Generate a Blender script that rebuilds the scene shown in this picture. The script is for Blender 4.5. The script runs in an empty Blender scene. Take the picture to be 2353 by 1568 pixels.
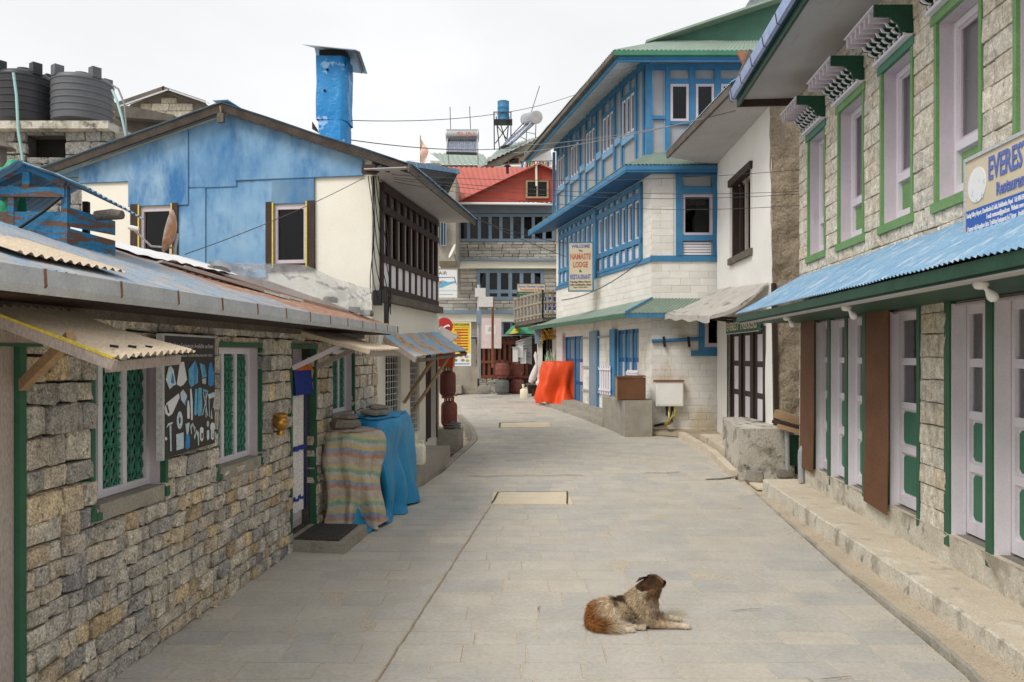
import bpy, bmesh, math, random
from mathutils import Vector, Matrix, noise as mnoise
R = math.radians
random.seed(7)
S = bpy.context.scene
C = S.collection
# ---------------------------------------------------------------- camera, sky, sun, exposure
FPX, CX, HY, CAMZ = 1750.0, 1176.5, 815.0, 2.0          # photo measures (2353 px wide reading): focal, centre, horizon, eye height
cam_data = bpy.data.cameras.new('camera'); cam = bpy.data.objects.new('camera', cam_data); C.objects.link(cam)
cam.location = (0, 0, CAMZ); cam.rotation_euler = (R(90), 0, 0)
cam_data.sensor_width = 36; cam_data.lens = FPX / 2353 * 36; cam_data.shift_y = (HY - 784) / 2353
cam_data.clip_start = .05; cam_data.clip_end = 5000
S.camera = cam
SUN_EL, SUN_AZ = R(48), R(224)                          # azimuth the light comes from, clockwise from +Y
world = bpy.data.worlds.new('World'); S.world = world; world.use_nodes = True
wn = world.node_tree; wn.nodes.clear()
def _n(t, ty, **k):
    n = t.nodes.new(ty)
    for a, b in k.items(): setattr(n, a, b)
    return n
sky = _n(wn, 'ShaderNodeTexSky', sky_type='NISHITA', sun_disc=False, sun_elevation=SUN_EL, sun_rotation=SUN_AZ, air_density=1.0, dust_density=6.0)
skm = _n(wn, 'ShaderNodeVectorMath', operation='SCALE'); skm.inputs['Scale'].default_value = .05
wn.links.new(sky.outputs[0], skm.inputs[0])
wtc = _n(wn, 'ShaderNodeTexCoord'); wmp = _n(wn, 'ShaderNodeMapping'); wmp.inputs['Scale'].default_value = (1, 1, 2.5)
wnz = _n(wn, 'ShaderNodeTexNoise'); wnz.inputs['Scale'].default_value = 1.6; wnz.inputs['Detail'].default_value = 5
wrm = _n(wn, 'ShaderNodeValToRGB')
wrm.color_ramp.elements[0].position = .3; wrm.color_ramp.elements[0].color = (.62, .63, .65, 1)
wrm.color_ramp.elements[1].position = .7; wrm.color_ramp.elements[1].color = (.78, .78, .78, 1)
wn.links.new(wtc.outputs['Generated'], wmp.inputs['Vector']); wn.links.new(wmp.outputs[0], wnz.inputs['Vector']); wn.links.new(wnz.outputs[0], wrm.inputs[0])
wmx = _n(wn, 'ShaderNodeMix', data_type='RGBA'); wmx.inputs['Factor'].default_value = .88          # thick even cloud in front of the clear sky
wn.links.new(skm.outputs[0], wmx.inputs['A']); wn.links.new(wrm.outputs[0], wmx.inputs['B'])
wbg = _n(wn, 'ShaderNodeBackground'); wbg.inputs['Strength'].default_value = 1.0
wou = _n(wn, 'ShaderNodeOutputWorld')
wn.links.new(wmx.outputs['Result'], wbg.inputs['Color']); wn.links.new(wbg.outputs[0], wou.inputs[0])
sl = bpy.data.lights.new('sun', 'SUN'); sl.energy = 1.5; sl.angle = R(26); sl.color = (1, .965, .91)
so = bpy.data.objects.new('sun', sl); C.objects.link(so)
sdir = Vector((math.sin(SUN_AZ) * math.cos(SUN_EL), math.cos(SUN_AZ) * math.cos(SUN_EL), math.sin(SUN_EL)))
so.rotation_euler = sdir.to_track_quat('Z', 'Y').to_euler(); so.location = (0, -4, 30)
S.view_settings.view_transform = 'Standard'; S.view_settings.look = 'None'; S.view_settings.gamma = 1
S.view_settings.use_curve_mapping = False; S.view_settings.exposure = 0.55
S.render.engine = 'CYCLES'
# ---------------------------------------------------------------- helpers: pixels to places
def interp(pts, x):
    if x <= pts[0][0]: return pts[0][1]
    for (a, b), (c, d) in zip(pts, pts[1:]):
        if x <= c: return b + (d - b) * (x - a) / (c - a)
    return pts[-1][1]
GP = [(-6, 0), (11, 0), (13, .03), (15, .10), (17.3, .22), (20, .34), (24, .44), (30, .52), (60, .6)]
def gz(y): return interp(GP, y)
def at(px, py, d): return Vector(((px - CX) / FPX * d, d, CAMZ + (HY - py) / FPX * d))
def gp(px, py):
    d = 8.0
    for _ in range(60): d = .5 * d + .5 * FPX * (CAMZ - gz(d)) / (py - HY)
    return at(px, py, d)
class Wall:
    """a vertical plane: A a ground point, t direction along it, nrm towards the viewer"""
    def __init__(s, A, t, nrm):
        s.A = Vector((A[0], A[1], 0)); s.t = Vector((t[0], t[1], 0)).normalized(); s.n = Vector((-s.t.y, s.t.x, 0))
        if s.n.dot(Vector((nrm[0], nrm[1], 0))) < 0: s.n = -s.n
    def P(s, u, z, n=0): return s.A + s.t * u + s.n * n + Vector((0, 0, z))
    def u(s, px, n=0):
        k = (px - CX) / FPX; a = s.A + s.n * n
        return (k * a.y - a.x) / (s.t.x - k * s.t.y)
    def z(s, px, py, n=0):
        d = (s.A + s.n * n).y + s.u(px, n) * s.t.y
        return CAMZ + (HY - py) / FPX * d
    def uz(s, px, py, n=0): return s.u(px, n), s.z(px, py, n)
class MB:
    def __init__(s): s.v = []; s.f = []; s.rnd = None; s.col = None; s.smooth = None
    def add(s, vs, fs):
        o = len(s.v); s.v += [tuple(v) for v in vs]; s.f += [tuple(i + o for i in f) for f in fs]; return s
    def hexa(s, p): return s.add(p, [(0, 3, 2, 1), (4, 5, 6, 7), (0, 1, 5, 4), (1, 2, 6, 5), (2, 3, 7, 6), (3, 0, 4, 7)])
    def box(s, x0, x1, y0, y1, z0, z1):
        return s.hexa([(x0, y0, z0), (x1, y0, z0), (x1, y1, z0), (x0, y1, z0), (x0, y0, z1), (x1, y0, z1), (x1, y1, z1), (x0, y1, z1)])
    def wb(s, F, u0, u1, z0, z1, n0, n1):
        P = F.P
        return s.hexa([P(u0, z0, n0), P(u1, z0, n0), P(u1, z0, n1), P(u0, z0, n1), P(u0, z1, n0), P(u1, z1, n0), P(u1, z1, n1), P(u0, z1, n1)])
    def quad(s, a, b, c, d): return s.add([a, b, c, d], [(0, 1, 2, 3)])
    def slab(s, poly, off):
        """polygon (list of Vectors) extruded by vector off"""
        n = len(poly); off = Vector(off)
        vs = [Vector(p) for p in poly] + [Vector(p) + off for p in poly]
        fs = [tuple(range(n - 1, -1, -1)), tuple(range(n, 2 * n))] + [(i, (i + 1) % n, n + (i + 1) % n, n + i) for i in range(n)]
        return s.add(vs, fs)
    def bar(s, a, b, w, h=None, up=(0, 0, 1)):
        a = Vector(a); b = Vector(b); h = h or w; d = (b - a).normalized(); up = Vector(up)
        if abs(d.dot(up)) > .98: up = Vector((0, 1, 0)) if abs(d.y) < .9 else Vector((1, 0, 0))
        x = d.cross(up).normalized() * (w / 2); y = x.cross(d).normalized() * (h / 2)
        return s.hexa([a - x - y, a + x - y, a + x + y, a - x + y, b - x - y, b + x - y, b + x + y, b - x + y])
    def tube(s, pts, r, k=6, cap=True):
        pts = [Vector(p) for p in pts]; n = len(pts); rs = r if isinstance(r, (list, tuple)) else [r] * n
        o = []; px = None
        for i, p in enumerate(pts):
            d = (pts[min(i + 1, n - 1)] - pts[max(i - 1, 0)]).normalized()
            if px is None:
                a = Vector((0, 0, 1)) if abs(d.z) < .9 else Vector((1, 0, 0)); px = d.cross(a).normalized()
            px = (px - d * px.dot(d)).normalized(); py = d.cross(px)
            o += [p + (px * math.cos(2 * math.pi * j / k) + py * math.sin(2 * math.pi * j / k)) * rs[i] for j in range(k)]
        fs = [(i * k + j, i * k + (j + 1) % k, (i + 1) * k + (j + 1) % k, (i + 1) * k + j) for i in range(n - 1) for j in range(k)]
        if cap: fs += [tuple(range(k - 1, -1, -1)), tuple((n - 1) * k + j for j in range(k))]
        return s.add(o, fs)
    def lathe(s, base, prof, k=20, axis=None):
        b = Vector(base); ax = (Vector(axis) if axis else Vector((0, 0, 1))).normalized()
        a = Vector((1, 0, 0)) if abs(ax.x) < .9 else Vector((0, 1, 0)); ex = (a - ax * a.dot(ax)).normalized(); ey = ax.cross(ex)
        vs = [b + ax * z + (ex * math.cos(2 * math.pi * j / k) + ey * math.sin(2 * math.pi * j / k)) * r for r, z in prof for j in range(k)]
        n = len(prof)
        fs = [(i * k + j, i * k + (j + 1) % k, (i + 1) * k + (j + 1) % k, (i + 1) * k + j) for i in range(n - 1) for j in range(k)]
        fs += [tuple(range(k - 1, -1, -1)), tuple((n - 1) * k + j for j in range(k))]
        return s.add(vs, fs)
    def grid(s, fn, nu, nv):
        vs = [fn(i / nu, j / nv) for j in range(nv + 1) for i in range(nu + 1)]
        return s.add(vs, [(j * (nu + 1) + i, j * (nu + 1) + i + 1, (j + 1) * (nu + 1) + i + 1, (j + 1) * (nu + 1) + i) for j in range(nv) for i in range(nu)])
    def corr(s, TL, TR, BL, BR, pitch=.076, amp=.009, nv=4, sag=0, wob=.004):
        """corrugated sheet: ridges run from the top edge to the bottom edge"""
        TL, TR, BL, BR = map(Vector, (TL, TR, BL, BR))
        L = max((TR - TL).length, (BR - BL).length); nw = max(2, int(L / pitch)); nrm = (TR - TL).cross(BL - TL).normalized()
        if nrm.z < 0: nrm = -nrm
        sd = random.random() * 50
        def fn(i, j):
            p = TL.lerp(TR, i).lerp(BL.lerp(BR, i), j)
            return p + nrm * (amp * math.sin(2 * math.pi * nw * i) - sag * 4 * j * (1 - j) + wob * 3 * (mnoise.noise(Vector((i * L * 1.3 + sd, j * 3, 0)))))
        return s.grid(fn, nw * 5, nv)
    def mesh(s, name, origin=(0, 0, 0), smooth=None):
        me = bpy.data.meshes.new(name); o = Vector(origin)
        me.from_pydata([Vector(v) - o for v in s.v], [], s.f)
        if s.rnd is not None:
            a = me.attributes.new('rnd', 'FLOAT', 'FACE'); a.data.foreach_set('value', s.rnd)
        if s.col is not None:
            a = me.attributes.new('col', 'FLOAT_COLOR', 'POINT')
            a.data.foreach_set('color', [q for c in s.col for q in (c[0], c[1], c[2], 1)])
        bm = bmesh.new(); bm.from_mesh(me); bmesh.ops.recalc_face_normals(bm, faces=bm.faces); bm.to_mesh(me); bm.free()
        if smooth:
            me.polygons.foreach_set('use_smooth', [True] * len(me.polygons)); me.set_sharp_from_angle(angle=R(smooth))
        me.update(); return me
    def bb(s):
        lo = [min(v[i] for v in s.v) for i in range(3)]; hi = [max(v[i] for v in s.v) for i in range(3)]
        return Vector(((lo[0] + hi[0]) / 2, (lo[1] + hi[1]) / 2, lo[2]))
WO = {}
def _tag(o, label, cat, group, kind):
    if label: o['label'] = label
    if cat: o['category'] = cat
    if group: o['group'] = group
    if kind: o['kind'] = kind
def thing(name, label, cat, loc, group=None):
    o = bpy.data.objects.new(name, None); C.objects.link(o); o.empty_display_size = .2
    o.location = loc; WO[o.name] = Vector(loc); _tag(o, label, cat, group, None); return o
def part(name, mb, mat, parent=None, label=None, smooth=None, kind=None, cat=None, group=None):
    c = mb.bb(); o = bpy.data.objects.new(name, mb.mesh(name, c, smooth)); C.objects.link(o)
    o.data.materials.append(MT[mat] if isinstance(mat, str) else mat)
    WO[o.name] = c
    if parent: o.parent = parent; o.location = c - WO[parent.name]
    else: o.location = c
    _tag(o, label, cat, group, kind); return o
def solo(name, mb, mat, label, cat, group=None, smooth=None): return part(name, mb, mat, None, label, smooth, None, cat, group)
def struct(name, mb, mat, smooth=None): return part(name, mb, mat, None, None, smooth, 'structure')
def copy_tree(o, delta, parent=None):
    c = o.copy(); C.objects.link(c); WO[c.name] = WO[o.name] + Vector(delta)
    if parent: c.parent = parent
    else: c.location = o.location + Vector(delta)
    for ch in list(o.children): copy_tree(ch, delta, c)
    return c
def holes_mesh(mb, F, u0, u1, z0, z1, holes, n=0, depth=.2):
    """wall front with rectangular openings and their reveals"""
    us = sorted({u0, u1} | {min(max(h[i], u0), u1) for h in holes for i in (0, 1)}); zs = sorted({z0, z1} | {min(max(h[i], z0), z1) for h in holes for i in (2, 3)})
    for a, b in zip(us, us[1:]):
        for c, d in zip(zs, zs[1:]):
            um, zm = (a + b) / 2, (c + d) / 2
            if any(h[0] < um < h[1] and h[2] < zm < h[3] for h in holes): continue
            mb.quad(F.P(a, c, n), F.P(b, c, n), F.P(b, d, n), F.P(a, d, n))
    for a, b, c, d in [h[:4] for h in holes]:
        for (p, q), (r_, s_) in (((a, c), (a, d)), ((b, c), (b, d)), ((a, c), (b, c)), ((a, d), (b, d))):
            mb.quad(F.P(p, q, n), F.P(r_, s_, n), F.P(r_, s_, n - depth), F.P(p, q, n - depth))
    return mb
def vis(p):
    if p.y < .3: return 0
    px = CX + p.x / p.y * FPX; py = HY - (p.z - CAMZ) / p.y * FPX
    return 1 if -30 < px < 2383 and -30 < py < 1600 else 0
def unit_stone(seed, corner=.22, inset=.82, jit=.08, bulge=.12):
    rg = random.Random(seed); a = .5 - corner * .5; pts = [(-a, -.5), (a, -.5), (.5, -a), (.5, a), (a, .5), (-a, .5), (-.5, a), (-.5, -a)]
    pts = [(x + rg.uniform(-jit, jit) * .5, z + rg.uniform(-jit, jit) * .5) for x, z in pts]
    vs = [(x, .5, z) for x, z in pts] + [(x, -.2 + rg.uniform(-.1, .1), z) for x, z in pts] + [(x * inset + rg.uniform(-jit, jit) * .4, -.42 + rg.uniform(-bulge, bulge) * .6, z * inset + rg.uniform(-jit, jit) * .4) for x, z in pts]
    vs.append((rg.uniform(-.15, .15), -.5 + rg.uniform(-bulge, bulge) * .4, rg.uniform(-.15, .15)))
    fs = [(r * 8 + i, r * 8 + (i + 1) % 8, (r + 1) * 8 + (i + 1) % 8, (r + 1) * 8 + i) for r in (0, 1) for i in range(8)] + [(16 + i, 16 + (i + 1) % 8, 24) for i in range(8)]
    m = MB(); m.add(vs, fs); return m
def pieces(parent, F, items, variants, mat, name, stuff_name, maxn=300, smooth=40):
    """items: (u, z, w, h, depth, n_back, roll); the largest in view become objects, the rest one stuff part"""
    rot = math.atan2(F.t.y, F.t.x)
    if Vector((-F.t.y, F.t.x, 0)).dot(F.n) > 0: rot += math.pi
    meshes = []
    for i, m in enumerate(variants):
        me = m.mesh('%s_shape' % name, (0, 0, 0), smooth); me.materials.append(MT[mat]); meshes.append(me)
    def key(it):
        p = F.P(it[0], it[1]); return -vis(p) * min(it[2], it[3]) * max(it[2], it[3]) / max(.1, p.y) ** 2
    items = sorted(items, key=key)
    rest = MB(); rest.rnd = []
    for k, (u, z, w, h, dp, nb, roll) in enumerate(items):
        c = F.P(u, z, nb + dp / 2); mi = random.randrange(len(meshes)); M = Matrix.Rotation(rot, 4, 'Z') @ Matrix.Rotation(roll, 4, 'Y')
        if k < maxn and vis(c):
            o = bpy.data.objects.new(name, meshes[mi]); C.objects.link(o); o.parent = parent; WO[o.name] = c
            o.location = c - WO[parent.name]; o.rotation_euler = M.to_euler(); o.scale = (w, dp, h)
        else:
            M2 = Matrix.Translation(c) @ M @ Matrix.Diagonal((w, dp, h, 1)); v = variants[mi]
            rest.add([M2 @ Vector(q) for q in v.v], v.f); rest.rnd += [random.random()] * 1 * len(v.f)
            r0 = random.random(); rest.rnd[-len(v.f):] = [r0] * len(v.f)
    if rest.f: part(stuff_name, rest, mat, parent, smooth=smooth, kind='stuff')
def courses(u0, u1, z0, z1, holes, hr, wr, gap, depth, nb=-.05, roll=.0, stagger=False, zslope=0, proud=.02):
    out = []; z = z0; row = 0
    while z < z1 - .02:
        h = min(random.uniform(*hr), z1 - z)
        if z1 - z - h < hr[0] * .5: h = z1 - z
        segs = [(u0, u1)]
        for a, b, c, d in [q[:4] for q in holes]:
            if min(d, z + h) - max(c, z) > .12 * h:
                for lo, hi in ((z, c), (d, z + h)):              # thin pieces above and below an opening
                    if hi - lo > .035 and hi <= z + h + 1e-6 and lo >= z - 1e-6:
                        uu = max(a, u0)
                        while uu < min(b, u1) - .03:
                            wq = min(random.uniform(*wr), min(b, u1) - uu); out.append((uu + wq / 2, (lo + hi) / 2, max(wq - gap, .01), hi - lo - gap * .6, depth, nb, 0)); uu += wq
                ns = []
                for p, q in segs:
                    if b <= p or a >= q: ns.append((p, q)); continue
                    if a > p: ns.append((p, a))
                    if b < q: ns.append((b, q))
                segs = ns
        for p, q in segs:
            u = p; first = True
            while u < q - 1e-4:
                w = random.uniform(*wr)
                if first and stagger and row % 2: w *= .5
                first = False
                if q - u - w < wr[0] * .45: w = q - u
                w = min(w, q - u); hh = h * random.uniform(.94, 1.03) if roll else h; pr = random.uniform(0, proud)
                if w > .02: out.append((u + w / 2, z + h / 2, max(w - gap, .01), max(hh - gap * .6, .01), depth + pr, nb, random.uniform(-roll, roll)))
                u += w
        z += h; row += 1
    return out
def text(name, s, O, r, up, height, mat, parent, width=None, depth=.003, bold=0, align='CENTER'):
    """lettering as a flat raised mesh; O is the middle of the baseline"""
    cu = bpy.data.curves.new('t', 'FONT'); cu.body = s; cu.size = 1; cu.align_x = align; cu.extrude = .004; cu.offset = bold; cu.resolution_u = 2
    ob = bpy.data.objects.new('t', cu); C.objects.link(ob); bpy.context.view_layer.update()
    me = bpy.data.meshes.new_from_object(ob.evaluated_get(bpy.context.evaluated_depsgraph_get()))
    r = Vector(r).normalized(); up = Vector(up).normalized(); nn = r.cross(up); m = MB()
    vs = [v.co.copy() for v in me.vertices]; xs = [v.x for v in vs] or [0]; w = max(xs) - min(xs)
    sy = height / .7; sx = sy if not width else width / max(w, 1e-3); O = Vector(O)
    xm = (max(xs) + min(xs)) / 2 if align == 'CENTER' else 0
    m.add([O + r * ((v.x - xm) * sx) + up * (v.y * sy) + nn * (v.z / .004 * depth) for v in vs], [tuple(p.vertices) for p in me.polygons])
    bpy.data.objects.remove(ob); bpy.data.curves.remove(cu); bpy.data.meshes.remove(me)
    return part(name, m, mat, parent)
# ---------------------------------------------------------------- materials
MT = {}
def mat(name, cols, scale=2.0, rough=.8, bump=.15, bscale=30, stretch=(1, 1, 1), metal=0, spec=.3, rnd=None, rmix=1.0, layers=(), fine=.25, fscale=60, bdist=.02, rvar=0, sheen=0, nvar=.34):
    m = bpy.data.materials.new(name); m.use_nodes = True; t = m.node_tree; t.nodes.clear(); L = t.links.new
    b = _n(t, 'ShaderNodeBsdfPrincipled'); o = _n(t, 'ShaderNodeOutputMaterial'); L(b.outputs[0], o.inputs[0])
    g = _n(t, 'ShaderNodeNewGeometry')
    def nz(sc, st=(1, 1, 1), det=6, off=0, rough_=.6):
        mp = _n(t, 'ShaderNodeMapping'); mp.inputs['Scale'].default_value = st; mp.inputs['Location'].default_value = (off, off * .7, off * 1.3)
        L(g.outputs['Position'], mp.inputs['Vector']); q = _n(t, 'ShaderNodeTexNoise'); q.inputs['Scale'].default_value = sc; q.inputs['Detail'].default_value = det; q.inputs['Roughness'].default_value = rough_
        L(mp.outputs[0], q.inputs['Vector']); return q.outputs['Fac']
    def ramp(v, cs, lo=.3, hi=.7, const=False):
        r = _n(t, 'ShaderNodeValToRGB'); e = r.color_ramp.elements
        while len(e) < len(cs): e.new(.5)
        for i, c in enumerate(cs):
            e[i].position = lo + (hi - lo) * i / max(1, len(cs) - 1); e[i].color = (*c, 1)
        if const: r.color_ramp.interpolation = 'CONSTANT'
        L(v, r.inputs[0]); return r.outputs[0]
    def mixc(f, a, c, mode='MIX'):
        x = _n(t, 'ShaderNodeMix', data_type='RGBA', blend_type=mode)
        for s_, v in ((x.inputs['Factor'], f), (x.inputs['A'], a), (x.inputs['B'], c)):
            if isinstance(v, (int, float)): s_.default_value = v
            elif isinstance(v, tuple): s_.default_value = (*v, 1)
            else: L(v, s_)
        return x.outputs['Result']
    cs = cols if isinstance(cols, list) else [cols]
    col = ramp(nz(scale, stretch), cs if len(cs) > 1 else [cs[0], cs[0]])
    if rnd or rvar:
        oi = _n(t, 'ShaderNodeObjectInfo'); at_ = _n(t, 'ShaderNodeAttribute'); at_.attribute_name = 'rnd'
        ad = _n(t, 'ShaderNodeMath', operation='ADD'); L(oi.outputs['Random'], ad.inputs[0]); L(at_.outputs['Fac'], ad.inputs[1])
        fr = _n(t, 'ShaderNodeMath', operation='FRACT'); L(ad.outputs[0], fr.inputs[0])
        if rnd: col = mixc(rmix, col, ramp(fr.outputs[0], rnd, 0, 1)) if rmix < 1 else mixc(1.0, ramp(fr.outputs[0], rnd, 0, 1), ramp(nz(scale, stretch), [(1 - nvar,) * 3, (1 + nvar * .9,) * 3]), 'MULTIPLY')
        if rvar:
            mr = _n(t, 'ShaderNodeMath', operation='MULTIPLY'); L(fr.outputs[0], mr.inputs[0]); mr.inputs[1].default_value = 17.31
            f2 = _n(t, 'ShaderNodeMath', operation='FRACT'); L(mr.outputs[0], f2.inputs[0])
            col = mixc(1.0, col, ramp(f2.outputs[0], [(1 - rvar,) * 3, (1 + rvar,) * 3], 0, 1), 'MULTIPLY')
    if fine: col = mixc(1.0, col, ramp(nz(fscale, stretch, 4, 3.1), [(1 - fine,) * 3, (1 + fine,) * 3]), 'MULTIPLY')
    for i, ly in enumerate(layers):
        c, sc, th, sf, st = ly[:5]; v = nz(sc, st, 8, 5.0 + 3 * i, .65)
        if len(ly) > 5:                                  # (axis, from, to, weight): more of it towards one end of the thing
            ax, lo_, hi_, wt = ly[5]; sp = _n(t, 'ShaderNodeSeparateXYZ'); L(g.outputs['Position'], sp.inputs[0])
            mr = _n(t, 'ShaderNodeMapRange'); L(sp.outputs[ax], mr.inputs[0]); mr.inputs[1].default_value = lo_; mr.inputs[2].default_value = hi_; mr.inputs[3].default_value = 0; mr.inputs[4].default_value = wt
            ad = _n(t, 'ShaderNodeMath', operation='ADD'); L(v, ad.inputs[0]); L(mr.outputs[0], ad.inputs[1]); v = ad.outputs[0]
        f = ramp(v, [(0, 0, 0), (1, 1, 1)], th, th + sf); col = mixc(f, col, c)
    L(col, b.inputs['Base Color']); b.inputs['Roughness'].default_value = rough; b.inputs['Metallic'].default_value = metal
    b.inputs['Specular IOR Level'].default_value = spec
    if bump:
        bp = _n(t, 'ShaderNodeBump'); bp.inputs['Strength'].default_value = bump; bp.inputs['Distance'].default_value = bdist
        L(nz(bscale, stretch, 6, 9.0), bp.inputs['Height']); L(bp.outputs[0], b.inputs['Normal'])
    MT[name] = m; return m
def glassmat(name, tint, refl=.14, rough=.03):
    m = bpy.data.materials.new(name); m.use_nodes = True; t = m.node_tree; t.nodes.clear(); L = t.links.new
    a = _n(t, 'ShaderNodeBsdfTransparent'); a.inputs[0].default_value = (*tint, 1)
    g = _n(t, 'ShaderNodeBsdfGlossy'); g.inputs['Roughness'].default_value = rough; g.inputs['Color'].default_value = (.9, .92, .95, 1)
    f = _n(t, 'ShaderNodeLayerWeight'); f.inputs['Blend'].default_value = .25; mu = _n(t, 'ShaderNodeMath', operation='MULTIPLY_ADD'); mu.inputs[1].default_value = .35; mu.inputs[2].default_value = refl
    L(f.outputs['Fresnel'], mu.inputs[0]); x = _n(t, 'ShaderNodeMixShader'); L(mu.outputs[0], x.inputs[0]); L(a.outputs[0], x.inputs[1]); L(g.outputs[0], x.inputs[2])
    o = _n(t, 'ShaderNodeOutputMaterial'); L(x.outputs[0], o.inputs[0]); MT[name] = m
def colmat(name, rough=.8, bump=0, bscale=30):
    m = bpy.data.materials.new(name); m.use_nodes = True; t = m.node_tree; b = t.nodes['Principled BSDF']
    a = _n(t, 'ShaderNodeAttribute'); a.attribute_name = 'col'; t.links.new(a.outputs['Color'], b.inputs['Base Color'])
    b.inputs['Roughness'].default_value = rough; b.inputs['Specular IOR Level'].default_value = .15; MT[name] = m
    if bump:
        q = _n(t, 'ShaderNodeTexNoise'); q.inputs['Scale'].default_value = bscale; q.inputs['Detail'].default_value = 6; g = _n(t, 'ShaderNodeNewGeometry'); t.links.new(g.outputs['Position'], q.inputs['Vector'])
        bp = _n(t, 'ShaderNodeBump'); bp.inputs['Strength'].default_value = bump; bp.inputs['Distance'].default_value = .03; t.links.new(q.outputs['Fac'], bp.inputs['Height']); t.links.new(bp.outputs[0], b.inputs['Normal'])
glassmat('glass', (.5, .5, .5), .015); glassmat('glass_clear', (.8, .8, .8), .08)
def sheetmat(name, tint, alpha):
    m = MT[name]; t = m.node_tree; b = [n for n in t.nodes if n.type == 'BSDF_PRINCIPLED'][0]; o = [n for n in t.nodes if n.type == 'OUTPUT_MATERIAL'][0]
    a = _n(t, 'ShaderNodeBsdfTransparent'); a.inputs[0].default_value = (*tint, 1); x = _n(t, 'ShaderNodeMixShader'); x.inputs[0].default_value = alpha
    t.links.new(a.outputs[0], x.inputs[1]); t.links.new(b.outputs[0], x.inputs[2]); t.links.new(x.outputs[0], o.inputs[0])
colmat('fur'); colmat('stripes', .6, .9, 13)
mat('stone_grey', [(0.36, 0.336, 0.3)], 13, .9, 1.0, 30, bdist=.03, fine=.5, fscale=75, rnd=[(0.48, 0.438, 0.36), (0.66, 0.6, 0.492), (0.456, 0.426, 0.372), (0.768, 0.684, 0.54), (0.288, 0.282, 0.276), (0.624, 0.576, 0.492), (0.768, 0.588, 0.348), (0.552, 0.51, 0.444), (0.396, 0.378, 0.348), (0.744, 0.684, 0.588), (0.528, 0.396, 0.24), (0.6, 0.552, 0.48)], layers=[((0.18, 0.168, 0.15), 24, .56, .1, (1, 1, 1)), ((0.768, 0.72, 0.636), 32, .60, .08, (1, 1, 1)), ((0.6, 0.48, 0.3), 4, .64, .1, (1, 1, 1))])
mat('stone_dark', [(.3, .28, .25)], 13, .9, 1.0, 30, bdist=.03, fine=.4, fscale=40, rnd=[(.24, .23, .21), (.30, .29, .265), (.19, .185, .175), (.33, .31, .28), (.26, .25, .23)], layers=[((.13, .125, .115), 10, .56, .1, (1, 1, 1))])
mat('stone_pale', [(.4, .38, .33)], 14, .9, .7, 26, bdist=.02, fine=.3, fscale=60, rnd=[(.64, .58, .47), (.72, .66, .55), (.57, .535, .465), (.68, .57, .42), (.62, .58, .50), (.76, .70, .59), (.58, .52, .42), (.70, .64, .53)], layers=[((.33, .305, .26), 16, .58, .12, (1, 1, .4)), ((.74, .70, .62), 30, .64, .08, (1, 1, .6))])
mat('stone_far', [(.36, .34, .30), (.46, .43, .37)], 8, .9, .5, 20, rvar=.25)
mat('mortar_dark', [(.06, .055, .048), (.11, .10, .088)], 9, .95, .5, 40)
mat('mortar_pale', [(.22, .2, .17), (.3, .28, .24)], 9, .95, .4, 40)
mat('slab', [(0.446, 0.422, 0.384)], 3.0, .8, .25, 22, spec=.25, nvar=.10, fine=.10, fscale=30, rnd=[(0.515, 0.471, 0.397), (0.471, 0.446, 0.397), (0.533, 0.484, 0.403), (0.45, 0.43, 0.385), (0.508, 0.465, 0.397), (0.42, 0.408, 0.378), (0.521, 0.477, 0.403), (0.459, 0.44, 0.397), (0.496, 0.459, 0.397), (0.435, 0.42, 0.385)], layers=[((0.546, 0.484, 0.384), .9, .5, .5, (1, 1, 1)), ((0.397, 0.391, 0.372), 9, .66, .2, (.35, 1.8, 1)), ((0.57, 0.508, 0.409), 14, .68, .1, (1, 1, 1)), ((0.248, 0.236, 0.211), 30, .73, .04, (1, 1, 1))])
mat('dirt', [(0.45, 0.369, 0.269), (0.537, 0.45, 0.338)], 3, .95, .5, 30, fine=.2)
mat('dirt_dark', [(.33, .265, .19), (.42, .345, .25)], 3, .95, .6, 24, fine=.25, layers=[((.23, .185, .135), 3, .58, .12, (1, 1, 1))])
mat('joint', [(0.537, 0.47, 0.366), (0.464, 0.409, 0.323)], 6, .95, .4, 40)
mat('concrete', [(.29, .265, .22), (.40, .365, .30)], 3, .92, .45, 22, fine=.2, layers=[((.19, .17, .14), 2.4, .56, .18, (1, 1, 1))])
mat('concrete_step', [(0.546, 0.468, 0.358), (0.65, 0.566, 0.442)], 2.5, .92, .4, 26, fine=.18, layers=[((0.702, 0.65, 0.546), 4, .56, .12, (1, 1, .5)), ((0.351, 0.325, 0.273), 4.5, .57, .12, (1, 1, .5)), ((0.221, 0.208, 0.182), 7, .66, .08, (1, 1, .5))])
mat('concrete_riser', [(0.529, 0.489, 0.402), (0.644, 0.598, 0.5)], 4, .92, .6, 22, fine=.22, layers=[((0.345, 0.31, 0.247), 3.2, .52, .12, (1, 1, .7)), ((0.218, 0.213, 0.196), 5.5, .60, .08, (1, 1, .7))])
mat('crack', [(.07, .055, .04), (.11, .085, .06)], 8, .95, 0)
mat('groove', [(.34, .26, .165), (.44, .35, .24)], 8, .95, .3, 40)
mat('concrete_mould', [(.50, .46, .39), (.60, .56, .48)], 3, .92, .7, 18, fine=.25, layers=[((.27, .245, .20), 3.4, .49, .12, (1, .5, 1)), ((.13, .12, .10), 4.6, .57, .1, (1, .5, 1)), ((.06, .058, .05), 6, .66, .1, (1, .5, 1))])
mat('manhole', [(0.636, 0.546, 0.402), (0.696, 0.6, 0.45)], 4, .9, .3, 26, fine=.12)
mat('cream', [(.80, .765, .66), (.86, .825, .725)], 1.6, .85, .12, 20, fine=.04, layers=[((.62, .57, .46), 1.5, .66, .16, (1, 1, .35))])
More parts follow.
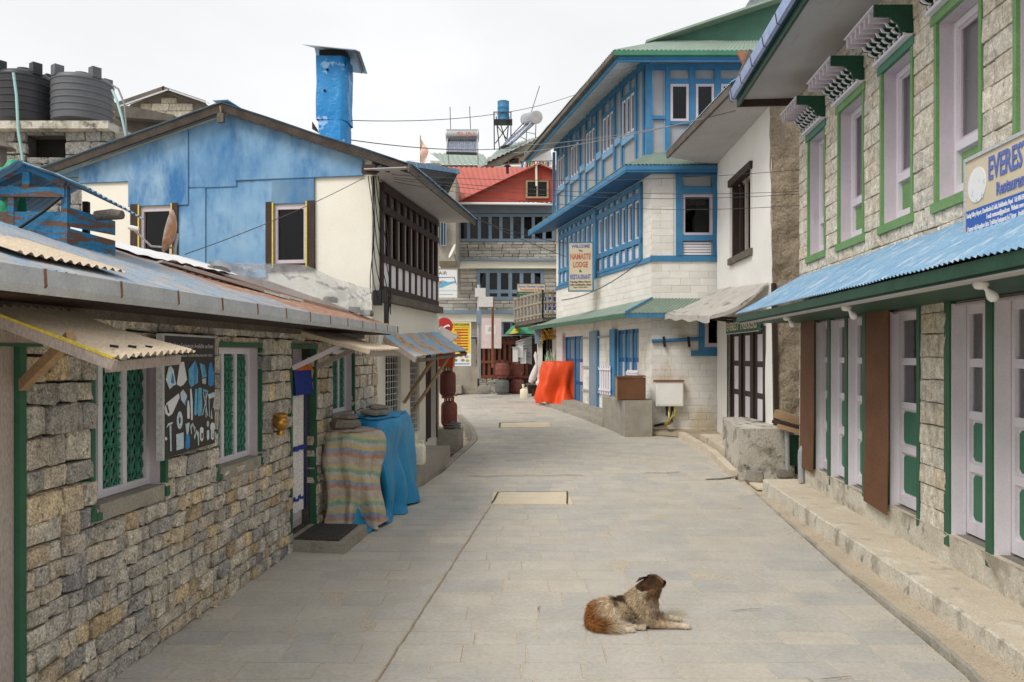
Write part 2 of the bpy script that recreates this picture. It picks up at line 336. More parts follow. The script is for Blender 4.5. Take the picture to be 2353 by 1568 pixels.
mat('whitewash', [(.80, .785, .74), (.86, .845, .80)], 1.5, .88, .25, 14, fine=.04, layers=[((.64, .60, .52), 2, .64, .2, (1, 1, .3))])
mat('blockwhite', [(.72, .695, .64), (.79, .765, .71)], 3, .82, .2, 30, fine=.06, rvar=.06, layers=[((.52, .44, .31), 1.4, .56, .2, (1, 1, .7), ('Z', 2.4, .2, .15))])
mat('mud', [(.27, .215, .15), (.36, .295, .215)], 3, .97, 1.0, 9, bdist=.05, fine=.3, fscale=30, layers=[((.20, .16, .115), 5, .56, .1, (1, 1, 1))])
mat('lavender', [(.56, .49, .535), (.62, .55, .595)], 3, .55, .12, 40, fine=.06, layers=[((.46, .40, .41), 5, .60, .15, (1, 1, .25)), ((.30, .25, .22), 22, .70, .04, (1, 1, .4))])
mat('lavender_pale', [(.72, .68, .73), (.78, .74, .78)], 3, .5, .1, 40, fine=.05, layers=[((.60, .55, .56), 5, .62, .15, (1, 1, .3)), ((.36, .31, .28), 24, .72, .04, (1, 1, .4))])
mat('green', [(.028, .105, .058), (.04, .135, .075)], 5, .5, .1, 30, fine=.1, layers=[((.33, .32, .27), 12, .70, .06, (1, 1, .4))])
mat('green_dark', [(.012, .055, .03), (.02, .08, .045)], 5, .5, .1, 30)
mat('green_light', [(.14, .28, .10), (.20, .36, .15)], 5, .6, .15, 30, fine=.15, layers=[((.36, .33, .25), 9, .68, .06, (1, 1, .5))])
mat('green_panel', [(.05, .175, .105), (.065, .21, .13)], 3, .5, .1, 40, fine=.1, layers=[((.10, .20, .14), 6, .62, .12, (1, 1, .3))])
mat('blue_trim', [(.04, .17, .33), (.06, .225, .40)], 3, .5, .06, 30, fine=.06, layers=[((.16, .33, .52), 4, .66, .1, (1, 1, .4))])
mat('blue_pale', [(.20, .38, .58), (.26, .44, .63)], 3, .55, .05, 30)
mat('blue_dark', [(.02, .09, .22), (.03, .12, .28)], 3, .5, .06, 30)
mat('greyblue', [(.17, .235, .30), (.21, .28, .35)], 3, .55, .05, 30)
mat('grey_panel', [(.33, .335, .345), (.40, .405, .41)], 3, .7, .08, 30, fine=.05, layers=[((.52, .50, .46), 2.6, .6, .14, (1, 1, .4))])
mat('bluesheet', [(0.103, 0.235, 0.405), (0.179, 0.329, 0.489), (0.291, 0.423, 0.546)], 1.0, .6, .14, 4, fine=.03, rvar=.22, spec=.3, layers=[((0.033, 0.16, 0.376), 1.5, .49, .18, (1, 1, .4)), ((0.018, 0.123, 0.358), 8, .69, .05, (1, 1, 1)), ((0.047, 0.056, 0.076), 40, .76, .03, (1, 1, 1))])
mat('bluevivid', [(.008, .20, .50), (.015, .27, .60)], 1.4, .34, .7, 5, spec=.5, bdist=.05, fine=.03, layers=[((.30, .53, .80), 3.2, .58, .03, (1, 1, 1.3)), ((.01, .08, .25), 5, .68, .03, (1, 1, 1))])
mat('rooftin', [(0.208, 0.312, 0.416), (0.288, 0.376, 0.464)], 2, .95, .1, 20, metal=0, spec=.05, stretch=(1, 3, 1), layers=[((0.4, 0.36, 0.32), 5, .46, .14, (.35, 3, 1)), ((0.336, 0.192, 0.128), 2.2, .62, .12, (.5, 1.6, 1), ('Y', 5.0, 8.0, .38)), ((0.48, 0.368, 0.288), 9, .55, .1, (.3, 6, 1)), ((0.44, 0.504, 0.56), 7, .60, .08, (.3, 6, 1))])
mat('rooftin_blue', [(.16, .31, .47), (.25, .41, .56)], 2, .6, .06, 20, metal=.0, fine=.12, layers=[((.52, .58, .64), 5, .53, .12, (.6, 5, 1)), ((.12, .25, .42), 6, .60, .1, (.5, 6, 1)), ((.38, .18, .07), 2.2, .72, .06, (1, 1, 1)), ((.03, .05, .09), 30, .70, .03, (1, 1, 1))])
mat('awning_mix', [(.22, .47, .72), (.30, .55, .78)], 1, .55, .06, 20, fine=.1, layers=[((.62, .47, .33), 4.5, .5, .05, (.3, 3.2, .3)), ((.05, .05, .06), 6, .69, .04, (.3, 5, .3)), ((.42, .22, .12), 5, .66, .06, (.3, 4, .3))])
mat('awning_tan', [(.52, .36, .24), (.62, .47, .33)], 2, .6, .08, 20, fine=.15, layers=[((.33, .17, .10), 5, .56, .08, (.3, 4, .3)), ((.30, .48, .62), 4, .62, .06, (.3, 4, .3))])
mat('tin_cream', [(.55, .445, .32), (.65, .54, .40)], 2, .7, .1, 20, fine=.15, layers=[((.42, .33, .21), 5, .60, .14, (2, .6, 1))])
mat('tin_green', [(.24, .31, .255), (.31, .385, .32)], 3, .5, .05, 20, metal=.15, fine=.12, layers=[((.42, .50, .40), 4, .63, .1, (1, 1, 1))])
mat('green_gable', [(.05, .13, .09), (.065, .16, .115)], 2, .6, .05, 20)
mat('tin_grey', [(.44, .45, .46), (.56, .57, .58)], 4, .45, .08, 20, metal=.6, fine=.15)
mat('tin_red', [(.42, .10, .075), (.50, .135, .10)], 2, .5, .05, 20, fine=.08)
mat('red_wall', [(.36, .06, .04), (.43, .08, .055)], 2, .6, .05, 20)
mat('galv', [(.44, .465, .48), (.58, .60, .61)], 5, .5, .1, 20, metal=.25, fine=.1, layers=[((.62, .63, .63), 7, .60, .08, (1, .6, 1.6)), ((.25, .13, .08), 9, .72, .06, (1, 1, 1))])
mat('rust', [(.20, .085, .045), (.28, .13, .07)], 9, .85, .2, 30)
mat('gutterblue', [(.22, .32, .58), (.36, .45, .66)], 5, .3, .08, 20, metal=.6)
mat('soffit', [(.46, .44, .445), (.54, .52, .52)], 1.6, .8, .06, 20, fine=.04, layers=[((.36, .335, .33), 2.6, .58, .2, (3, .5, 1))])
mat('soffit_wavy', [(.46, .45, .45), (.66, .65, .65)], 5, .7, .1, 20, stretch=(.5, 2.5, 1))
mat('woodbrown', [(.035, .02, .016), (.06, .036, .028)], 4, .6, .2, 20, stretch=(3, 3, .5))
mat('woodgrey', [(.10, .085, .07), (.17, .15, .125)], 4, .9, .4, 20, stretch=(1, 1, 1), fine=.35)
mat('woodblack', [(.045, .036, .03), (.085, .07, .058)], 4, .9, .4, 20, fine=.35)
mat('seam_shade', [(.03, .085, .16), (.06, .15, .26)], 9, .7, 0)
mat('woodpink', [(.40, .335, .30), (.47, .40, .36)], 4, .75, .15, 24, stretch=(2, 2, .6))
mat('woodtan', [(.33, .21, .11), (.43, .29, .165)], 4, .75, .2, 24)
mat('plyrust', [(.13, .058, .027), (.18, .085, .042)], 2.2, .7, .12, 20, layers=[((.20, .10, .05), 3.5, .6, .14, (1, 1, .5)), ((.055, .028, .018), 5, .66, .1, (1, 1, .4))])
mat('kioskwood', [(.15, .045, .028), (.22, .075, .045)], 4, .6, .2, 24)
mat('peel', [(.02, .16, .33), (.035, .23, .42)], 4, .6, .4, 30, layers=[((.145, .085, .06), 7, .50, .03, (.5, .5, 3)), ((.22, .19, .16), 11, .66, .04, (.5, .5, 3))])
mat('black', [(.012, .012, .012)], 4, .8, 0, fine=0)
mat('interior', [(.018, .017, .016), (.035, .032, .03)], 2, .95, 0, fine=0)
mat('cable', [(.02, .02, .02)], 4, .6, 0, fine=0)
mat('cable_mid', [(.07, .07, .075)], 4, .6, 0, fine=0)
mat('cable_grey', [(.22, .22, .23)], 4, .6, 0, fine=0)
mat('tank', [(.026, .027, .031), (.045, .046, .05)], 2, .42, .04, 12, fine=.06)
mat('tank_grey', [(.10, .105, .115), (.14, .145, .155)], 2, .42, .04, 12, fine=.06)
mat('hose_teal', [(.32, .52, .50)], 3, .5, 0)
mat('paper_white', [(.78, .78, .77)], 2, .6, .02, 20, fine=.03)
mat('board_black', [(.022, .018, .017), (.032, .027, .025)], 3, .45, .02, 20, fine=.05)
mat('ink_blue', [(.05, .30, .52), (.22, .52, .68)], 16, .5, 0)
mat('ink_pale', [(.45, .62, .68), (.66, .74, .76)], 14, .5, 0)
mat('ink_deep', [(.02, .20, .52), (.04, .30, .62)], 14, .5, 0)
mat('ink_grey', [(.5, .5, .5)], 4, .5, 0)
mat('sign_tan', [(.60, .51, .36), (.66, .57, .41)], 2, .6, .03, 20, fine=.03)
mat('letter_blue', [(.12, .17, .45)], 3, .5, 0)
mat('letter_red', [(.52, .16, .09)], 3, .5, 0)
mat('letter_black', [(.03, .03, .03)], 3, .5, 0)
mat('sign_blue', [(.03, .11, .42), (.045, .14, .48)], 2, .5, 0)
mat('sign_navy', [(.03, .05, .22)], 2, .5, 0)
mat('sign_green', [(.03, .14, .08)], 2, .5, 0)
mat('sign_yellow', [(.72, .56, .03), (.80, .64, .05)], 2, .5, 0)
mat('sign_red', [(.45, .03, .03)], 2, .5, 0)
mat('sign_pink', [(.66, .54, .54), (.74, .62, .61)], 1, .5, 0)
mat('orange_tarp', [(.70, .06, .006), (.80, .085, .01)], 2, .48, .25, 12, spec=.4, fine=.06, layers=[((.90, .33, .13), 9, .66, .04, (1, 1, 3))])
mat('blue_tarp', [(.012, .22, .46), (.03, .31, .56)], 2, .5, 1.0, 9, spec=.4, fine=.08, layers=[((.30, .50, .62), 9, .68, .05, (1, 1, 1))])
mat('plastic_sheet', [(0.446, 0.439, 0.425), (0.533, 0.526, 0.511)], 2, .28, .5, 8, spec=.6, fine=.08, layers=[((0.288, 0.274, 0.252), 3, .6, .12, (1, 1, 1))])
mat('canvas', [(.40, .37, .33), (.52, .485, .435)], 2, .9, .3, 20, fine=.2, layers=[((.24, .215, .185), 5, .56, .1, (1, .4, 1)), ((.15, .13, .115), 9, .64, .06, (1, .6, 1))])
mat('slate', [(.19, .17, .145), (.30, .27, .22)], 5, .85, .5, 18, layers=[((.28, .20, .12), 4, .60, .1, (1, 1, 1))])
mat('gas_red', [(.15, .045, .035), (.21, .07, .055)], 4, .6, .15, 30, fine=.2, rvar=.25, layers=[((.12, .085, .07), 6, .58, .12, (1, 1, .6)), ((.34, .24, .20), 9, .58, .12, (1, 1, 1))])
mat('gas_grey', [(.10, .11, .10), (.15, .155, .14)], 5, .6, .15, 30, fine=.2)
mat('orange', [(.66, .10, .02)], 4, .5, .05, 20)
mat('jerry', [(.74, .68, .50), (.80, .75, .58)], 3, .4, .05, 20)
mat('sack', [(.58, .56, .53), (.68, .66, .63)], 7, .8, .3, 20)
mat('brass', [(.48, .25, .06), (.60, .34, .09)], 6, .34, .2, 30, metal=.9)
mat('mat_grey', [(.06, .055, .05), (.10, .09, .08)], 20, .95, .8, 70)
mat('cloth_white', [(.66, .63, .60), (.73, .70, .67)], 3, .9, .1, 30)
mat('cloth_blue', [(.03, .055, .26)], 3, .9, .1, 30)
mat('cloth_orange', [(.62, .16, .03)], 3, .9, .1, 30)
mat('curtain', [(.30, .28, .28), (.42, .39, .38)], 9, .9, .1, 30, stretch=(3, 3, .3))
mat('grille_green', [(.045, .20, .135), (.06, .24, .16)], 5, .5, 0)
mat('grille_white', [(.6, .58, .55)], 5, .6, 0)
mat('yellow_strip', [(.66, .52, .08)], 5, .6, 0)
mat('steel', [(.42, .42, .42)], 4, .3, 0, metal=.9)
mat('darkmetal', [(.035, .033, .032)], 4, .5, .05, 20, metal=.4)
mat('bulb', [(.82, .80, .78)], 4, .25, 0, fine=0)
mat('dish_rust', [(.62, .60, .56), (.68, .66, .62)], 3, .5, .05, 20, layers=[((.50, .24, .11), 4, .42, .14, (1, 1, .6))])
mat('hazy_rock', [(.13, .15, .16), (.21, .23, .24)], .03, .95, 0, fine=.3, fscale=.2)  # distance haze is put into this grey-blue rock colour
mat('bamboo', [(.26, .22, .17), (.36, .31, .25)], 5, .8, .2, 30)
mat('greenbag', [(.02, .28, .14), (.03, .36, .19)], 5, .4, .3, 12)
mat('banana', [(.50, .33, .04), (.58, .42, .06)], 12, .5, 0)
mat('prayer_blue', [(.07, .17, .42)], 5, .9, 0); mat('prayer_red', [(.42, .06, .05)], 5, .9, 0); mat('prayer_yellow', [(.60, .47, .08)], 5, .9, 0); mat('prayer_green', [(.08, .30, .16)], 5, .9, 0); mat('prayer_white', [(.68, .67, .65)], 5, .9, 0)
mat('pipe_grey', [(.36, .37, .38)], 4, .5, .02, 20)
mat('flagcloth', [(.66, .42, .33), (.74, .56, .46)], 6, .9, .1, 20)
mat('tube_glass', [(.05, .07, .13), (.30, .34, .42)], 9, .2, 0, stretch=(1, 1, .4), spec=.7)
sheetmat('plastic_sheet', (.80, .83, .87), .42)
# ================================================================ the ground and the paved street
LW = Wall((-2.51, 4.65), (.0767, 1), (1, 0))            # street wall of the stone house, left
BC = (-2.08, 11.3)                                      # corner of the blue house
BF = Wall(BC, (-1, .159), (0, -1)); BS = Wall(BC, (.159, 1), (1, 0))
RW = Wall((3.67, 5.45), (.085, 1), (-1, 0))             # stone house, right
WF = Wall((4.41, 13.0), (.042, 1), (-1, 0)); WE = Wall((4.41, 13.0), (1, 0), (0, -1))
NC = (3.173, 17.3)                                      # corner of the lodge
NF = Wall(NC, (1, 0), (0, -1)); NS = Wall(NC, (-.225, 1), (-1, 0))
FW = Wall((-3.03, 31.0), (1, 0), (0, -1))               # far building

def lx(y): return -2.51 + .0767 * (y - 4.65)
XL = [(2.5, lx(2.5)), (11.2, lx(11.2)), (11.4, -1.5)] + [(p.y, p.x) for p in (gp(985, 1115), gp(1040, 1062), gp(1098, 1010), gp(1090, 985), gp(1060, 955), gp(1050, 905))]
XR = [(2.5, 2.35)] + [(p.y, p.x) for p in (gp(2215, 1550), gp(2085, 1440), gp(1922, 1304), gp(1722, 1122))] + [(12.2, 3.55), (14.4, 3.85), (17.0, 3.75), (17.35, 2.75), (18.5, 2.4)] + [(p.y, p.x) for p in (gp(1285, 937), gp(1240, 925), gp(1240, 905))]
def xl(y): return interp(XL, y)
def xr(y): return interp(XR, y)
def ditch(x, y):                                        # the open drain beside the blue house
    return 12.9 < y < 21 and xl(y) - .75 < x < xl(y) - .02
g = MB(); xs = [-60, -30, -12, -6] + [-4 + .125 * i for i in range(80)] + [7, 10, 30, 60]; ys = [-40, -10, 0] + [2 + .2 * i for i in range(150)] + [34, 40, 60, 90]
def gfn(x, y): return gz(y) - .035 - (.32 if ditch(x, y) else 0) + .008 * mnoise.noise(Vector((x * 3, y * 3, 0)))
g.add([(x, y, gfn(x, y)) for y in ys for x in xs], [(j * len(xs) + i, j * len(xs) + i + 1, (j + 1) * len(xs) + i + 1, (j + 1) * len(xs) + i) for j in range(len(ys) - 1) for i in range(len(xs) - 1)])
struct('ground', g, 'joint', 30)
# street bed and flagstones
bed = MB(); yy = [2.5 + .25 * i for i in range(113)]
for a, b in zip(yy, yy[1:]):
    bed.quad((xl(a), a, gz(a) - .003), (xr(a), a, gz(a) - .003), (xr(b), b, gz(b) - .003), (xl(b), b, gz(b) - .003))
street = struct('street', bed, 'joint')
def groove(y): return -.83 + (y - 4.65) * .101
MH = [(gp(1130, 1160), gp(1305, 1133)), (gp(1146, 983), gp(1262, 972))]
mh = [(min(a.x, b.x), max(a.x, b.x), a.y, b.y) for a, b in MH]
slabs = []; y = 2.6; rg = random.Random(3)
while y < 30.2:
    h = rg.uniform(.24, .36) if y < 16 else rg.uniform(.3, .5)
    a, b = xl(y + h / 2) + .01, xr(y + h / 2) - .01; segs = [(a, groove(y + h / 2) - .004), (groove(y + h / 2) + .004, b)] if y < 9.6 else [(a, b)]
    for q in mh:
        if q[2] - .05 < y + h / 2 < q[3] + .05:
            ns = []
            for p0, p1 in segs:
                if q[0] > p0 and q[1] < p1: ns += [(p0, q[0] - .02), (q[1] + .02, p1)]
                else: ns.append((p0, p1))
            segs = ns
    for si, (p0, p1) in enumerate(segs):
        u = p0
        while u < p1 - .03:
            w = rg.uniform(.28, .62)
            if p1 - u - w < .2: w = p1 - u
            slabs.append((u + w / 2, y + h / 2, w, h)); u += w
    y += h
sv = MB(); ch = .03
sv.add([(-.5, -.5, -1), (.5, -.5, -1), (.5, .5, -1), (-.5, .5, -1), (-.5, -.5, -.25), (.5, -.5, -.25), (.5, .5, -.25), (-.5, .5, -.25), (-.495, -.492, 0), (.492, -.495, 0), (.495, .492, 0), (-.492, .495, 0)],
       [(0, 1, 5, 4), (1, 2, 6, 5), (2, 3, 7, 6), (3, 0, 4, 7), (4, 5, 9, 8), (5, 6, 10, 9), (6, 7, 11, 10), (7, 4, 8, 11), (8, 9, 10, 11)])
sme = sv.mesh('flagstone_shape'); sme.materials.append(MT['slab'])
slabs.sort(key=lambda q: -vis(Vector((q[0], q[1], 0))) * q[2] * q[3] / q[1] ** 3)
rest = MB(); rest.rnd = []
for k, (x, y, w, h) in enumerate(slabs):
    z = gz(y) + rg.uniform(-.003, .004); sl_ = math.atan((gz(y + .2) - gz(y - .2)) / .4) + rg.uniform(-.004, .004); c = Vector((x, y, z)); ry = rg.uniform(-.004, .004)
    if k < 300:
        o = bpy.data.objects.new('flagstone', sme); C.objects.link(o); o.parent = street; o.location = c - WO[street.name]
        o.rotation_euler = (sl_, ry, 0); o.scale = (w - .012, h - .012, .03)
    else:
        M2 = Matrix.Translation(c) @ Matrix.Rotation(sl_, 4, 'X') @ Matrix.Rotation(ry, 4, 'Y') @ Matrix.Diagonal((w - .012, h - .012, .03, 1))
        rest.add([M2 @ Vector(v) for v in sv.v], sv.f); rest.rnd += [rg.random()] * len(sv.f)
part('flagstone_paving', rest, 'slab', street, kind='stuff')
gv = MB(); ygs = [3.0 + .12 * i for i in range(60)]
gpt = [(groove(y) + .008 * mnoise.noise(Vector((y * 3, 0, 0))), y, .006 + .0045 * mnoise.noise(Vector((y * 6, 3, 0)))) for y in ygs]
for (x0, y0, w0), (x1, y1, w1) in zip(gpt, gpt[1:]): gv.quad((x0 - w0, y0, gz(y0) + .0055), (x0 + w0, y0, gz(y0) + .0055), (x1 + w1, y1, gz(y1) + .0055), (x1 - w1, y1, gz(y1) + .0055))
part('long_joint', gv, 'groove', street)
for pts, w in (([(1072, 1096), (1120, 1097), (1165, 1095), (1215, 1094), (1262, 1095), (1300, 1093), (1345, 1095)], .014), ([(1478, 1088), (1530, 1089), (1565, 1086)], .012), ([(1618, 1104), (1660, 1102), (1700, 1097)], .03), ([(1130, 1160), (1138, 1146), (1145, 1133), (1190, 1132), (1240, 1133), (1303, 1131), (1304, 1146), (1303, 1161)], .014), ([(1148, 984), (1149, 973), (1200, 972), (1230, 970)], .02), ([(1165, 925), (1200, 924), (1232, 925)], .03), ([(1060, 1012), (1085, 1012)], .02), ([(1180, 950), (1230, 951)], .015), ([(1678, 1408), (1700, 1406), (1756, 1403)], .004), ([(1930, 1610), (1850, 1562)], .004), ([(1240, 1395), (1236, 1410)], .004), ([(1880, 1568), (1960, 1560)], .004)):
    q_ = [gp(*p) for p in pts]; cr_ = MB(); L3 = []
    for a, b in zip(q_, q_[1:]):
        n_ = max(2, int((b - a).length / .06)); L3 += [a.lerp(b, i / n_) for i in range(n_)]
    L3.append(q_[-1]); L3 = [p + Vector((.008 * mnoise.noise(p * 9), .012 * mnoise.noise(p * 7 + Vector((4, 0, 0))), 0)) for p in L3]; E_ = []
    for i, p in enumerate(L3):
        d_ = (L3[min(i + 1, len(L3) - 1)] - L3[max(i - 1, 0)]).normalized(); n2 = Vector((-d_.y, d_.x, 0)); ww_ = w * (.5 + .5 * abs(mnoise.noise(p * 6)) + .3) * (.25 if i in (0, len(L3) - 1) else 1); E_.append((p + n2 * ww_, p - n2 * ww_))
    for (a, b), (c2, d2) in zip(E_, E_[1:]): cr_.quad(*[(v.x, v.y, gz(v.y) + .0165) for v in (a, b, d2, c2)])
    part('crack', cr_, 'crack', street)
for q in mh:
    n = 2; ym = (q[2] + q[3]) / 2
    for a, b in ((q[2], ym - .006), (ym + .006, q[3])):
        m = MB(); m.hexa([(q[0], a, gz(a) - .03), (q[1], a, gz(a) - .03), (q[1], b, gz(b) - .03), (q[0], b, gz(b) - .03), (q[0], a, gz(a) + .012), (q[1], a, gz(a) + .01), (q[1], b, gz(b) + .014), (q[0], b, gz(b) + .01)])
        part('manhole_cover', m, 'manhole', street)
# sandy strip and long step in front of the right-hand house
def ledge(name, inner, outer, ztop, drop, mt, nseg=60, y0=3.0, y1=11.0, rough=.02, rmat='concrete_riser'):
    m = MB(); rows = []
    for i in range(nseg + 1):
        y = y0 + (y1 - y0) * i / nseg; zt = ztop(y); nx = rough * mnoise.noise(Vector((y * 2.3, 1, 0))) + rough * .6 * mnoise.noise(Vector((y * 9, 4, 0)))
        xo = outer(y) + nx; xi = inner(y)
        rows.append([(xi, y, zt + .004), ((xi + xo) / 2, y, zt + .004 * mnoise.noise(Vector((y * 4, 2, 0)))), (xo + .02, y, zt), (xo, y, zt - .018), (xo - .012 + nx * .3, y, zt - drop(y) - .06)])
    k = 5; m.add([p for r_ in rows for p in r_], [(i * k + j, i * k + j + 1, (i + 1) * k + j + 1, (i + 1) * k + j) for i in range(nseg) for j in range(2)])
    for e in (0, nseg): m.add(rows[e] + [(rows[e][0][0], rows[e][0][1], rows[e][4][2])], [tuple(range(6))])
    o = struct(name, m, mt, 50); q = MB(); sub_ = []
    for i in range(nseg * 3 + 1):                                # broken, stained front edge
        t = min(i / 3, nseg - 1e-6); a = int(t); f = t - a; P = [Vector(rows[a][j]).lerp(Vector(rows[a + 1][j]), f) for j in (2, 3, 4)]; y = P[0].y; hgt = P[1].z - P[2].z
        nq = lambda s_: .35 * rough * mnoise.noise(Vector((y * 17, s_, 0))) + .3 * rough * mnoise.noise(Vector((y * 41, s_, 3)))
        sub_.append([P[0] + Vector((.004, 0, .0005)), P[1] + Vector((nq(0), 0, .006 + nq(5) * .4)), P[1].lerp(P[2], .35) + Vector((nq(1), 0, 0)), P[1].lerp(P[2], .7) + Vector((nq(2) * 1.3, 0, 0)), P[2]])
    q.add([p for r_ in sub_ for p in r_], [(i * 5 + j, i * 5 + j + 1, (i + 1) * 5 + j + 1, (i + 1) * 5 + j) for i in range(nseg * 3) for j in range(4)]); part('riser', q, rmat, o, smooth=35)
    return o
def wx(y): return 3.67 + .085 * (y - 5.45)
def stepx(y): return wx(y) - .52
ledge('pavement', lambda y: stepx(y) + .1, lambda y: interp(XR, y) + .01, lambda y: interp([(3, .085), (6, .05), (9, .012), (11, .004)], y), lambda y: interp([(3, .08), (7, .04), (11, .01)], y), 'dirt', 80, 2.6, 11.1, .03, 'concrete')
ledge('doorstep', lambda y: wx(y) + .05, stepx, lambda y: .2, lambda y: .16, 'concrete_step', 90, 2.6, 11.0, .018)
# raised dirt apron in front of the white house and the lodge corner
ap = MB(); pts = [gp(1700, 1106), gp(1640, 1052), gp(1556, 1003), gp(1475, 1002), gp(1497, 990)]
ap.slab([(3.62, 12.2, .0), (3.86, 14.4, .06), (3.74, 16.6, .2), (3.0, 17.0, .215), (3.2, 17.5, .24), (6, 17.5, .24), (6, 12.2, .02)], (0, 0, .075))
struct('apron', ap, 'dirt_dark')
kb = MB(); kp = [Vector((3.58, 12.3, .0)), Vector((3.80, 14.4, .065)), Vector((3.68, 16.55, .19))]
for a, b in zip(kp, kp[1:]): kb.bar(a + Vector((0, 0, .05)), b + Vector((0, 0, .05)), .13, .16)
struct('kerb', kb, 'concrete_step')
st2 = MB(); st2.hexa([(3.9, 13.6, .05), (4.4, 13.6, .05), (4.42, 16, .1), (3.95, 16, .1), (3.9, 13.6, .26), (4.4, 13.6, .26), (4.42, 16, .33), (3.95, 16, .33)])
struct('step', st2, 'concrete_step')
lid = MB(); c = gp(1760, 1110); lid.hexa([(3.62, 11.25, .0), (4.05, 11.15, .0), (4.08, 11.6, .0), (3.66, 11.75, .0), (3.62, 11.25, .035), (4.05, 11.15, .04), (4.08, 11.6, .035), (3.66, 11.75, .03)])
solo('drain_cover', lid, 'manhole', 'thin sandy concrete lid over the drain at the end of the long doorstep', 'drain cover')
# drain beside the blue house: kerb wall and grating
dk = MB(); pts = [(xl(y) - .04, y, gz(y)) for y in (13.2, 14.2, 15.2, 16.2, 17.0, 18.2, 19.4, 20.6)]
for (x0, y0, z0), (x1, y1, z1) in zip(pts, pts[1:]): dk.hexa([(x0 - .06, y0, z0 - .4), (x0 + .05, y0, z0 - .4), (x1 + .05, y1, z1 - .4), (x1 - .06, y1, z1 - .4), (x0 - .06, y0, z0 + .03), (x0 + .05, y0, z0 + .02), (x1 + .05, y1, z1 + .02), (x1 - .06, y1, z1 + .03)])
struct('drain_kerb', dk, 'concrete')
gr = thing('drain_grating', 'rusty bar grating lying over the open drain beside the concrete plinth', 'grating', (-1.25, 14.2, .0))
for i in range(8):
    m = MB(); y = 13.75 + .13 * i; m.bar((xl(y) - .52, y, gz(y) - .02), (xl(y) - .06, y, gz(y) - .02), .03, .03); part('bar', m, 'woodgrey', gr)
for i in range(3):
    m = MB(); m.bar((xl(13.7) - .1 - .18 * i, 13.7, gz(13.7) + .0), (xl(14.7) - .1 - .18 * i, 14.7, gz(14.7) + .0), .025, .02); part('cross_bar', m, 'woodgrey', gr)

# ================================================================ windows and doors
def glazed(parent, F, u0, u1, z0, z1, fmat, fw=.04, cols=(), rows=(), n=0, th=.05, pane='glass', name='window', mw=None, back=None, skip_frame=False):
    """a frame with mullions at the given fractions; each pane a sub-part"""
    m = MB(); mw = mw or fw * .8
    m.wb(F, u0, u0 + fw, z0, z1, n, n + th); m.wb(F, u1 - fw, u1, z0, z1, n, n + th)
    m.wb(F, u0 + fw, u1 - fw, z0, z0 + fw, n, n + th - .002); m.wb(F, u0 + fw, u1 - fw, z1 - fw, z1, n, n + th - .002)
    ue = [u0 + fw] + [u0 + (u1 - u0) * c for c in cols] + [u1 - fw]; ze = [z0 + fw] + [z0 + (z1 - z0) * c for c in rows] + [z1 - fw]
    for c in ue[1:-1]: m.wb(F, c - mw / 2, c + mw / 2, z0 + fw, z1 - fw, n, n + th - .004)
    for c in ze[1:-1]: m.wb(F, u0 + fw, u1 - fw, c - mw / 2, c + mw / 2, n, n + th - .006)
    w = part(name, m, fmat, parent)
    for i in range(len(ue) - 1):
        for j in range(len(ze) - 1):
            q = MB(); e = mw / 2 - .004
            q.wb(F, ue[i] + (e if i else -.004), ue[i + 1] - (e if i < len(ue) - 2 else -.004), ze[j] + (e if j else -.004), ze[j + 1] - (e if j < len(ze) - 2 else -.004), n + th * .3, n + th * .3 + .006)
            part('pane', q, pane, w)
    return w
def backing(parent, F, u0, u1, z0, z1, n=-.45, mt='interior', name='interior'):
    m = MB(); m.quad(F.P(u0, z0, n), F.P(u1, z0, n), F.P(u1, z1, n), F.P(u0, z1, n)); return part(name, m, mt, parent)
def surround(parent, F, u0, u1, z0, z1, w, mt, n0=0, n1=.03, bottom=False, name='frame_board', top=True):
    for a, b in ((u0 - w, u0), (u1, u1 + w)):
        m = MB(); m.wb(F, a, b, z0 - (w if bottom else 0), z1, n0, n1); part(name, m, mt, parent)
    if top:
        m = MB(); m.wb(F, u0 - w * 1.3, u1 + w * 1.3, z1, z1 + w * 1.2, n0, n1 + .004); part('lintel', m, mt, parent)
    if bottom:
        m = MB(); m.wb(F, u0, u1, z0 - w, z0, n0, n1); part('sill', m, mt, parent)

# ================================================================ the stone house on the left
LH = thing('stone_house', 'low rough stone shop house with green window frames and long tin roof', 'house', (-2.6, 6.5, 0))
u_end = LW.u(862)
lz = 1.08; lt = 2.06
w1 = (LW.u(205), LW.u(368), lz, lt); w2 = (LW.u(492), LW.u(592), lz - .02, lt); w3 = (LW.u(757), LW.u(808), 1.25, lt); dr = (LW.u(662), LW.u(716), .13, lt)
nd = (-2.4, LW.u(24), 0, lt)
holes = [w1, w2, w3, dr, nd]
m = MB(); holes_mesh(m, LW, -2.6, u_end, -.1, 2.36, holes, -.02, .3); part('wall', m, 'mortar_dark', LH)
m = MB(); e = LW.P(u_end, 0, -.02); m.quad(e, e - LW.n * 2, e - LW.n * 2 + Vector((0, 0, 2.4)), e + Vector((0, 0, 2.4))); part('end_wall', m, 'mortar_dark', LH)
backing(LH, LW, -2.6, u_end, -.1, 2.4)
big = [h for h in holes]
random.seed(21)
it = courses(nd[1] + .05, u_end, .98, 2.34, holes, (.12, .20), (.12, .33), .011, .085, -.05, .035, proud=.03)
it += courses(nd[1] + .05, u_end, 0.0, .98, holes, (.075, .125), (.06, .21), .009, .085, -.05, .05, proud=.035)
pieces(LH, LW, it, [unit_stone(i, .15, .94, .13, .12) for i in range(18)], 'stone_grey', 'stone', 'stone_infill', 300)
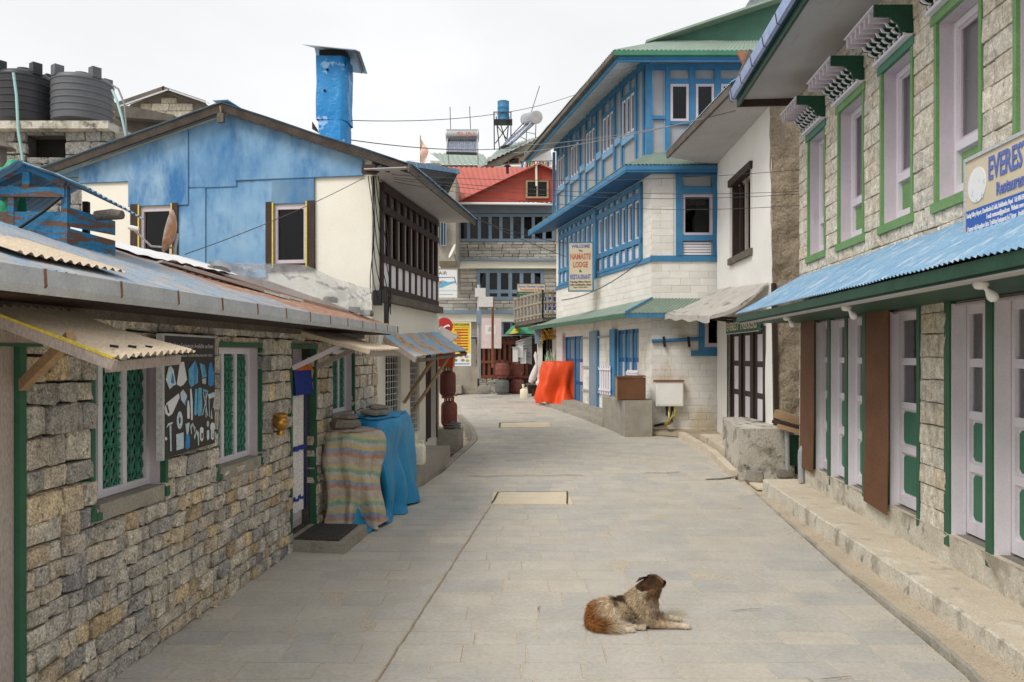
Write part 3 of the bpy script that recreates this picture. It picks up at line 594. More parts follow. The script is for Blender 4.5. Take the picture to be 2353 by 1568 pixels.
for i, w in enumerate((w1, w2, w3)):
    cols = ((.28, .62), (.36, .66), (.30, .66))[i]
    wd = glazed(LH, LW, w[0] + .005, w[1] - .005, w[2] + .02, w[3] - .005, 'lavender_pale', .05, cols, (), -.12, .05, mw=.045, pane='glass_clear')
    for a, b in ((w[1] - .012, w[1] - .001), (w[0] + .001, w[0] + .008)):
        m = MB(); m.wb(LW, a, b, w[2] + .016, w[3] - .006, -.19, .0); part('reveal_board', m, 'lavender', LH)
    m = MB(); m.wb(LW, w[0], w[1], w[3] - .006, w[3], -.19, -.005); part('head_board', m, 'lavender', LH)
    surround(LH, LW, w[0], w[1], w[2], w[3], .036, 'green', -.03, .04)
    m = MB(); m.wb(LW, w[0] - .045, w[0], w[2] - .07, w[2], -.03, .05); m.wb(LW, w[1], w[1] + .045, w[2] - .07, w[2], -.03, .05); m.wb(LW, w[0], w[0] + .05, w[2] - .075, w[2] - .03, .005, .053); part('frame_foot', m, 'green', LH)
    m = MB(); m.wb(LW, w[0] + .05, w[1] - .003, w[2] - .085, w[2] + .015, -.2, .035); part('sill', m, 'concrete', LH)
    g_ = MB(); gu = .085; nu = int((w[1] - w[0]) / gu); z = w[2] + .08      # iron scrollwork behind the panes
    for a in range(nu + 1):
        uu = w[0] + .04 + a * (w[1] - w[0] - .08) / nu; g_.wb(LW, uu - .005, uu + .005, w[2], w[3], -.098, -.092)
    zz = w[2] + .07; rr = 0
    while zz < w[3] - .05:
        for a in range(nu):
            uc = w[0] + .04 + (a + .5) * (w[1] - w[0] - .08) / nu
            g_.tube([LW.P(uc - .035, zz - .05, -.095), LW.P(uc - .02, zz + .01, -.095), LW.P(uc, zz + .045, -.095), LW.P(uc + .02, zz + .01, -.095), LW.P(uc + .035, zz - .05, -.095)], .008, 4, False)
            g_.tube([LW.P(uc - .022, zz - .02, -.095), LW.P(uc, zz - .045, -.095), LW.P(uc + .022, zz - .02, -.095)], .007, 4, False)
        if rr % 3 == 2: g_.wb(LW, w[0], w[1], zz + .05, zz + .056, -.10, -.088)
        zz += .1; rr += 1
    part('grille', g_, 'grille_green', LH)
    backing(LH, LW, w[0], w[1], w[2], w[3], -.25, 'interior', 'dark_backing')  # near-black sheet stands in for the unlit room behind the panes
# shop door
surround(LH, LW, dr[0], dr[1], dr[2] - .13, dr[3], .045, 'green', -.03, .05)
m = MB(); m.wb(LW, dr[1] - .34, dr[1] - .005, dr[2], dr[3], -.16, -.11); dl = part('door', m, 'lavender', LH)
m = MB(); m.wb(LW, dr[0] + .01, dr[1] - .345, dr[2], dr[3], -.2, -.16); dl2 = part('door', m, 'lavender', LH)
for zz in (dr[2] + .12, 1.0, 1.62):
    m = MB(); m.wb(LW, dr[0] + .05, dr[1] - .4, zz, zz + .05, -.16, -.145); part('rail', m, 'lavender_pale', dl2)
m = MB(); m.wb(LW, dr[1] - .3, dr[1] - .05, dr[2] + .08, dr[2] + .75, -.112, -.1); part('panel', m, 'lavender_pale', dl)
# door at the near end of the house
m = MB(); m.wb(LW, nd[1], nd[1] + .05, -.02, lt + .02, -.03, .05); part('frame_board', m, 'green', LH)
m = MB(); m.wb(LW, nd[1] - .16, nd[1] - .003, 0, lt, -.12, .02); part('door_post', m, 'woodpink', LH)
m = MB(); m.wb(LW, nd[0], nd[1] - .16, 0, lt, -.17, -.13); part('door', m, 'woodpink', LH)
# eaves: dark board, gutter in sections with rusty joints, tin roof
ge = LW.u(905, .5)
m = MB(); m.wb(LW, -2.6, ge - .05, 2.26, 2.285, .0, .47); part('soffit', m, 'woodbrown', LH)
m = MB(); m.wb(LW, -2.6, ge - .03, 2.21, 2.26, .05, .11); part('fascia', m, 'woodgrey', LH)
u = -2.4
while u < ge - .02:
    v = min(u + .57, ge); m = MB()
    m.slab([LW.P(u, 2.275, .43), LW.P(u, 2.262, .545), LW.P(u, 2.30, .56), LW.P(u, 2.375, .555), LW.P(u, 2.378, .54), LW.P(u, 2.29, .51)], LW.P(v, 0, 0) - LW.P(u, 0, 0)); gs = part('gutter_section', m, 'galv', LH)
    q = MB(); q.slab([LW.P(v - .012, 2.258, .53), LW.P(v - .012, 2.30, .564), LW.P(v - .012, 2.377, .559), LW.P(v - .012, 2.376, .54), LW.P(v - .012, 2.31, .53)], LW.t * .014); part('seam', q, 'rust', gs)
    u = v
rn, rz = -1.36, 3.02
m = MB(); m.corr(LW.P(-2.6, rz, rn), LW.P(ge + .35, rz, rn), LW.P(-2.6, 2.365, .545), LW.P(ge - .02, 2.365, .53), .07, .009, 10, .0, .006); roof = part('roof', m, 'rooftin', LH, smooth=60)
m = MB(); m.corr(LW.P(-2.6, rz - .01, rn - .02), LW.P(ge + .35, rz - .01, rn - .02), LW.P(-2.6, 2.5, -3), LW.P(ge + .4, 2.5, -3), .07, .009, 4); part('roof_back', m, 'rooftin', LH, smooth=60)
m = MB()
for a, z0 in ((.2, 0),): m.corr(LW.P(-1.1, 2.62, -.2), LW.P(-.35, 2.62, -.2), LW.P(-1.15, 2.45, .34), LW.P(-.3, 2.45, .34), .07, .01, 3, 0)
m2 = MB(); m2.v = [(x, y, z + .02) for x, y, z in m.v]; m2.f = m.f; part('roof_patch', m2, 'tin_cream', LH, smooth=60)
for a in (LW.u(470, -.5), LW.u(560, -.3)):                         # battens holding the sheets down
    m = MB(); p = LW.P(a, 2.36 + .345 * (.53 + .55), -.5) ; m.bar(LW.P(a - .55, 2.79, -.62), LW.P(a + .25, 2.60, -.06), .09, .018); part('batten', m, 'woodpink', LH)
    m = MB(); m.bar(LW.P(a - .4, 2.80, -.7), LW.P(a + .5, 2.55, .1), .05, .022); part('batten', m, 'cloth_white', LH)
# canopy over the near door, with its strut and rail; sheet hooks
def canopy(u0, u1, n1, zw, zo, mt, duo=0, zr=0):
    m = MB(); m.corr(LW.P(u0, zw, .02), LW.P(u1, zw, .02), LW.P(u0 + duo, zo, n1), LW.P(u1 + duo, zo + zr, n1), .06, .013, 6, .02, .006); c_ = part('canopy', m, mt, LH, smooth=60); return c_
cu0, cu1 = LW.u(265, .8), LW.u(450, .8)
zo1 = CAMZ + (HY - 822) / FPX * 3.45
cp = canopy(cu0, cu1, .8, 2.27, zo1, 'tin_cream', 0, .035)
m = MB(); m.bar(LW.P(cu0 - .004, 2.235, .02), LW.P(cu0 - .004, zo1 - .035, .8), .03, .05); part('edge_board', m, 'woodpink', cp)
m = MB(); m.bar(LW.P(cu0 - .012, 2.268, .02), LW.P(cu0 - .012, zo1 - .002, .8), .02, .012); part('edge_strip', m, 'yellow_strip', cp)
m = MB(); m.bar(LW.P(cu0 + .1, zo1 - .045, .70), LW.P(cu1 + .0, zo1 - .015, .70), .03, .05); part('rail', m, 'woodpink', cp)
m = MB(); m.bar(LW.P(nd[1] + .02, 1.84, .05), LW.P(cu0 + .06, 2.08, .55), .04, .055); part('strut', m, 'woodtan', cp)
for i in range(5):
    m = MB(); m.bar(LW.P(cu0 + .12 + i * .15, zo1 + .055, .70), LW.P(cu0 + .15 + i * .15, zo1 + .05, .72), .012, .012); part('hook', m, 'darkmetal', cp)
# canopy over the shop door
du0, du1 = LW.u(850, .82), LW.u(918, .82)
cp2 = canopy(du0, du1, .82, 2.27, 2.05, 'tin_cream', 0, .02)
m = MB(); m.bar(LW.P(du0 - .006, 2.24, .02), LW.P(du0 - .006, 2.025, .82), .03, .045); part('edge_board', m, 'tin_cream', cp2)
m = MB(); m.bar(LW.P(du0 + .03, 2.0, .76), LW.P(du1 - .03, 2.02, .76), .03, .06); part('rail', m, 'woodpink', cp2)
m = MB(); m.bar(LW.P(dr[0] - .02, 1.86, .05), LW.P(du0 + .1, 2.1, .5), .035, .05); part('strut', m, 'lavender', cp2)
m = MB(); m.bar(LW.P(dr[1] + .02, 1.86, .05), LW.P(du0 + .6, 2.09, .55), .035, .05); part('strut', m, 'woodpink', cp2)
# step, mat, curtain, brass pot
sp = thing('door_step', 'small concrete step below the shop door with curtain', 'step', LW.P(LW.u(735, .3), 0, .3))
m = MB(); a, b = LW.u(668, .1), LW.u(800, .5); m.hexa([LW.P(dr[0] + .0, -.05, -.12), LW.P(dr[1] + .02, -.05, -.12), LW.P(dr[1] + .05, -.05, .62), LW.P(dr[0] - .05, -.05, .62), LW.P(dr[0], .125, -.12), LW.P(dr[1] + .02, .125, -.12), LW.P(dr[1] + .05, .115, .61), LW.P(dr[0] - .05, .11, .6)])
part('slab', m, 'concrete', sp)
dm = MB(); dm.wb(LW, dr[0] + .0, dr[1] - .03, .122, .136, .06, .53)
nn = 14
for i in range(nn): dm.wb(LW, dr[0] + .02, dr[1] - .05, .136, .143, .075 + i * .032, .093 + i * .032)
solo('door_mat', dm, 'mat_grey', 'dark ribbed rubber mat lying on the concrete door step', 'door mat')
cur = thing('door_curtain', 'long white door curtain with blue borders and pleated blue and orange top', 'curtain', LW.P(dr[0] + .2, .2, 0))
def cloth(F, u0, u1, z0, z1, n, amp, waves, nu=30, nv=10):
    m = MB(); m.grid(lambda i, j: F.P(u0 + (u1 - u0) * i, z1 + (z0 - z1) * j, n + amp * (.4 + j) * math.sin(i * waves * 6.28 + j * 1.2)), nu, nv); return m
cu_ = dr[0] + .02
part('cloth', cloth(LW, cu_, cu_ + .42, .36, 1.86, .012, .014, 2.6), 'cloth_white', cur, smooth=60)
for zz in (1.02, .5): part('border', cloth(LW, cu_ + .0, cu_ + .425, zz - .025, zz + .025, .022, .014, 2.6), 'cloth_blue', cur, smooth=60)
part('border', cloth(LW, cu_ + .39, cu_ + .43, .36, 1.62, .03, .012, .5), 'cloth_blue', cur, smooth=60)
part('valance', cloth(LW, cu_ - .02, cu_ + .50, 1.58, 1.86, .06, .02, 7, 60), 'cloth_blue', cur, smooth=60)
part('valance_band', cloth(LW, cu_ - .02, cu_ + .50, 1.835, 1.885, .07, .012, 7, 60), 'cloth_orange', cur, smooth=60)
bp_ = LW.P(LW.u(645, .12), LW.z(645, 1000, .12), .12); m = MB()
m.lathe(bp_, [(.035, 0), (.04, .025), (.026, .045), (.05, .07), (.07, .10), (.074, .125), (.062, .155), (.052, .165), (.062, .175), (.064, .195), (.05, .205), (.015, .215)], 20)
bpo = solo('brass_pot', m, 'brass', 'brass pot hanging on the stone wall beside the curtained door', 'pot', smooth=50)
m = MB(); m.bar(bp_ + Vector((0, 0, .14)) - LW.n * .13, bp_ + Vector((0, 0, .14)) - LW.n * .07, .02); part('bracket', m, 'darkmetal', bpo)
# small board under the near canopy
nb = thing('door_board', 'pale board with green rim and green lettering above the near door', 'sign', LW.P(nd[1] - .3, lt, .1))
m = MB(); m.wb(LW, nd[1] - 1.2, nd[1] + .13, 2.055, 2.2, .05, .075); part('board', m, 'woodpink', nb)
m = MB(); m.wb(LW, nd[1] - 1.2, nd[1] + .132, 2.04, 2.056, .045, .08); part('rim', m, 'green', nb)
for pts in ([(-.10, .125), (-.085, .13), (-.12, .07), (-.135, .07)], [(.02, .09), (.05, .125), (.085, .13), (.05, .075)], [(-.30, .10), (-.26, .115), (-.27, .13), (-.31, .12)]):
    m = MB(); m.slab([LW.P(nd[1] + a, 2.045 + b, .075) for a, b in pts], LW.n * .003); part('letter_stroke', m, 'green', nb)
# trekking-gear board between the windows
gu0, gu1 = LW.u(372, .13), LW.u(505, .1)
G0, G1 = LW.P(gu0, 0, .14), LW.P(gu1, 0, .06); GB = Wall((G0.x, G0.y), (G1.x - G0.x, G1.y - G0.y), (1, 0)); gw = (G1 - G0).length
gzb, gzt = GB.z(430, 1038), GB.z(500, 778)
gb = thing('gear_sign', 'black hire-shop board with blue and white pictures of trekking gear', 'sign', (G0.x, G0.y, gzb))
m = MB(); m.wb(GB, 0, gw, gzb, gzt, -.03, 0); part('board', m, 'board_black', gb)
m = MB(); m.wb(GB, -.03, 0, gzb - .01, gzt + .012, -.035, .008); m.wb(GB, 0, gw + .01, gzt, gzt + .014, -.035, .008); part('rim', m, 'ink_grey', gb)
def gpoly(pts, mt, nm='picture', dn=.002):
    """pictures printed on the board, in pixels of the enlarged photograph"""
    P = []
    for x, y in pts:
        u = (x - 92) / (782 - 92) * gw; t = u / gw; top = 92 + (135 - 92) * t; bot = 1478 + (1345 - 1478) * t
        P.append(GB.P(u, gzt - (y - top) / (bot - top) * (gzt - gzb), dn))
    m = MB(); m.slab(P, GB.n * .002); return part(nm, m, mt, gb)
def ell(cx, cy, a, b, n=14): return [(cx + a * math.cos(6.283 * i / n), cy + b * math.sin(6.283 * i / n)) for i in range(n)]
gpoly([(115, 590), (150, 450), (175, 437), (205, 480), (235, 650), (200, 665), (160, 700)], 'ink_pale'); gpoly([(175, 630), (185, 520), (205, 560), (212, 640)], 'ink_deep', dn=.004)
gpoly([(285, 400), (335, 395), (375, 600), (330, 655), (290, 675), (245, 650)], 'paper_white')
gpoly([(392, 490), (483, 380), (525, 500), (520, 640), (430, 688), (400, 640)], 'ink_blue'); gpoly([(470, 460), (483, 385), (505, 500), (495, 640), (475, 660)], 'ink_deep', dn=.004)
gpoly([(548, 415), (620, 440), (650, 575), (585, 590)], 'ink_blue'); gpoly([(580, 600), (640, 590), (635, 660), (590, 655)], 'ink_grey')
gpoly([(690, 420), (720, 412), (740, 470), (765, 540), (755, 670), (710, 690), (670, 670), (672, 520)], 'ink_deep')
gpoly([(130, 850), (270, 752), (280, 800), (190, 980), (150, 1005), (110, 970), (103, 900)], 'paper_white'); gpoly([(115, 880), (130, 870), (155, 965), (140, 970)], 'board_black', dn=.004)
gpoly([(290, 750), (325, 710), (375, 780), (355, 895), (300, 830)], 'ink_pale'); gpoly([(340, 870), (375, 790), (358, 895)], 'ink_deep', dn=.004)
gpoly([(385, 840), (400, 840), (412, 940), (410, 1048), (380, 1045), (376, 930)], 'paper_white'); gpoly([(415, 710), (432, 705), (450, 850), (450, 1065), (430, 1065), (422, 840)], 'paper_white')
gpoly([(485, 710), (517, 712), (505, 1015), (470, 1010)], 'ink_blue'); gpoly([(530, 700), (575, 700), (585, 900), (578, 1020), (530, 1025), (515, 980)], 'ink_blue')
gpoly([(595, 715), (675, 735), (665, 760), (600, 745)], 'ink_blue')
for a, b in (((600, 750), (665, 1030)), ((665, 755), (590, 1015)), ((640, 760), (640, 1045))):
    gpoly([(a[0] - 4, a[1]), (a[0] + 4, a[1]), (b[0] + 4, b[1]), (b[0] - 4, b[1])], 'ink_pale')
gpoly([(670, 780), (765, 757), (782, 805), (685, 838)], 'ink_pale')
for a, b in (((685, 840), (692, 1040)), ((765, 815), (772, 975)), ((770, 820), (750, 940))): gpoly([(a[0] - 4, a[1]), (a[0] + 4, a[1]), (b[0] + 4, b[1]), (b[0] - 4, b[1])], 'ink_pale')
gpoly(ell(282, 1058, 36, 102), 'ink_pale'); gpoly(ell(280, 1062, 10, 38), 'board_black', dn=.004)
gpoly([(160, 1110), (178, 1110), (182, 1400), (168, 1400)], 'ink_pale'); gpoly([(120, 1130), (140, 1085), (195, 1070), (185, 1095), (150, 1105)], 'ink_pale', dn=.004)
gpoly([(240, 1215), (330, 1200), (332, 1380), (243, 1400)], 'ink_pale'); gpoly([(360, 1240), (375, 1225), (400, 1230), (412, 1260), (412, 1370), (380, 1400), (352, 1375)], 'ink_deep'); gpoly([(355, 1105), (410, 1090), (390, 1225), (370, 1225)], 'ink_pale')
gpoly([(418, 1130), (450, 1097), (490, 1160), (478, 1210), (455, 1130), (435, 1150), (442, 1225), (430, 1225)], 'ink_grey'); gpoly([(468, 1260), (505, 1180), (540, 1220), (538, 1360), (527, 1360), (520, 1250), (500, 1220), (478, 1290)], 'ink_pale')
gpoly([(552, 1170), (570, 1150), (600, 1165), (602, 1290), (578, 1320), (556, 1295)], 'paper_white'); gpoly([(570, 1220), (592, 1220), (590, 1280), (572, 1285)], 'board_black', dn=.004)
gpoly([(655, 1195), (685, 1190), (690, 1290), (665, 1310), (652, 1280)], 'ink_pale'); gpoly(ell(668, 1120, 18, 36), 'ink_grey'); gpoly(ell(740, 1160, 36, 55), 'paper_white'); gpoly([(715, 1190), (765, 1190), (762, 1290), (740, 1310), (715, 1290)], 'paper_white'); gpoly([(730, 1230), (750, 1228), (745, 1280), (735, 1280)], 'ink_blue', dn=.006)
gpoly([(710, 1065), (722, 950), (738, 1050), (735, 1062)], 'ink_grey'); gpoly(ell(118, 1254, 12, 20), 'paper_white')
def gtext(s, x0, x1, y, h):
    t = ((x0 + x1) / 2 - 92) / 690; top = 92 + 43 * t; bot = 1478 - 133 * t; k = (gzt - gzb) / (bot - top)
    text('lettering', s, GB.P(t * gw, gzt - (y - top) * k, .003), GB.t, (0, 0, 1), h * k, 'ink_grey', gb, (x1 - x0) / 690 * gw, .001)
gtext('Trekking Equipment Available on Rent', 150, 748, 240, 52); gtext('E-mail: trek@hotmail.com  Tel: 038-550036, Mob: 9841 402776', 130, 735, 340, 30)
# ---------------------------------------------------------------- things on and beside the stone house
def blob(c, r, sx=1, sy=1, sz=1, seed=0, nu=12, nv=8, amp=.2, flat=None):
    m = MB(); c = Vector(c)
    def fn(i, j):
        th, ph = i * 2 * math.pi, (j - .5) * math.pi; d = Vector((math.cos(th) * math.cos(ph), math.sin(th) * math.cos(ph), math.sin(ph)))
        q = r * (1 + amp * mnoise.noise(d * 1.6 + Vector((seed * 7.3, 0, 0)))); p = Vector((d.x * q * sx, d.y * q * sy, d.z * q * sz))
        if flat: p.z = max(min(p.z, flat), -flat)
        return c + p
    m.grid(fn, nu, nv); bm = bmesh.new(); me = bpy.data.meshes.new('x'); me.from_pydata(m.v, [], m.f); bm.from_mesh(me)
    bmesh.ops.remove_doubles(bm, verts=bm.verts, dist=1e-4); bm.to_mesh(me); bm.free(); q = MB(); q.add([v.co for v in me.vertices], [tuple(p.vertices) for p in me.polygons]); bpy.data.meshes.remove(me); return q
def flatrock(c, lx_, ly_, h, rz=0, seed=0, tilt=(0, 0)):
    """a split slate slab: irregular outline, broken edges, uneven faces"""
    r_ = random.Random(seed); n = 11; M = Matrix.Translation(Vector(c)) @ Matrix.Rotation(rz, 4, 'Z') @ Matrix.Rotation(tilt[0], 4, 'X') @ Matrix.Rotation(tilt[1], 4, 'Y')
    ang = [6.283 * (i + r_.uniform(-.3, .3)) / n for i in range(n)]; rad = [r_.uniform(.78, 1.08) for _ in range(n)]; m = MB(); rings = []
    for s_, z in ((.86, 0), (1, .25 * h), (.97, .7 * h), (.82, h)):
        rings.append([M @ Vector((math.copysign(abs(math.cos(a)) ** .7, math.cos(a)) * lx_ / 2 * q * s_ * r_.uniform(.96, 1.03), math.copysign(abs(math.sin(a)) ** .7, math.sin(a)) * ly_ / 2 * q * s_ * r_.uniform(.96, 1.03), z + r_.uniform(-.1, .1) * h)) for a, q in zip(ang, rad)])
    m.add([p for r2 in rings for p in r2], [(k * n + i, k * n + (i + 1) % n, (k + 1) * n + (i + 1) % n, (k + 1) * n + i) for k in range(3) for i in range(n)] + [tuple(range(n - 1, -1, -1)), tuple(3 * n + i for i in range(n))]); return m
def drape(cx, cy, hx, hy, rz, prof, k=80, lump=0, folds=9, amp=.03, seed=0, flare=0., top_n=5, sq=4, zb=lambda x, y: 0, hem=.02):
    """cloth thrown over something: prof = (height, spread) from the shoulder down to the hem"""
    m = MB(); rings = []; ca, sa = math.cos(rz), math.sin(rz)
    def pt(a, s_): 
        c_, s2 = math.cos(a), math.sin(a); q = (abs(c_) ** sq + abs(s2) ** sq) ** (-1 / sq); return c_ * q * hx * s_, s2 * q * hy * s_
    full = [(prof[0][0] + .02 * (1 - s_), s_ * .97) for s_ in [0.02, .3, .55, .75, .9]] + prof
    for ri, (z, s_) in enumerate(full):
        row = []; dn = max(0, ri - 5) / max(1, len(prof) - 1)
        for i in range(k):
            a = 2 * math.pi * i / k; x, y = pt(a, s_); nz_ = mnoise.noise(Vector((math.cos(a) * 1.7 + seed, math.sin(a) * 1.7, z * 1.5)))
            f = 1 + (amp * dn * math.sin(a * folds + 2.2 * nz_ + seed) + amp * 1.2 * dn * nz_) / max(.2, min(hx, hy))
            f += lump * mnoise.noise(Vector((math.cos(a) * 1.1 + seed * 3, math.sin(a) * 1.1, z * 1.8 + seed))); x, y = x * f, y * f; f2 = 1 + .05 * (.35 - abs(mnoise.noise(Vector((x * 3.4 + seed, y * 3.4, z * 3.0))))) + .03 * (.3 - abs(mnoise.noise(Vector((x * 8 + seed, y * 8, z * 6 + 3))))) + .012 * mnoise.noise(Vector((x * 9 + seed, y * 9, z * 5))) + .008 * mnoise.noise(Vector((x * 22, y * 22 + seed, z * 14))); x, y = x * f2, y * f2; zz = z + (.02 * mnoise.noise(Vector((x * 4 + seed, y * 4, 0)))) + .008 * mnoise.noise(Vector((x * 15, y * 15, seed))) + (hem * math.sin(a * 5 + seed) * dn if ri > len(full) - 3 else 0)
            X, Y = cx + x * ca - y * sa, cy + x * sa + y * ca; row.append((X, Y, max(zz, zb(X, Y) + .006)))
        rings.append(row)
    n = len(rings); m.add([p for r_ in rings for p in r_], [(r_ * k + i, r_ * k + (i + 1) % k, (r_ + 1) * k + (i + 1) % k, (r_ + 1) * k + i) for r_ in range(n - 1) for i in range(k)] + [tuple(range(k - 1, -1, -1))]); return m
# goods under tarpaulins against the wall
def onwall(u, n): p = LW.P(u, 0, n); return p.x, p.y
ub0, ub1 = dr[1] + .25, LW.u(862) + .05
bx_, by_ = onwall(LW.u(885, .35), .40)
rz_ = math.atan2(LW.t.y, LW.t.x)
bt_c = gp(905, 1150)
m = drape(-1.74, 9.95, .84, .33, rz_, [(1.22, .80), (1.20, .90), (1.15, .98), (1.08, 1.03), (1.02, 1.06)] + [(.98 - .04 * i, 1.065 + .004 * i) for i in range(23)] + [(.08, 1.17), (.04, 1.19), (.015, 1.21)], 260, .34, 11, .06, 3.1, sq=3)
solo('blue_tarpaulin', m, 'blue_tarp', 'blue tarpaulin draped over goods against the stone house wall', 'tarpaulin', smooth=70)
def stripecol(p):
    z = p[2] + .035 * mnoise.noise(Vector((p[0] * 5, p[1] * 5, p[2] * 3))) + .25 * (p[1] - 8.9); k = z / .045
    cs = [(.52, .45, .37), (.50, .30, .22), (.32, .35, .44), (.58, .47, .24), (.54, .48, .41), (.28, .42, .32), (.56, .48, .28), (.50, .42, .37)]
    c_ = Vector(cs[int(k) % 8]); f = mnoise.noise(Vector(p) * 40) * .06 + mnoise.noise(Vector(p) * 7) * .08; return tuple(max(0, v + f) for v in c_)
m = drape(-1.88, 9.0, .42, .31, rz_, [(1.12, .82), (1.10, .92), (1.07, .98)] + [(1.035 - .045 * i, 1 + .007 * i) for i in range(22)] + [(.06, 1.17), (.05, 1.19)], 200, .42, 9, .05, 8.7, sq=2.6)
m2 = MB(); m2.v = m.v; m2.f = m.f; fine = MB()
# finer rows so that the woven stripes have clean edges
def refine(mb, k, n):
    rows = [mb.v[i * k:(i + 1) * k] for i in range(len(mb.v) // k)]; out = []
    for a, b in zip(rows, rows[1:]):
        for s_ in range(n): out.append([tuple(Vector(p).lerp(Vector(q), s_ / n)) for p, q in zip(a, b)])
    out.append(rows[-1]); q = MB(); N = len(out)
    q.add([p for r_ in out for p in r_], [(r_ * k + i, r_ * k + (i + 1) % k, (r_ + 1) * k + (i + 1) % k, (r_ + 1) * k + i) for r_ in range(N - 1) for i in range(k)]); return q
m = refine(m, 200, 3); m.col = [stripecol(p) for p in m.v]
solo('striped_tarpaulin', m, 'stripes', 'striped woven plastic sheet in faded red, yellow, green and blue over goods', 'tarpaulin', smooth=70)
m = drape(-1.90, 8.99, .30, .20, rz_, [(.9, 1.0), (.3, 1.0), (.12, 1.15), (.05, 1.6), (.02, 1.95)], 60, 0, 9, .01, 5.2); solo('blue_undersheet', m, 'blue_tarp', 'dark blue sheet showing under the hem of the striped sheet', 'tarpaulin', smooth=70)
for i, (c_, a, b, h, rz2, lab) in enumerate([((-1.95, 8.92, 1.14), .34, .26, .10, .3, 'thick brown slate slab lying on top of the striped sheet'), ((-1.94, 9.0, 1.24), .26, .2, .045, 1.1, 'thin flat slate on top of the thick brown slab'), ((-1.74, 9.6, 1.24), .55, .3, .06, 1.4, 'long grey slate slab lying on the blue tarpaulin'), ((-1.74, 10.1, 1.24), .5, .28, .055, 1.3, 'flat slate at the far end of the blue tarpaulin'), ((-1.72, 9.85, 1.30), .34, .22, .04, .9, 'thin slate across two slabs on the blue tarpaulin')]):
    solo('slate_slab', flatrock(c_, a, b, h, rz2, i + 40, (.04 * i, .03)), 'slate', lab, 'stone', 'slates holding the tarpaulins down', smooth=25)
for i, (q, a, b, h, rz2, lab) in enumerate([(gp(925, 1157), .36, .2, .07, .15, 'long flat slate on the paving by the hem of the blue tarpaulin'), (gp(940, 1133), .16, .15, .13, .4, 'small round stone on the hem of the blue tarpaulin'), (gp(862, 1180), .16, .26, .13, .3, 'upright stone against the hem of the striped sheet'), (gp(805, 1200), .34, .26, .2, .1, 'dark block of stone below the striped sheet'), (gp(820, 1215), .15, .12, .06, .4, 'small pale stone at the corner of the concrete door step')]):
    solo('loose_stone', flatrock(q + Vector((0, .02, .005)), a, b, h, rz2, i + 60), 'slate', lab, 'stone', 'stones weighing the tarpaulins down', smooth=30)
jc = MB(); jp = LW.P(LW.u(946, .62), 0, .62)
def jerrycan(p, w, d, h):
    r_ = thing('jerrycan', '', 'jerrycan', p); m = MB(); sec = lambda s_, z: [(p[0] + x * s_ * w / 2, p[1] + y * s_ * d / 2, p[2] + z) for x, y in ((-1, -.7), (-.7, -1), (.7, -1), (1, -.7), (1, .7), (.7, 1), (-.7, 1), (-1, .7))]
    rg_ = [sec(.92, 0), sec(1, .03 * h / .3), sec(1, .7 * h), sec(.85, .8 * h), sec(.4, .86 * h)]
    m.add([q for s_ in rg_ for q in s_], [(i * 8 + j, i * 8 + (j + 1) % 8, (i + 1) * 8 + (j + 1) % 8, (i + 1) * 8 + j) for i in range(4) for j in range(8)] + [tuple(range(7, -1, -1)), tuple(range(32, 40))]); part('body', m, 'jerry', r_, smooth=50)
    m = MB(); m.lathe((p[0] - w * .1, p[1], p[2] + .84 * h), [(.03, 0), (.03, .06 * h / .3), (.045, .06 * h / .3), (.045, .12 * h / .3)], 10); part('cap', m, 'jerry', r_, smooth=40)
    m = MB(); m.tube([(p[0] + w * .1, p[1], p[2] + .82 * h), (p[0] + w * .14, p[1], p[2] + .95 * h), (p[0] + w * .34, p[1], p[2] + .95 * h), (p[0] + w * .4, p[1], p[2] + .78 * h)], .018, 6); part('handle', m, 'jerry', r_, smooth=50); return r_
j_ = jerrycan((-1.42, 11.35, .37), .26, .2, .36); j_['label'] = 'white jerrycan on the concrete plinth behind the blue tarpaulin'
# plastic sheet over the roof
def roofz(n): return 2.365 + (rz - 2.365) * (.545 - n) / (.545 - rn)
pu0, pu1 = LW.u(480, -1.0), ge + .3
def roof_hit(px, py, lift=.03):
    lo, hi = 3.0, 14.0                                          # march along the sight line down to the tin roof
    f = lambda d: (lambda p: p.z - lift - roofz((p - LW.A).dot(LW.n)))(at(px, py, d))
    for _ in range(50):
        md = (lo + hi) / 2
        if f(md) > 0: lo = md
        else: hi = md
    return at(px, py, lo)
ptop = [at(478, 610, 9.6), at(560, 606, 10.4), at(640, 606, 10.9), at(705, 610, 11.0), at(770, 640, 11.0), at(815, 655, 10.95), at(852, 663, 10.9)]
pbot = [roof_hit(x, y, .04) for x, y in ((485, 622), (560, 646), (630, 668), (700, 688), (760, 704), (805, 716), (850, 730))]
def pl_(L_, t):
    t *= len(L_) - 1; a = min(int(t), len(L_) - 2); return L_[a].lerp(L_[a + 1], t - a)
m = MB(); m.grid(lambda i, j: pl_(ptop, i).lerp(pl_(pbot, i), j) + Vector((0, 0, 1)) * ((.10 * math.sin(j * 3.14) * (.3 + .7 * i)) * mnoise.noise(Vector((i * 9, j * 3.5, 3))) * 1.6 + .05 * math.sin(j * 3.14) + (.05 - .14 * abs(mnoise.noise(Vector((i * 11, j * 5, 1)))) - .06 * abs(mnoise.noise(Vector((i * 26, j * 11, 4))))) * (1 - abs(2 * j - 1))), 90, 30)
solo('plastic_sheet', m, 'plastic_sheet', 'crumpled grey plastic sheet spread over the rusty tin roof against the blue house', 'sheet', smooth=30)
m = MB(); m.grid(lambda i, j: LW.P(LW.u(250, -1.0) + 1.7 * i, roofz(-1.25 + .5 * j) + .025 + .03 * abs(mnoise.noise(Vector((i * 8, j * 4, 7)))), -1.25 + .5 * j + .12 * i), 24, 6)
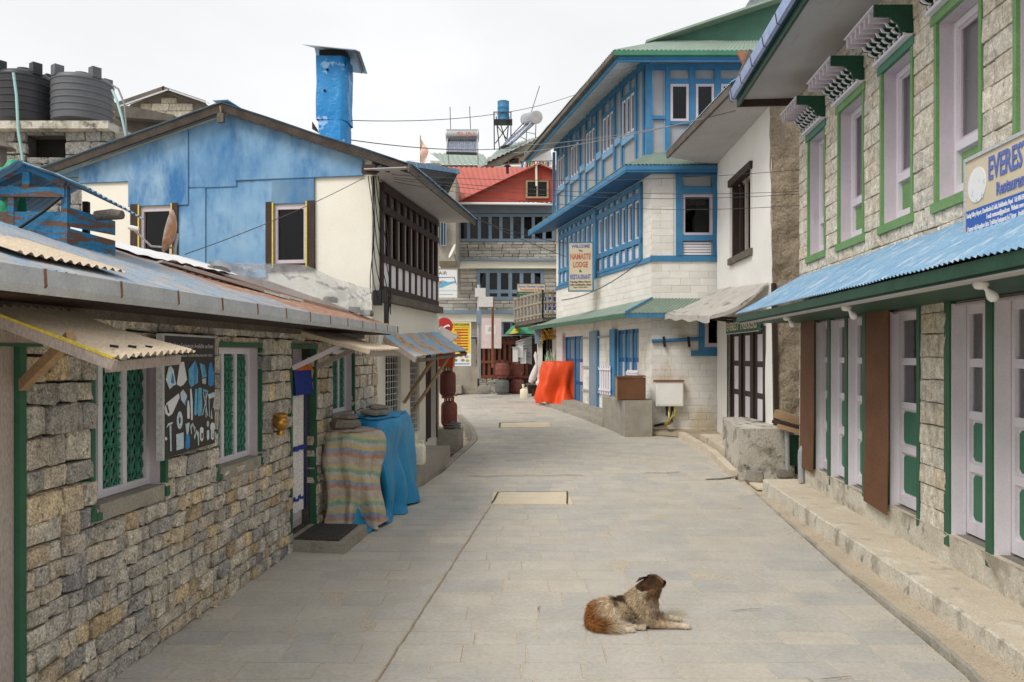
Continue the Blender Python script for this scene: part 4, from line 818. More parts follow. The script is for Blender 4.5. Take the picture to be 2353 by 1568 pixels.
solo('white_sheet', m, 'paper_white', 'torn white plastic sheet lying along the tin roof beside the roof vent', 'sheet', smooth=70)
for i, (px, n) in enumerate(((500, -.75), (842, .2), (815, .1), (760, -.45))):
    u = LW.u(px, n); solo('roof_stone', flatrock(LW.P(u, roofz(n) + .02, n), .3 if i else .38, .13, .07, 1.3, 80 + i), 'slate', ['grey stone holding the upper edge of the plastic sheet', 'flat stone at the gutter end of the tin roof', 'small stone beside the gutter end of the tin roof', 'stone on the lower edge of the plastic sheet'][i], 'stone', 'stones on the tin roof', smooth=25)
# wooden roof vent (blue, peeling) with a little tin roof
vn = -.95; VU0, VU1 = LW.u(-60, vn), LW.u(208, vn)
vp = at(208, 568, 5.3)
VA = Wall((vp.x, vp.y), (-1, -.06), (0, -1)); vz = roofz(-.9) - .1
def vz_(py): return CAMZ + (HY - py) / FPX * vp.y
VT = thing('roof_vent', 'small peeling blue wooden smoke vent with tin gable roof on the tin roof', 'roof vent', (vp.x - .3, vp.y + .2, vz))
d0 = VA.u(150)
m = MB(); m.hexa([VA.P(d0, vz, 0), VA.P(d0 + .9, vz, 0), VA.P(d0 + .9, vz, -.02), VA.P(d0, vz, -.02), VA.P(d0, vz_(487), 0), VA.P(d0 + .9, vz_(492), 0), VA.P(d0 + .9, vz_(492), -.02), VA.P(d0, vz_(487), -.02)]); part('front_board', m, 'peel', VT)
for a, b in ((475, 520), (523, 572)):
    m = MB(); A0, A1 = VA.P(d0 - .004, 0, 0), VA.P(VA.u(207), 0, -.36); m.hexa([Vector((A0.x, A0.y, vz_(b))), Vector((A1.x, A1.y, vz_(b + 2))), Vector((A1.x, A1.y + .02, vz_(b + 2))), Vector((A0.x, A0.y + .02, vz_(b))), Vector((A0.x, A0.y, vz_(a))), Vector((A1.x, A1.y, vz_(a + 12))), Vector((A1.x, A1.y + .02, vz_(a + 12))), Vector((A0.x, A0.y + .02, vz_(a)))]); part('side_board', m, 'peel', VT)
for px in (148, 25, -60):
    m = MB(); u = VA.u(px); m.wb(VA, u - .02, u + .02, vz, vz_(428), -.04, 0.004); part('post', m, 'peel', VT)
m = MB(); u = VA.u(195, -.36); m.wb(VA, u - .02, u + .02, vz, vz_(440), -.40, -.36); part('post', m, 'woodbrown', VT)
m = MB(); m.wb(VA, VA.u(150), VA.u(-60), vz_(455), vz_(432), -.03, .012); part('beam', m, 'peel', VT)
ua, ub, uc = VA.u(150), VA.u(62), VA.u(-25)
m = MB(); m.bar(VA.P(ua, vz_(425), 0), VA.P(ub, vz_(388), 0), .03, .035); part('rafter', m, 'peel', VT)
m = MB(); m.bar(VA.P(uc, vz_(430), 0), VA.P(ub, vz_(388), 0), .03, .035); part('rafter', m, 'peel', VT)
m = MB(); m.bar(VA.P(ub, vz_(432), .0), VA.P(ub, vz_(390), .0), .05, .03, (0, 1, 0)); part('king_post', m, 'peel', VT)
m = MB(); m.corr(VA.P(ub, vz_(378), -.75), VA.P(ub, vz_(378), .1), VA.P(VA.u(225), vz_(462), -.75), VA.P(VA.u(215), vz_(436), .1), .07, .008, 4); part('roof_sheet', m, 'rooftin_blue', VT, smooth=60)
m = MB(); m.corr(VA.P(ub, vz_(378), -.75), VA.P(ub, vz_(378), .1), VA.P(VA.u(-60), vz_(450), -.75), VA.P(VA.u(-50), vz_(440), .1), .07, .008, 4); part('roof_sheet', m, 'rooftin_blue', VT, smooth=60)
m = MB(); a = VA.P(VA.u(205), vz_(490), -.1); m.tube([a, a + Vector((.12, -.02, .005)), a + Vector((.2, -.03, 0))], [.035, .04, .032], 8); bt = part('bent_pipe', m, 'woodgrey', VT, smooth=50)
m = MB(); m.tube([VA.P(VA.u(145), vz_(455), .02), VA.P(VA.u(105), vz_(490), .03), VA.P(VA.u(50), vz_(530), .04)], .01, 6); part('cable', m, 'cable', VT)
m = blob(at(20, 440, 5.6), .13, 1.0, .6, 1.5, 3, 16, 10, .5); solo('green_bag', m, 'greenbag', 'crumpled green plastic bag stuffed in the end of the roof vent', 'bag', smooth=60)
# satellite dish on the roof
dp = at(402, 610, 7.9); dsh = thing('satellite_dish', 'rust-streaked white satellite dish seen edge-on before the blue house window', 'satellite dish', dp)
dc = at(392, 533, 7.9); ax = Vector((-.94, -.30, .22)).normalized()
m = MB(); m.lathe(dc, [(.01, -.05), (.10, -.04), (.17, -.015), (.225, .02), (.227, .028), (.17, -.003), (.1, -.028), (.01, -.036)], 26, ax); part('reflector', m, 'dish_rust', dsh, smooth=50)
m = MB(); m.tube([dp, dp + Vector((0, 0, .18)), dc - ax * .07], .018, 8); part('post', m, 'pipe_grey', dsh, smooth=50)
m = MB(); m.tube([dc - ax * .03 + Vector((0, 0, -.16)), dc + ax * .18 + Vector((0, -.02, -.2)), dc + ax * .36 + Vector((0, -.03, -.06))], .012, 6); part('arm', m, 'pipe_grey', dsh, smooth=50)
m = MB(); q = dc + ax * .36 + Vector((0, -.03, -.06)); m.lathe(q, [(.022, -.03), (.026, 0), (.026, .06), (.015, .07)], 10, -ax); part('receiver', m, 'paper_white', dsh, smooth=40)
m = MB(); m.box(dp.x - .05, dp.x + .05, dp.y - .05, dp.y + .05, dp.z - .02, dp.z + .03); part('foot', m, 'woodgrey', dsh)
# ================================================================ the blue house
BH = thing('blue_house', 'cream house with blue sheet-metal gable and dark lattice window band', 'house', (BC[0] - 2, BC[1] + 1, 0))
def bz(px, py, n=0): return BF.z(px, py, n)
pk_u = BF.u(510, .2); pk_z = BF.z(510, 243, .2)
er_u = -.66; er_z = 4.70
el_u = BF.u(60, .2); el_z = BF.z(60, 405, .2)
def under(u): return (pk_z + (er_z - pk_z) * (pk_u - u) / (pk_u - er_u) if u < pk_u else pk_z + (el_z - pk_z) * (u - pk_u) / (el_u - pk_u)) - .09
uL = BF.u(188)
lw = (BF.u(398), BF.u(323), bz(360, 605), bz(360, 478)); rw = (BF.u(707), BF.u(630), bz(670, 606), bz(670, 473))
m = MB(); holes_mesh(m, BF, 0, uL, 1.5, bz(780, 405), [rw, lw], 0, .2); part('front_wall', m, 'cream', BH)
m = MB(); us = [0, pk_u, uL]; m.add([BF.P(0, bz(780, 405), -.004)] + [BF.P(uL, bz(780, 405), -.004)] + [BF.P(u, under(u) + .05, -.004) for u in (uL, pk_u, 0)], [(0, 1, 2, 3, 4)]); part('gable_backing', m, 'cream', BH)
backing(BH, BF, 0, uL, 1.5, 4.5, -.6)
def panel(pxa, pxb, ya, yb, lift=0.01):
    """one sheet of the gable cladding; ya None = up to the roof"""
    a, b = BF.u(pxb), BF.u(pxa); zb = bz((pxa + pxb) / 2, yb); m = MB(); n0 = .004 + lift
    if ya is None:
        top = [(b, under(b))] + ([(pk_u, under(pk_u))] if a < pk_u < b else []) + [(a, under(a))]
        poly = [(a, zb), (b, zb)] + top
    else: zt = bz((pxa + pxb) / 2, ya); poly = [(a, zb), (b, zb), (b, zt), (a, zt)]
    m.slab([BF.P(u, z, n0) for u, z in poly], BF.n * .012); o = part('metal_sheet', m, 'bluesheet', BH)
    q = MB(); q.wb(BF, a, b, zb - .004, zb + .008, n0 + .012, n0 + .0145); part('bottom_seam_shade', q, 'seam_shade', o)  # dark strips paint in the shadow line and staining at the sheet laps
    zr_ = min(under(a), zt if ya else 99) - .02; q = MB(); q.wb(BF, a - .003, a + .008, zb + .009, zr_, n0 + .012, n0 + .0145); part('side_seam_shade', q, 'seam_shade', o)
    return o
panel(133, 186, None, 410, .004); panel(184, 300, None, 421, .012); panel(298, 436, None, 474, .02); panel(434, 546, None, 432, .012); panel(544, 836, None, 411, .02)
panel(412, 436, 470, 640, .004); panel(434, 475, 430, 640, .012); panel(473, 589, 418, 640, .004); panel(587, 614, 466, 640, .012); panel(587, 628, 413, 469, .008); panel(626, 724, 410, 469, .014); panel(300, 323, 470, 480, .004)
for (a, b), (o0, o1) in (((lw[0], lw[1]), (BF.u(412), BF.u(303))), ((rw[0], rw[1]), (BF.u(725), BF.u(613)))):
    w = lw if a == lw[0] else rw
    for p, q in ((o0, a), (b, o1)):
        m = MB(); m.wb(BF, p + .002, q - .002, w[2] - .1, w[3] + .06, .0, .045); part('window_board', m, 'woodbrown', BH)
        e = q if p == o0 else p
        m = MB(); m.wb(BF, e - .012, e + .012, w[2] - .06, w[3] + .05, .045, .055); part('yellow_strip', m, 'yellow_strip', BH)
    wd = glazed(BH, BF, a + .004, b - .004, w[2], w[3], 'lavender', .055, (), (), -.06, .07)
    m = MB(); m.wb(BF, o0, o1, w[2] - .12, w[2], -.02, .03); part('sill', m, 'woodbrown', BH)
# side wall on the lane
ue = BS.u(1009)
sb = (BS.u(874), BS.u(1000), BS.z(880, 674), BS.z(876, 428))
gw_ = [(BS.u(885), BS.u(921), .62, 1.98), (BS.u(942), BS.u(964), .62, 1.98), (BS.u(980), BS.u(1002), .37, 2.0)]
m = MB(); holes_mesh(m, BS, 0, ue, 0, 4.9, [(sb[0] + .03, sb[1] - .03, sb[2] + .1, sb[3] - .03)] + gw_, 0, .18); part('side_wall', m, 'cream', BH)
m = MB(); e = BS.P(ue, 0); m.quad(e, e - BS.n * 4, e - BS.n * 4 + Vector((0, 0, 4.9)), e + Vector((0, 0, 4.9))); part('back_wall', m, 'cream', BH)
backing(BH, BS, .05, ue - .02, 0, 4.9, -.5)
for w in gw_[:2]:
    nb_ = MB()
    for k in range(7):
        u = w[0] + .03 + k * (w[1] - w[0] - .06) / 6; nb_.wb(BS, u - .006, u + .006, w[2], w[3], -.06, -.045)
    for k in range(14):
        z = w[2] + .04 + k * .1; nb_.wb(BS, w[0], w[1], z - .006, z + .006, -.045, -.034)
    part('window_grille', nb_, 'grille_white', BH)
    glazed(BH, BS, w[0] + .004, w[1] - .004, w[2], w[3], 'woodbrown', .06, (.5,), (), -.14, .06)
m = MB(); w = gw_[2]; m.wb(BS, w[0] + .01, w[1] - .01, w[2], w[3], -.14, -.10); part('door', m, 'woodbrown', BH); surround(BH, BS, w[0], w[1], w[2], w[3], .05, 'woodbrown', -.01, .02)
# lattice band: small lights on top, tall sashes, white panels at the foot
band = MB(); nw_ = 9; W_ = sb[1] - sb[0]; zt = sb[3]; zA = zt - .36; zB = sb[2] + .52; n0, n1 = .0, .045
for z0, z1 in ((sb[2] - .02, sb[2] + .10), (zB - .05, zB + .05), (zA - .05, zA + .06), (zt - .08, zt + .04)): band.wb(BS, sb[0] - .04, sb[1] + .04, z0, z1, n0, n1 + .02)
for k in range(nw_ + 1):
    u = sb[0] + W_ * k / nw_; band.wb(BS, u - .045, u + .045, sb[2], zt, n0, n1)
bo = part('window_band', band, 'woodbrown', BH)
for k in range(nw_):
    a, b = sb[0] + W_ * k / nw_ + .045, sb[0] + W_ * (k + 1) / nw_ - .045
    m = MB(); m.wb(BS, a, b, zA + .06, zt - .08, .012, .018); part('top_light', m, 'glass_clear', bo)
    m = MB(); m.wb(BS, a, b, zB + .05, zA - .05, .008, .014); part('pane', m, 'glass', bo)
    m = MB(); m.wb(BS, a + .03, a + .06, zB + .05, zA - .05, .014, .04); part('sash_bar', m, 'woodpink', bo)
    m = MB(); m.wb(BS, a + .01, b - .01, sb[2] + .10, zB - .05, .01, .03); part('panel', m, 'lavender_pale', bo)
    m = MB(); m.wb(BS, a, b, zA + .06, zt - .08, -.12, -.115); part('blind', m, 'cloth_white', bo)
m = MB(); m.wb(BS, -.02, sb[1] + .1, sb[2] - .14, sb[2] - .02, .0, .14); part('ledge', m, 'woodgrey', BH)
# roof
RN = BS.t
def RP(u, z, dn): return BF.P(u, z, dn)
len_ = ue + .25
rf = MB(); rf.corr(RP(pk_u, pk_z + .05, -len_), RP(pk_u, pk_z + .05, .24), RP(er_u - .06, er_z + .03, -len_), RP(er_u - .06, er_z + .03, .24), .08, .01, 4); part('roof', rf, 'rooftin_blue', BH, smooth=60)
rf = MB(); rf.corr(RP(pk_u, pk_z + .05, -len_), RP(pk_u, pk_z + .05, .24), RP(el_u, el_z + .05, -len_), RP(el_u, el_z + .05, .24), .08, .01, 4); part('roof', rf, 'rooftin_blue', BH, smooth=60)
m = MB(); m.wb(BF, pk_u - .12, pk_u + .12, pk_z + .06, pk_z + .07, -len_, .25); part('ridge_cap', m, 'rooftin_blue', BH)
for (a, za), (b, zb2) in (((pk_u, pk_z), (er_u, er_z)), ((pk_u, pk_z), (el_u, el_z))):
    m = MB(); m.slab([RP(a, za + .035, .16), RP(b, zb2 + .02, .16), RP(b, zb2 - .09, .16), RP(a, za - .09, .16)], BF.n * .05); part('barge_board', m, 'woodblack', BH)
m = MB(); m.slab([RP(er_u + .02, er_z - .02, .34), RP(er_u + .02, er_z - .02, -len_), RP(0, er_z - .02, -len_), RP(0, er_z - .02, .34)], (0, 0, -.012)); part('soffit', m, 'soffit', BH)
m = MB(); m.slab([RP(er_u, er_z + .015, .36), RP(er_u, er_z + .015, -len_), RP(er_u, er_z - .10, -len_), RP(er_u, er_z - .10, .36)], BS.n * .025); part('fascia', m, 'woodgrey', BH)
m = MB(); m.wb(BF, pk_u - .06, pk_u + .04, pk_z - .27, pk_z - .13, .21, .27); part('ridge_beam_end', m, 'woodgrey', BH)
m = MB(); q = BF.P(pk_u, pk_z - .02, .25); m.tube([q, q + Vector((.01, 0, -.09)), q + Vector((-.02, 0, -.16))], .012, 5); part('rope', m, 'woodtan', BH)
# chimney of dented blue sheet, tilted cap
ch_d = 12.3
def cz(py): return CAMZ + (HY - py) / FPX * ch_d
ca = at(727, 300, ch_d).x; cb_ = at(796, 300, ch_d).x
m = MB()
def chim(x0, x1, y0, y1, z0, z1, seed, amp):
    k = 24; rows = 14; vs = []
    per = [(x0, y0), (x1 - .1 * (x1 - x0) * 1.6, y0 - .0), (x1, y0 + .12), (x1, y1), (x0, y1)]
    L_ = [(Vector(per[(i + 1) % 5]) - Vector(per[i])).length for i in range(5)]; T = sum(L_)
    def pp(t):
        t *= T
        for i in range(5):
            if t <= L_[i] or i == 4: return Vector(per[i]).lerp(Vector(per[(i + 1) % 5]), min(1, t / L_[i]))
            t -= L_[i]
    fs = []
    for r_ in range(rows + 1):
        z = z0 + (z1 - z0) * r_ / rows
        for i in range(40):
            p = pp(i / 40); c_ = Vector(((x0 + x1) / 2, (y0 + y1) / 2)); d = (p - c_); q = 1 + amp * mnoise.noise(Vector((p.x * 4 + seed, p.y * 4, z * 3.2))); vs.append((c_.x + d.x * q, c_.y + d.y * q, z))
    fs = [(r_ * 40 + i, r_ * 40 + (i + 1) % 40, (r_ + 1) * 40 + (i + 1) % 40, (r_ + 1) * 40 + i) for r_ in range(rows) for i in range(40)]; return vs, fs
chn = thing('chimney', 'tall dented bright blue sheet-metal chimney with tilted grey cap', 'chimney', ((ca + cb_) / 2, ch_d + .2, 5.0))
m.add(*chim(ca, cb_, ch_d, ch_d + .5, cz(274), cz(128), 2, .06)); part('upper_stack', m, 'bluevivid', chn, smooth=35)
m = MB(); m.add(*chim(ca + .03, cb_ - .02, ch_d + .02, ch_d + .48, cz(345), cz(270), 9, .04)); part('lower_stack', m, 'bluevivid', chn, smooth=35)
x0, x1 = at(705, 100, ch_d).x, at(823, 100, ch_d).x; zc = cz(115)
m = MB(); m.slab([(x0, ch_d - .25, zc - .02), (x1, ch_d - .25, zc - .1), (x1 - .02, ch_d + .25, zc + .06), (x0 + .06, ch_d + .25, zc + .13)], (0, 0, .012)); cp_ = part('cap', m, 'galv', chn)
m = MB(); m.slab([(x0 + .06, ch_d + .25, zc + .13), (x1 - .02, ch_d + .25, zc + .06), (x1, ch_d + .78, zc - .1), (x0, ch_d + .78, zc - .02)], (0, 0, .012)); part('cap_back', m, 'galv', cp_)
m = MB(); m.quad((x1 - .04, ch_d - .2, zc - .08), (x1 - .05, ch_d + .25, zc + .05), (x1 - .04, ch_d + .7, zc - .08), (x1 - .0, ch_d + .25, zc - .30)); m.box(ca + .03, cb_ - .03, ch_d + .06, ch_d + .44, zc - .25, zc + .03); part('cap_side', m, 'darkmetal', cp_)
for px, py in ((752, 160), (746, 208)):
    m = MB(); q = at(px, py, ch_d - .02); m.lathe(q, [(.02, -.01), (.022, .0), (.01, .01)], 7, (0, -1, 0)); part('hole', m, 'black', chn)
m = MB(); q = at(717, 296, ch_d + .1); m.slab([q, q + Vector((.1, 0, -.06)), q + Vector((.08, 0, .0)), q + Vector((.0, 0, .12))], (0, .05, 0)); part('flashing', m, 'darkmetal', chn)
# tin awning over the lane with struts
aw = thing('lane_awning', 'patched blue and rust striped tin awning on poles along the cream wall', 'awning', BS.P(1, 2, .3))
an = .62; TL, TR, BL, BR = BS.P(BS.u(882), BS.z(882, 770), .01), BS.P(BS.u(1007), BS.z(1007, 764), .01), at(956, 820, BS.P(BS.u(956, an), 0, an).y), at(1074, 806, BS.P(BS.u(1074, an), 0, an).y)
for k in range(9):
    i0, i1 = k / 9, (k + 1) / 9 + .012; m = MB(); m.corr(TL.lerp(TR, i0), TL.lerp(TR, i1), BL.lerp(BR, i0), BL.lerp(BR, i1), .09, .012, 5, .03); m.v = [(x, y, z + .006 * (k % 2)) for x, y, z in m.v]; part('sheet', m, ['awning_mix', 'awning_tan', 'awning_mix', 'awning_tan', 'awning_mix', 'awning_mix', 'awning_tan', 'awning_mix', 'awning_mix'][k], aw, smooth=60)
m = MB(); m.bar(TL - Vector((0, .02, .06)), BL - Vector((0, .02, .05)), .03, .08); part('edge_board', m, 'woodpink', aw)
m = MB(); m.bar(BL + Vector((-.03, 0, -.07)), BR + Vector((-.05, 0, -.07)), .04, .05); part('rail', m, 'woodgrey', aw)
m = MB(); m.bar(TR - Vector((0, 0, .06)), BR - Vector((.02, 0, .08)), .03, .08); part('edge_board', m, 'red_wall', aw)
for (ax_, ay), (bx2, by2), wn_ in (((994, 828), (926, 926), .02), ((1034, 817), (950, 940), .02)):
    a_ = at(ax_, ay, BS.P(BS.u(ax_, .55), 0, .55).y); b_ = BS.P(BS.u(bx2), BS.z(bx2, by2), wn_); m = MB(); m.bar(a_, b_, .045); part('strut', m, 'woodtan', aw)
# plinth, cable box, cables on the corner
pl = MB(); a, b = .12, BS.u(1037, .62)
pl.slab([BS.P(a, -.05, -.02), BS.P(b, -.05, -.02), BS.P(b, -.05, .6), BS.P(a, -.05, .64)], (0, 0, .42)); solo('concrete_plinth', pl, 'concrete', 'long grey concrete plinth along the foot of the cream house', 'plinth')
mb_ = thing('meter_box', 'small dark junction box where cables meet on the cream house corner', 'junction box', BS.P(.03, 4.4, .05))
m = MB(); q = at(845, 390, 11.1); m.box(q.x - .08, q.x + .12, q.y - .06, q.y + .06, q.z - .06, q.z + .06); part('box', m, 'woodbrown', mb_)
m = MB(); m.tube([q + Vector((.1, 0, -.02)), q + Vector((.2, 0, .03)), q + Vector((.32, 0, -.03))], [.05, .045, .02], 7); part('cable_bundle', m, 'cable', mb_)
m3 = thing('splice_box', 'black cable splice boxes hanging below the lattice window band', 'junction box', at(872, 690, 11.3))
for px, py, w, h in ((868, 685, .12, .22), (884, 682, .07, .2), (888, 720, .06, .3)):
    q = at(px, py, 11.25); m = MB(); m.box(q.x - w / 2, q.x + w / 2, q.y - .05, q.y + .05, q.z - h / 2, q.z + h / 2); part('box', m, 'darkmetal', m3)
random.seed(5)
for i in range(7):
    x0 = 846 + i * 4; pts = []
    for k in range(9):
        t = k / 8; pts.append(at(x0 + 10 * math.sin(t * 5 + i) * (.3 + t) + t * (18 - 3 * i) + 6 * i * t, 405 + t * (270 + 12 * i), 11.17 + .02 * i))
    m = MB(); m.tube(pts, .007, 5); part('hanging_cable', m, 'cable', mb_)
# gas cylinders by the lane
def gascyl(p, label, r=.16, h=.56, group=None, mt='gas_red'):
    t = thing('gas_cylinder', label, 'gas cylinder', p, group); p = Vector(p)
    m = MB(); m.lathe(p, [(r * .62, .05), (r * .86, .07), (r * .98, .11), (r, .15), (r, h * .48), (r * 1.015, h * .5), (r, h * .52), (r, h * .74), (r * .93, h * .83), (r * .7, h * .89), (r * .3, h * .92)], 22); part('body', m, mt, t, smooth=40)
    m = MB(); m.lathe(p, [(r * .75, 0), (r * .75, .07), (r * .72, .07), (r * .72, 0)], 20); part('foot_ring', m, mt, t, smooth=40)
    m = MB(); m.lathe(p + Vector((0, 0, h * .9)), [(.03, 0), (.03, .05), (.018, .06), (.018, .09)], 8); part('valve', m, 'brass', t, smooth=40)
    for k in range(4):
        a_ = 6.283 * (k + .4) / 4; q = p + Vector((math.cos(a_) * r * .62, math.sin(a_) * r * .62, h * .84)); m = MB(); m.bar(q, q + Vector((0, 0, h * .18)), .035, .012, (math.cos(a_), math.sin(a_), 0)); part('guard_post', m, mt, t)
    m = MB(); m.lathe(p + Vector((0, 0, h * 1.02)), [(r * .60, 0), (r * .66, 0), (r * .66, .025), (r * .60, .025)], 20); part('guard_ring', m, mt, t, smooth=40); return t
gc = at(1032, 985, 15.3)
gpl = MB(); gpl.slab([(gc.x - .3, gc.y - .28, -.1), (gc.x + .2, gc.y - .28, -.1), (gc.x + .26, gc.y + .4, -.1), (gc.x - .3, gc.y + .4, -.1)], (0, 0, gc.z + .1)); solo('cylinder_plinth', gpl, 'concrete', 'low concrete block under the pair of stacked gas cylinders', 'plinth')
gascyl(gc, 'red gas cylinder standing on the low block beside the cream house', .165, .60); gascyl(gc + Vector((-.03, .0, .61)), 'red gas cylinder stacked on another beside the cream house', .165, .60)
ob = thing('orange_cover', 'orange plastic cover on top of the two stacked gas cylinders', 'cover', gc + Vector((0, 0, 1.24)))
m = MB(); q = gc + Vector((-.05, 0, 1.24)); m.hexa([q + Vector(v) for v in ((-.17, -.14, 0), (.13, -.14, 0), (.15, .14, 0), (-.17, .14, 0), (-.19, -.16, .36), (.16, -.16, .36), (.17, .16, .36), (-.19, .16, .36))]); part('cover', m, 'orange', ob)
m = MB(); q2 = q + Vector((0, -.165, .2)); m.bar(q2 + Vector((-.17, 0, 0)), q2 + Vector((.15, 0, 0)), .01, .02); part('seam', m, 'red_wall', ob)
m = MB(); m.tube([gc + Vector((.15 * math.cos(t * .5) + .1, -.2 + .06 * math.sin(t * .5), .02 + .004 * t)) for t in range(30)], .014, 6); solo('hose_coil', m, 'cable_grey', 'coiled grey hose lying in front of the stacked gas cylinders', 'hose', smooth=50)
# ================================================================ behind the blue house: tank building and dark gable
TD = 17.0
TB = thing('tank_house', 'rough stone outbuilding with flat concrete slab carrying two water tanks', 'building', at(120, 400, TD))
TW = Wall((at(-80, 0, TD).x, TD), (1, 0), (0, -1)); tz = lambda py: CAMZ + (HY - py) / FPX * TD
tu = lambda px: TW.u(px)
ho = (tu(62), tu(150), tz(362), tz(312))
m = MB(); holes_mesh(m, TW, 0, tu(262), tz(520), tz(300), [ho], -.03, .3); part('wall', m, 'mortar_dark', TB); backing(TB, TW, ho[0] - .2, ho[1] + .2, ho[2] - .2, ho[3] + .2, -.5)
random.seed(9); pieces(TB, TW, courses(0, tu(262), tz(520), tz(302), [ho], (.2, .34), (.25, .6), .015, .09, -.05, .03), [unit_stone(i + 30, .2, .9, .1, .15) for i in range(8)], 'stone_dark', 'stone', 'stone_infill', 300)
m = MB(); m.slab([TW.P(0, tz(303), .25), TW.P(tu(262), tz(303), .25), TW.P(tu(292), tz(318), -.6), TW.P(tu(292), tz(318), -3), TW.P(0, tz(303), -3)], (0, 0, .17)); part('slab', m, 'concrete_mould', TB)
def tank(pxc, pyb, w, py0, label, mt):
    c_ = at(pxc, pyb, TD + .75); r = w / 2 / FPX * TD; H = (pyb - py0) / FPX * TD
    t = thing('water_tank', label, 'water tank', c_); prof = [(r * .97, 0)]
    nr = 6
    for k in range(nr):
        z0 = H * .04 + k * H * .8 / nr; z1 = z0 + H * .8 / nr; prof += [(r * .975, z0 + .0), (r * .975, z1 - .05), (r * 1.0, z1 - .035), (r * 1.0, z1 - .015), (r * .975, z1)]
    prof += [(r * .97, H * .86), (r * .9, H * .91), (r * .6, H * .97), (r * .28, H * 1.0), (r * .27, H * 1.06), (r * .02, H * 1.07)]
    m = MB(); m.lathe(c_, prof, 40); part('body', m, mt, t, smooth=40)
    for k in range(4):
        a_ = -.6 + k * 1.57; q = c_ + Vector((math.cos(a_) * r * .84, math.sin(a_) * r * .84, H * .86)); m = MB(); m.bar(q, q + Vector((0, 0, H * .22)), .2, .2, (math.cos(a_), math.sin(a_), 0)); part('lifting_lug', m, mt, t)
    return t
tank(190, 286, 136, 172, 'dark grey ribbed plastic water tank beside a blacker one', 'tank_grey'); tank(58, 286, 128, 162, 'black ribbed plastic water tank with a pale hose down its front', 'tank')
m = MB(); m.tube([at(31, 168, TD - .1), at(38, 220, TD - .15), at(42, 300, TD - .3), at(50, 350, TD - .3), at(56, 400, TD - .3)], .03, 7); solo('teal_hose', m, 'hose_teal', 'pale teal hose hanging down the front of the black water tank', 'hose', smooth=60)
m = MB(); m.tube([at(258, 208, TD + .4), at(268, 230, TD + .2), at(280, 270, TD), at(291, 320, TD)], .03, 7); solo('teal_pipe', m, 'hose_teal', 'pale teal pipe running down beside the grey water tank', 'pipe', smooth=60)
m = MB(); m.tube([at(258, 196, TD + .4), at(272, 205, TD + .2), at(286, 240, TD), at(291, 310, TD)], .022, 7); solo('black_pipe', m, 'cable_grey', 'thin dark pipe arching from the grey water tank', 'pipe', smooth=60)
# old tin stovepipe hat at the far left
sv_ = thing('stovepipe', 'rusty tin stovepipe with conical hat beside the tank outbuilding', 'chimney', at(0, 400, 15)); q = at(2, 400, 15)
m = MB(); m.lathe(q, [(.1, -.3), (.1, .5)], 14); part('pipe', m, 'woodgrey', sv_, smooth=40)
m = MB(); m.lathe(q + Vector((0, 0, .5)), [(.26, 0), (.02, .2), (.01, .2)], 16); part('hat', m, 'woodgrey', sv_, smooth=40)
GD = 24.0
GH = thing('gable_house', 'dark-roofed house with pale stone gable behind the blue house', 'house', at(380, 300, GD))
def gq(px, py, dd=0): return at(px, py, GD + dd)
GW = Wall((gq(290, 0).x, GD), (1, 0), (0, -1))
m = MB(); m.slab([gq(285, 262), gq(300, 240), gq(385, 209), gq(470, 236), gq(480, 300), gq(285, 300)], (0, .3, 0)); part('gable_wall', m, 'mortar_pale', GH)
random.seed(2)
its = [q for q in courses(GW.u(325), GW.u(445), GW.z(380, 275), GW.z(380, 226), [], (.22, .26), (.5, .8), .02, .06, -.01, 0, True) if q[1] + .12 < GW.z(380, 222) - abs(q[0] - GW.u(385)) * .30]
pieces(GH, GW, its, [unit_stone(60 + i, .06, .97, .03, .05) for i in range(4)], 'stone_pale', 'stone', 'stone_infill')
for a, b in (((275, 246), (388, 207)), ((385, 207), (482, 240))):
    m = MB(); m.slab([gq(*a), gq(*b), gq(b[0], b[1] + 13), gq(a[0], a[1] + 13)], (0, -.06, 0)); m.v = [(x, y - .3, z) for x, y, z in m.v]; part('barge_board', m, 'woodgrey', GH)
    m = MB(); m.slab([gq(*a, -.5), gq(*b, -.5), gq(*b, 3), gq(*a, 3)], (0, 0, .05)); part('roof', m, 'tin_grey', GH)
m = MB(); m.slab([at(262, 250, 20), at(292, 243, 20), at(398, 264, 20), at(398, 278, 20), at(262, 268, 20)], (0, .5, 0)); m.slab([at(262, 262, 20.3), at(400, 270, 20.3), at(400, 330, 20.3), at(262, 330, 20.3)], (0, .5, 0)); part('lean_to_roof', m, 'woodgrey', GH)
# ================================================================ the far building across the lane
FB = thing('far_lodge', 'grey stone guest house with blue-grey windows and red tin roof', 'building', (0, 31, .5))
fu = lambda px: FW.u(px)
def fz(py): return CAMZ + (HY - py) / FPX * 31.0
w_up = (fu(1052), fu(1275), fz(556), fz(492)); w_mid = (fu(1095), fu(1250), fz(690), fz(620)); w_gr = (fu(1150), fu(1200), fz(820), fz(735))
m = MB(); holes_mesh(m, FW, fu(990), fu(1300), 0, fz(466), [w_up, w_mid, w_gr], -.04, .3); part('wall', m, 'stone_far', FB)
backing(FB, FW, fu(990), fu(1300), 0, fz(470), -.8)
random.seed(4); pieces(FB, FW, courses(fu(1047), fu(1290), fz(597), fz(557), [], (.10, .15), (.25, .6), .012, .08, -.04, .01) + courses(fu(1006), fu(1290), fz(716), fz(618), [w_mid, (fu(985), fu(1058), fz(670), fz(620))], (.12, .18), (.3, .7), .012, .08, -.04, .01), [unit_stone(80 + i, .1, .93, .06, .1) for i in range(6)], 'stone_far', 'stone', 'stone_infill', 300)
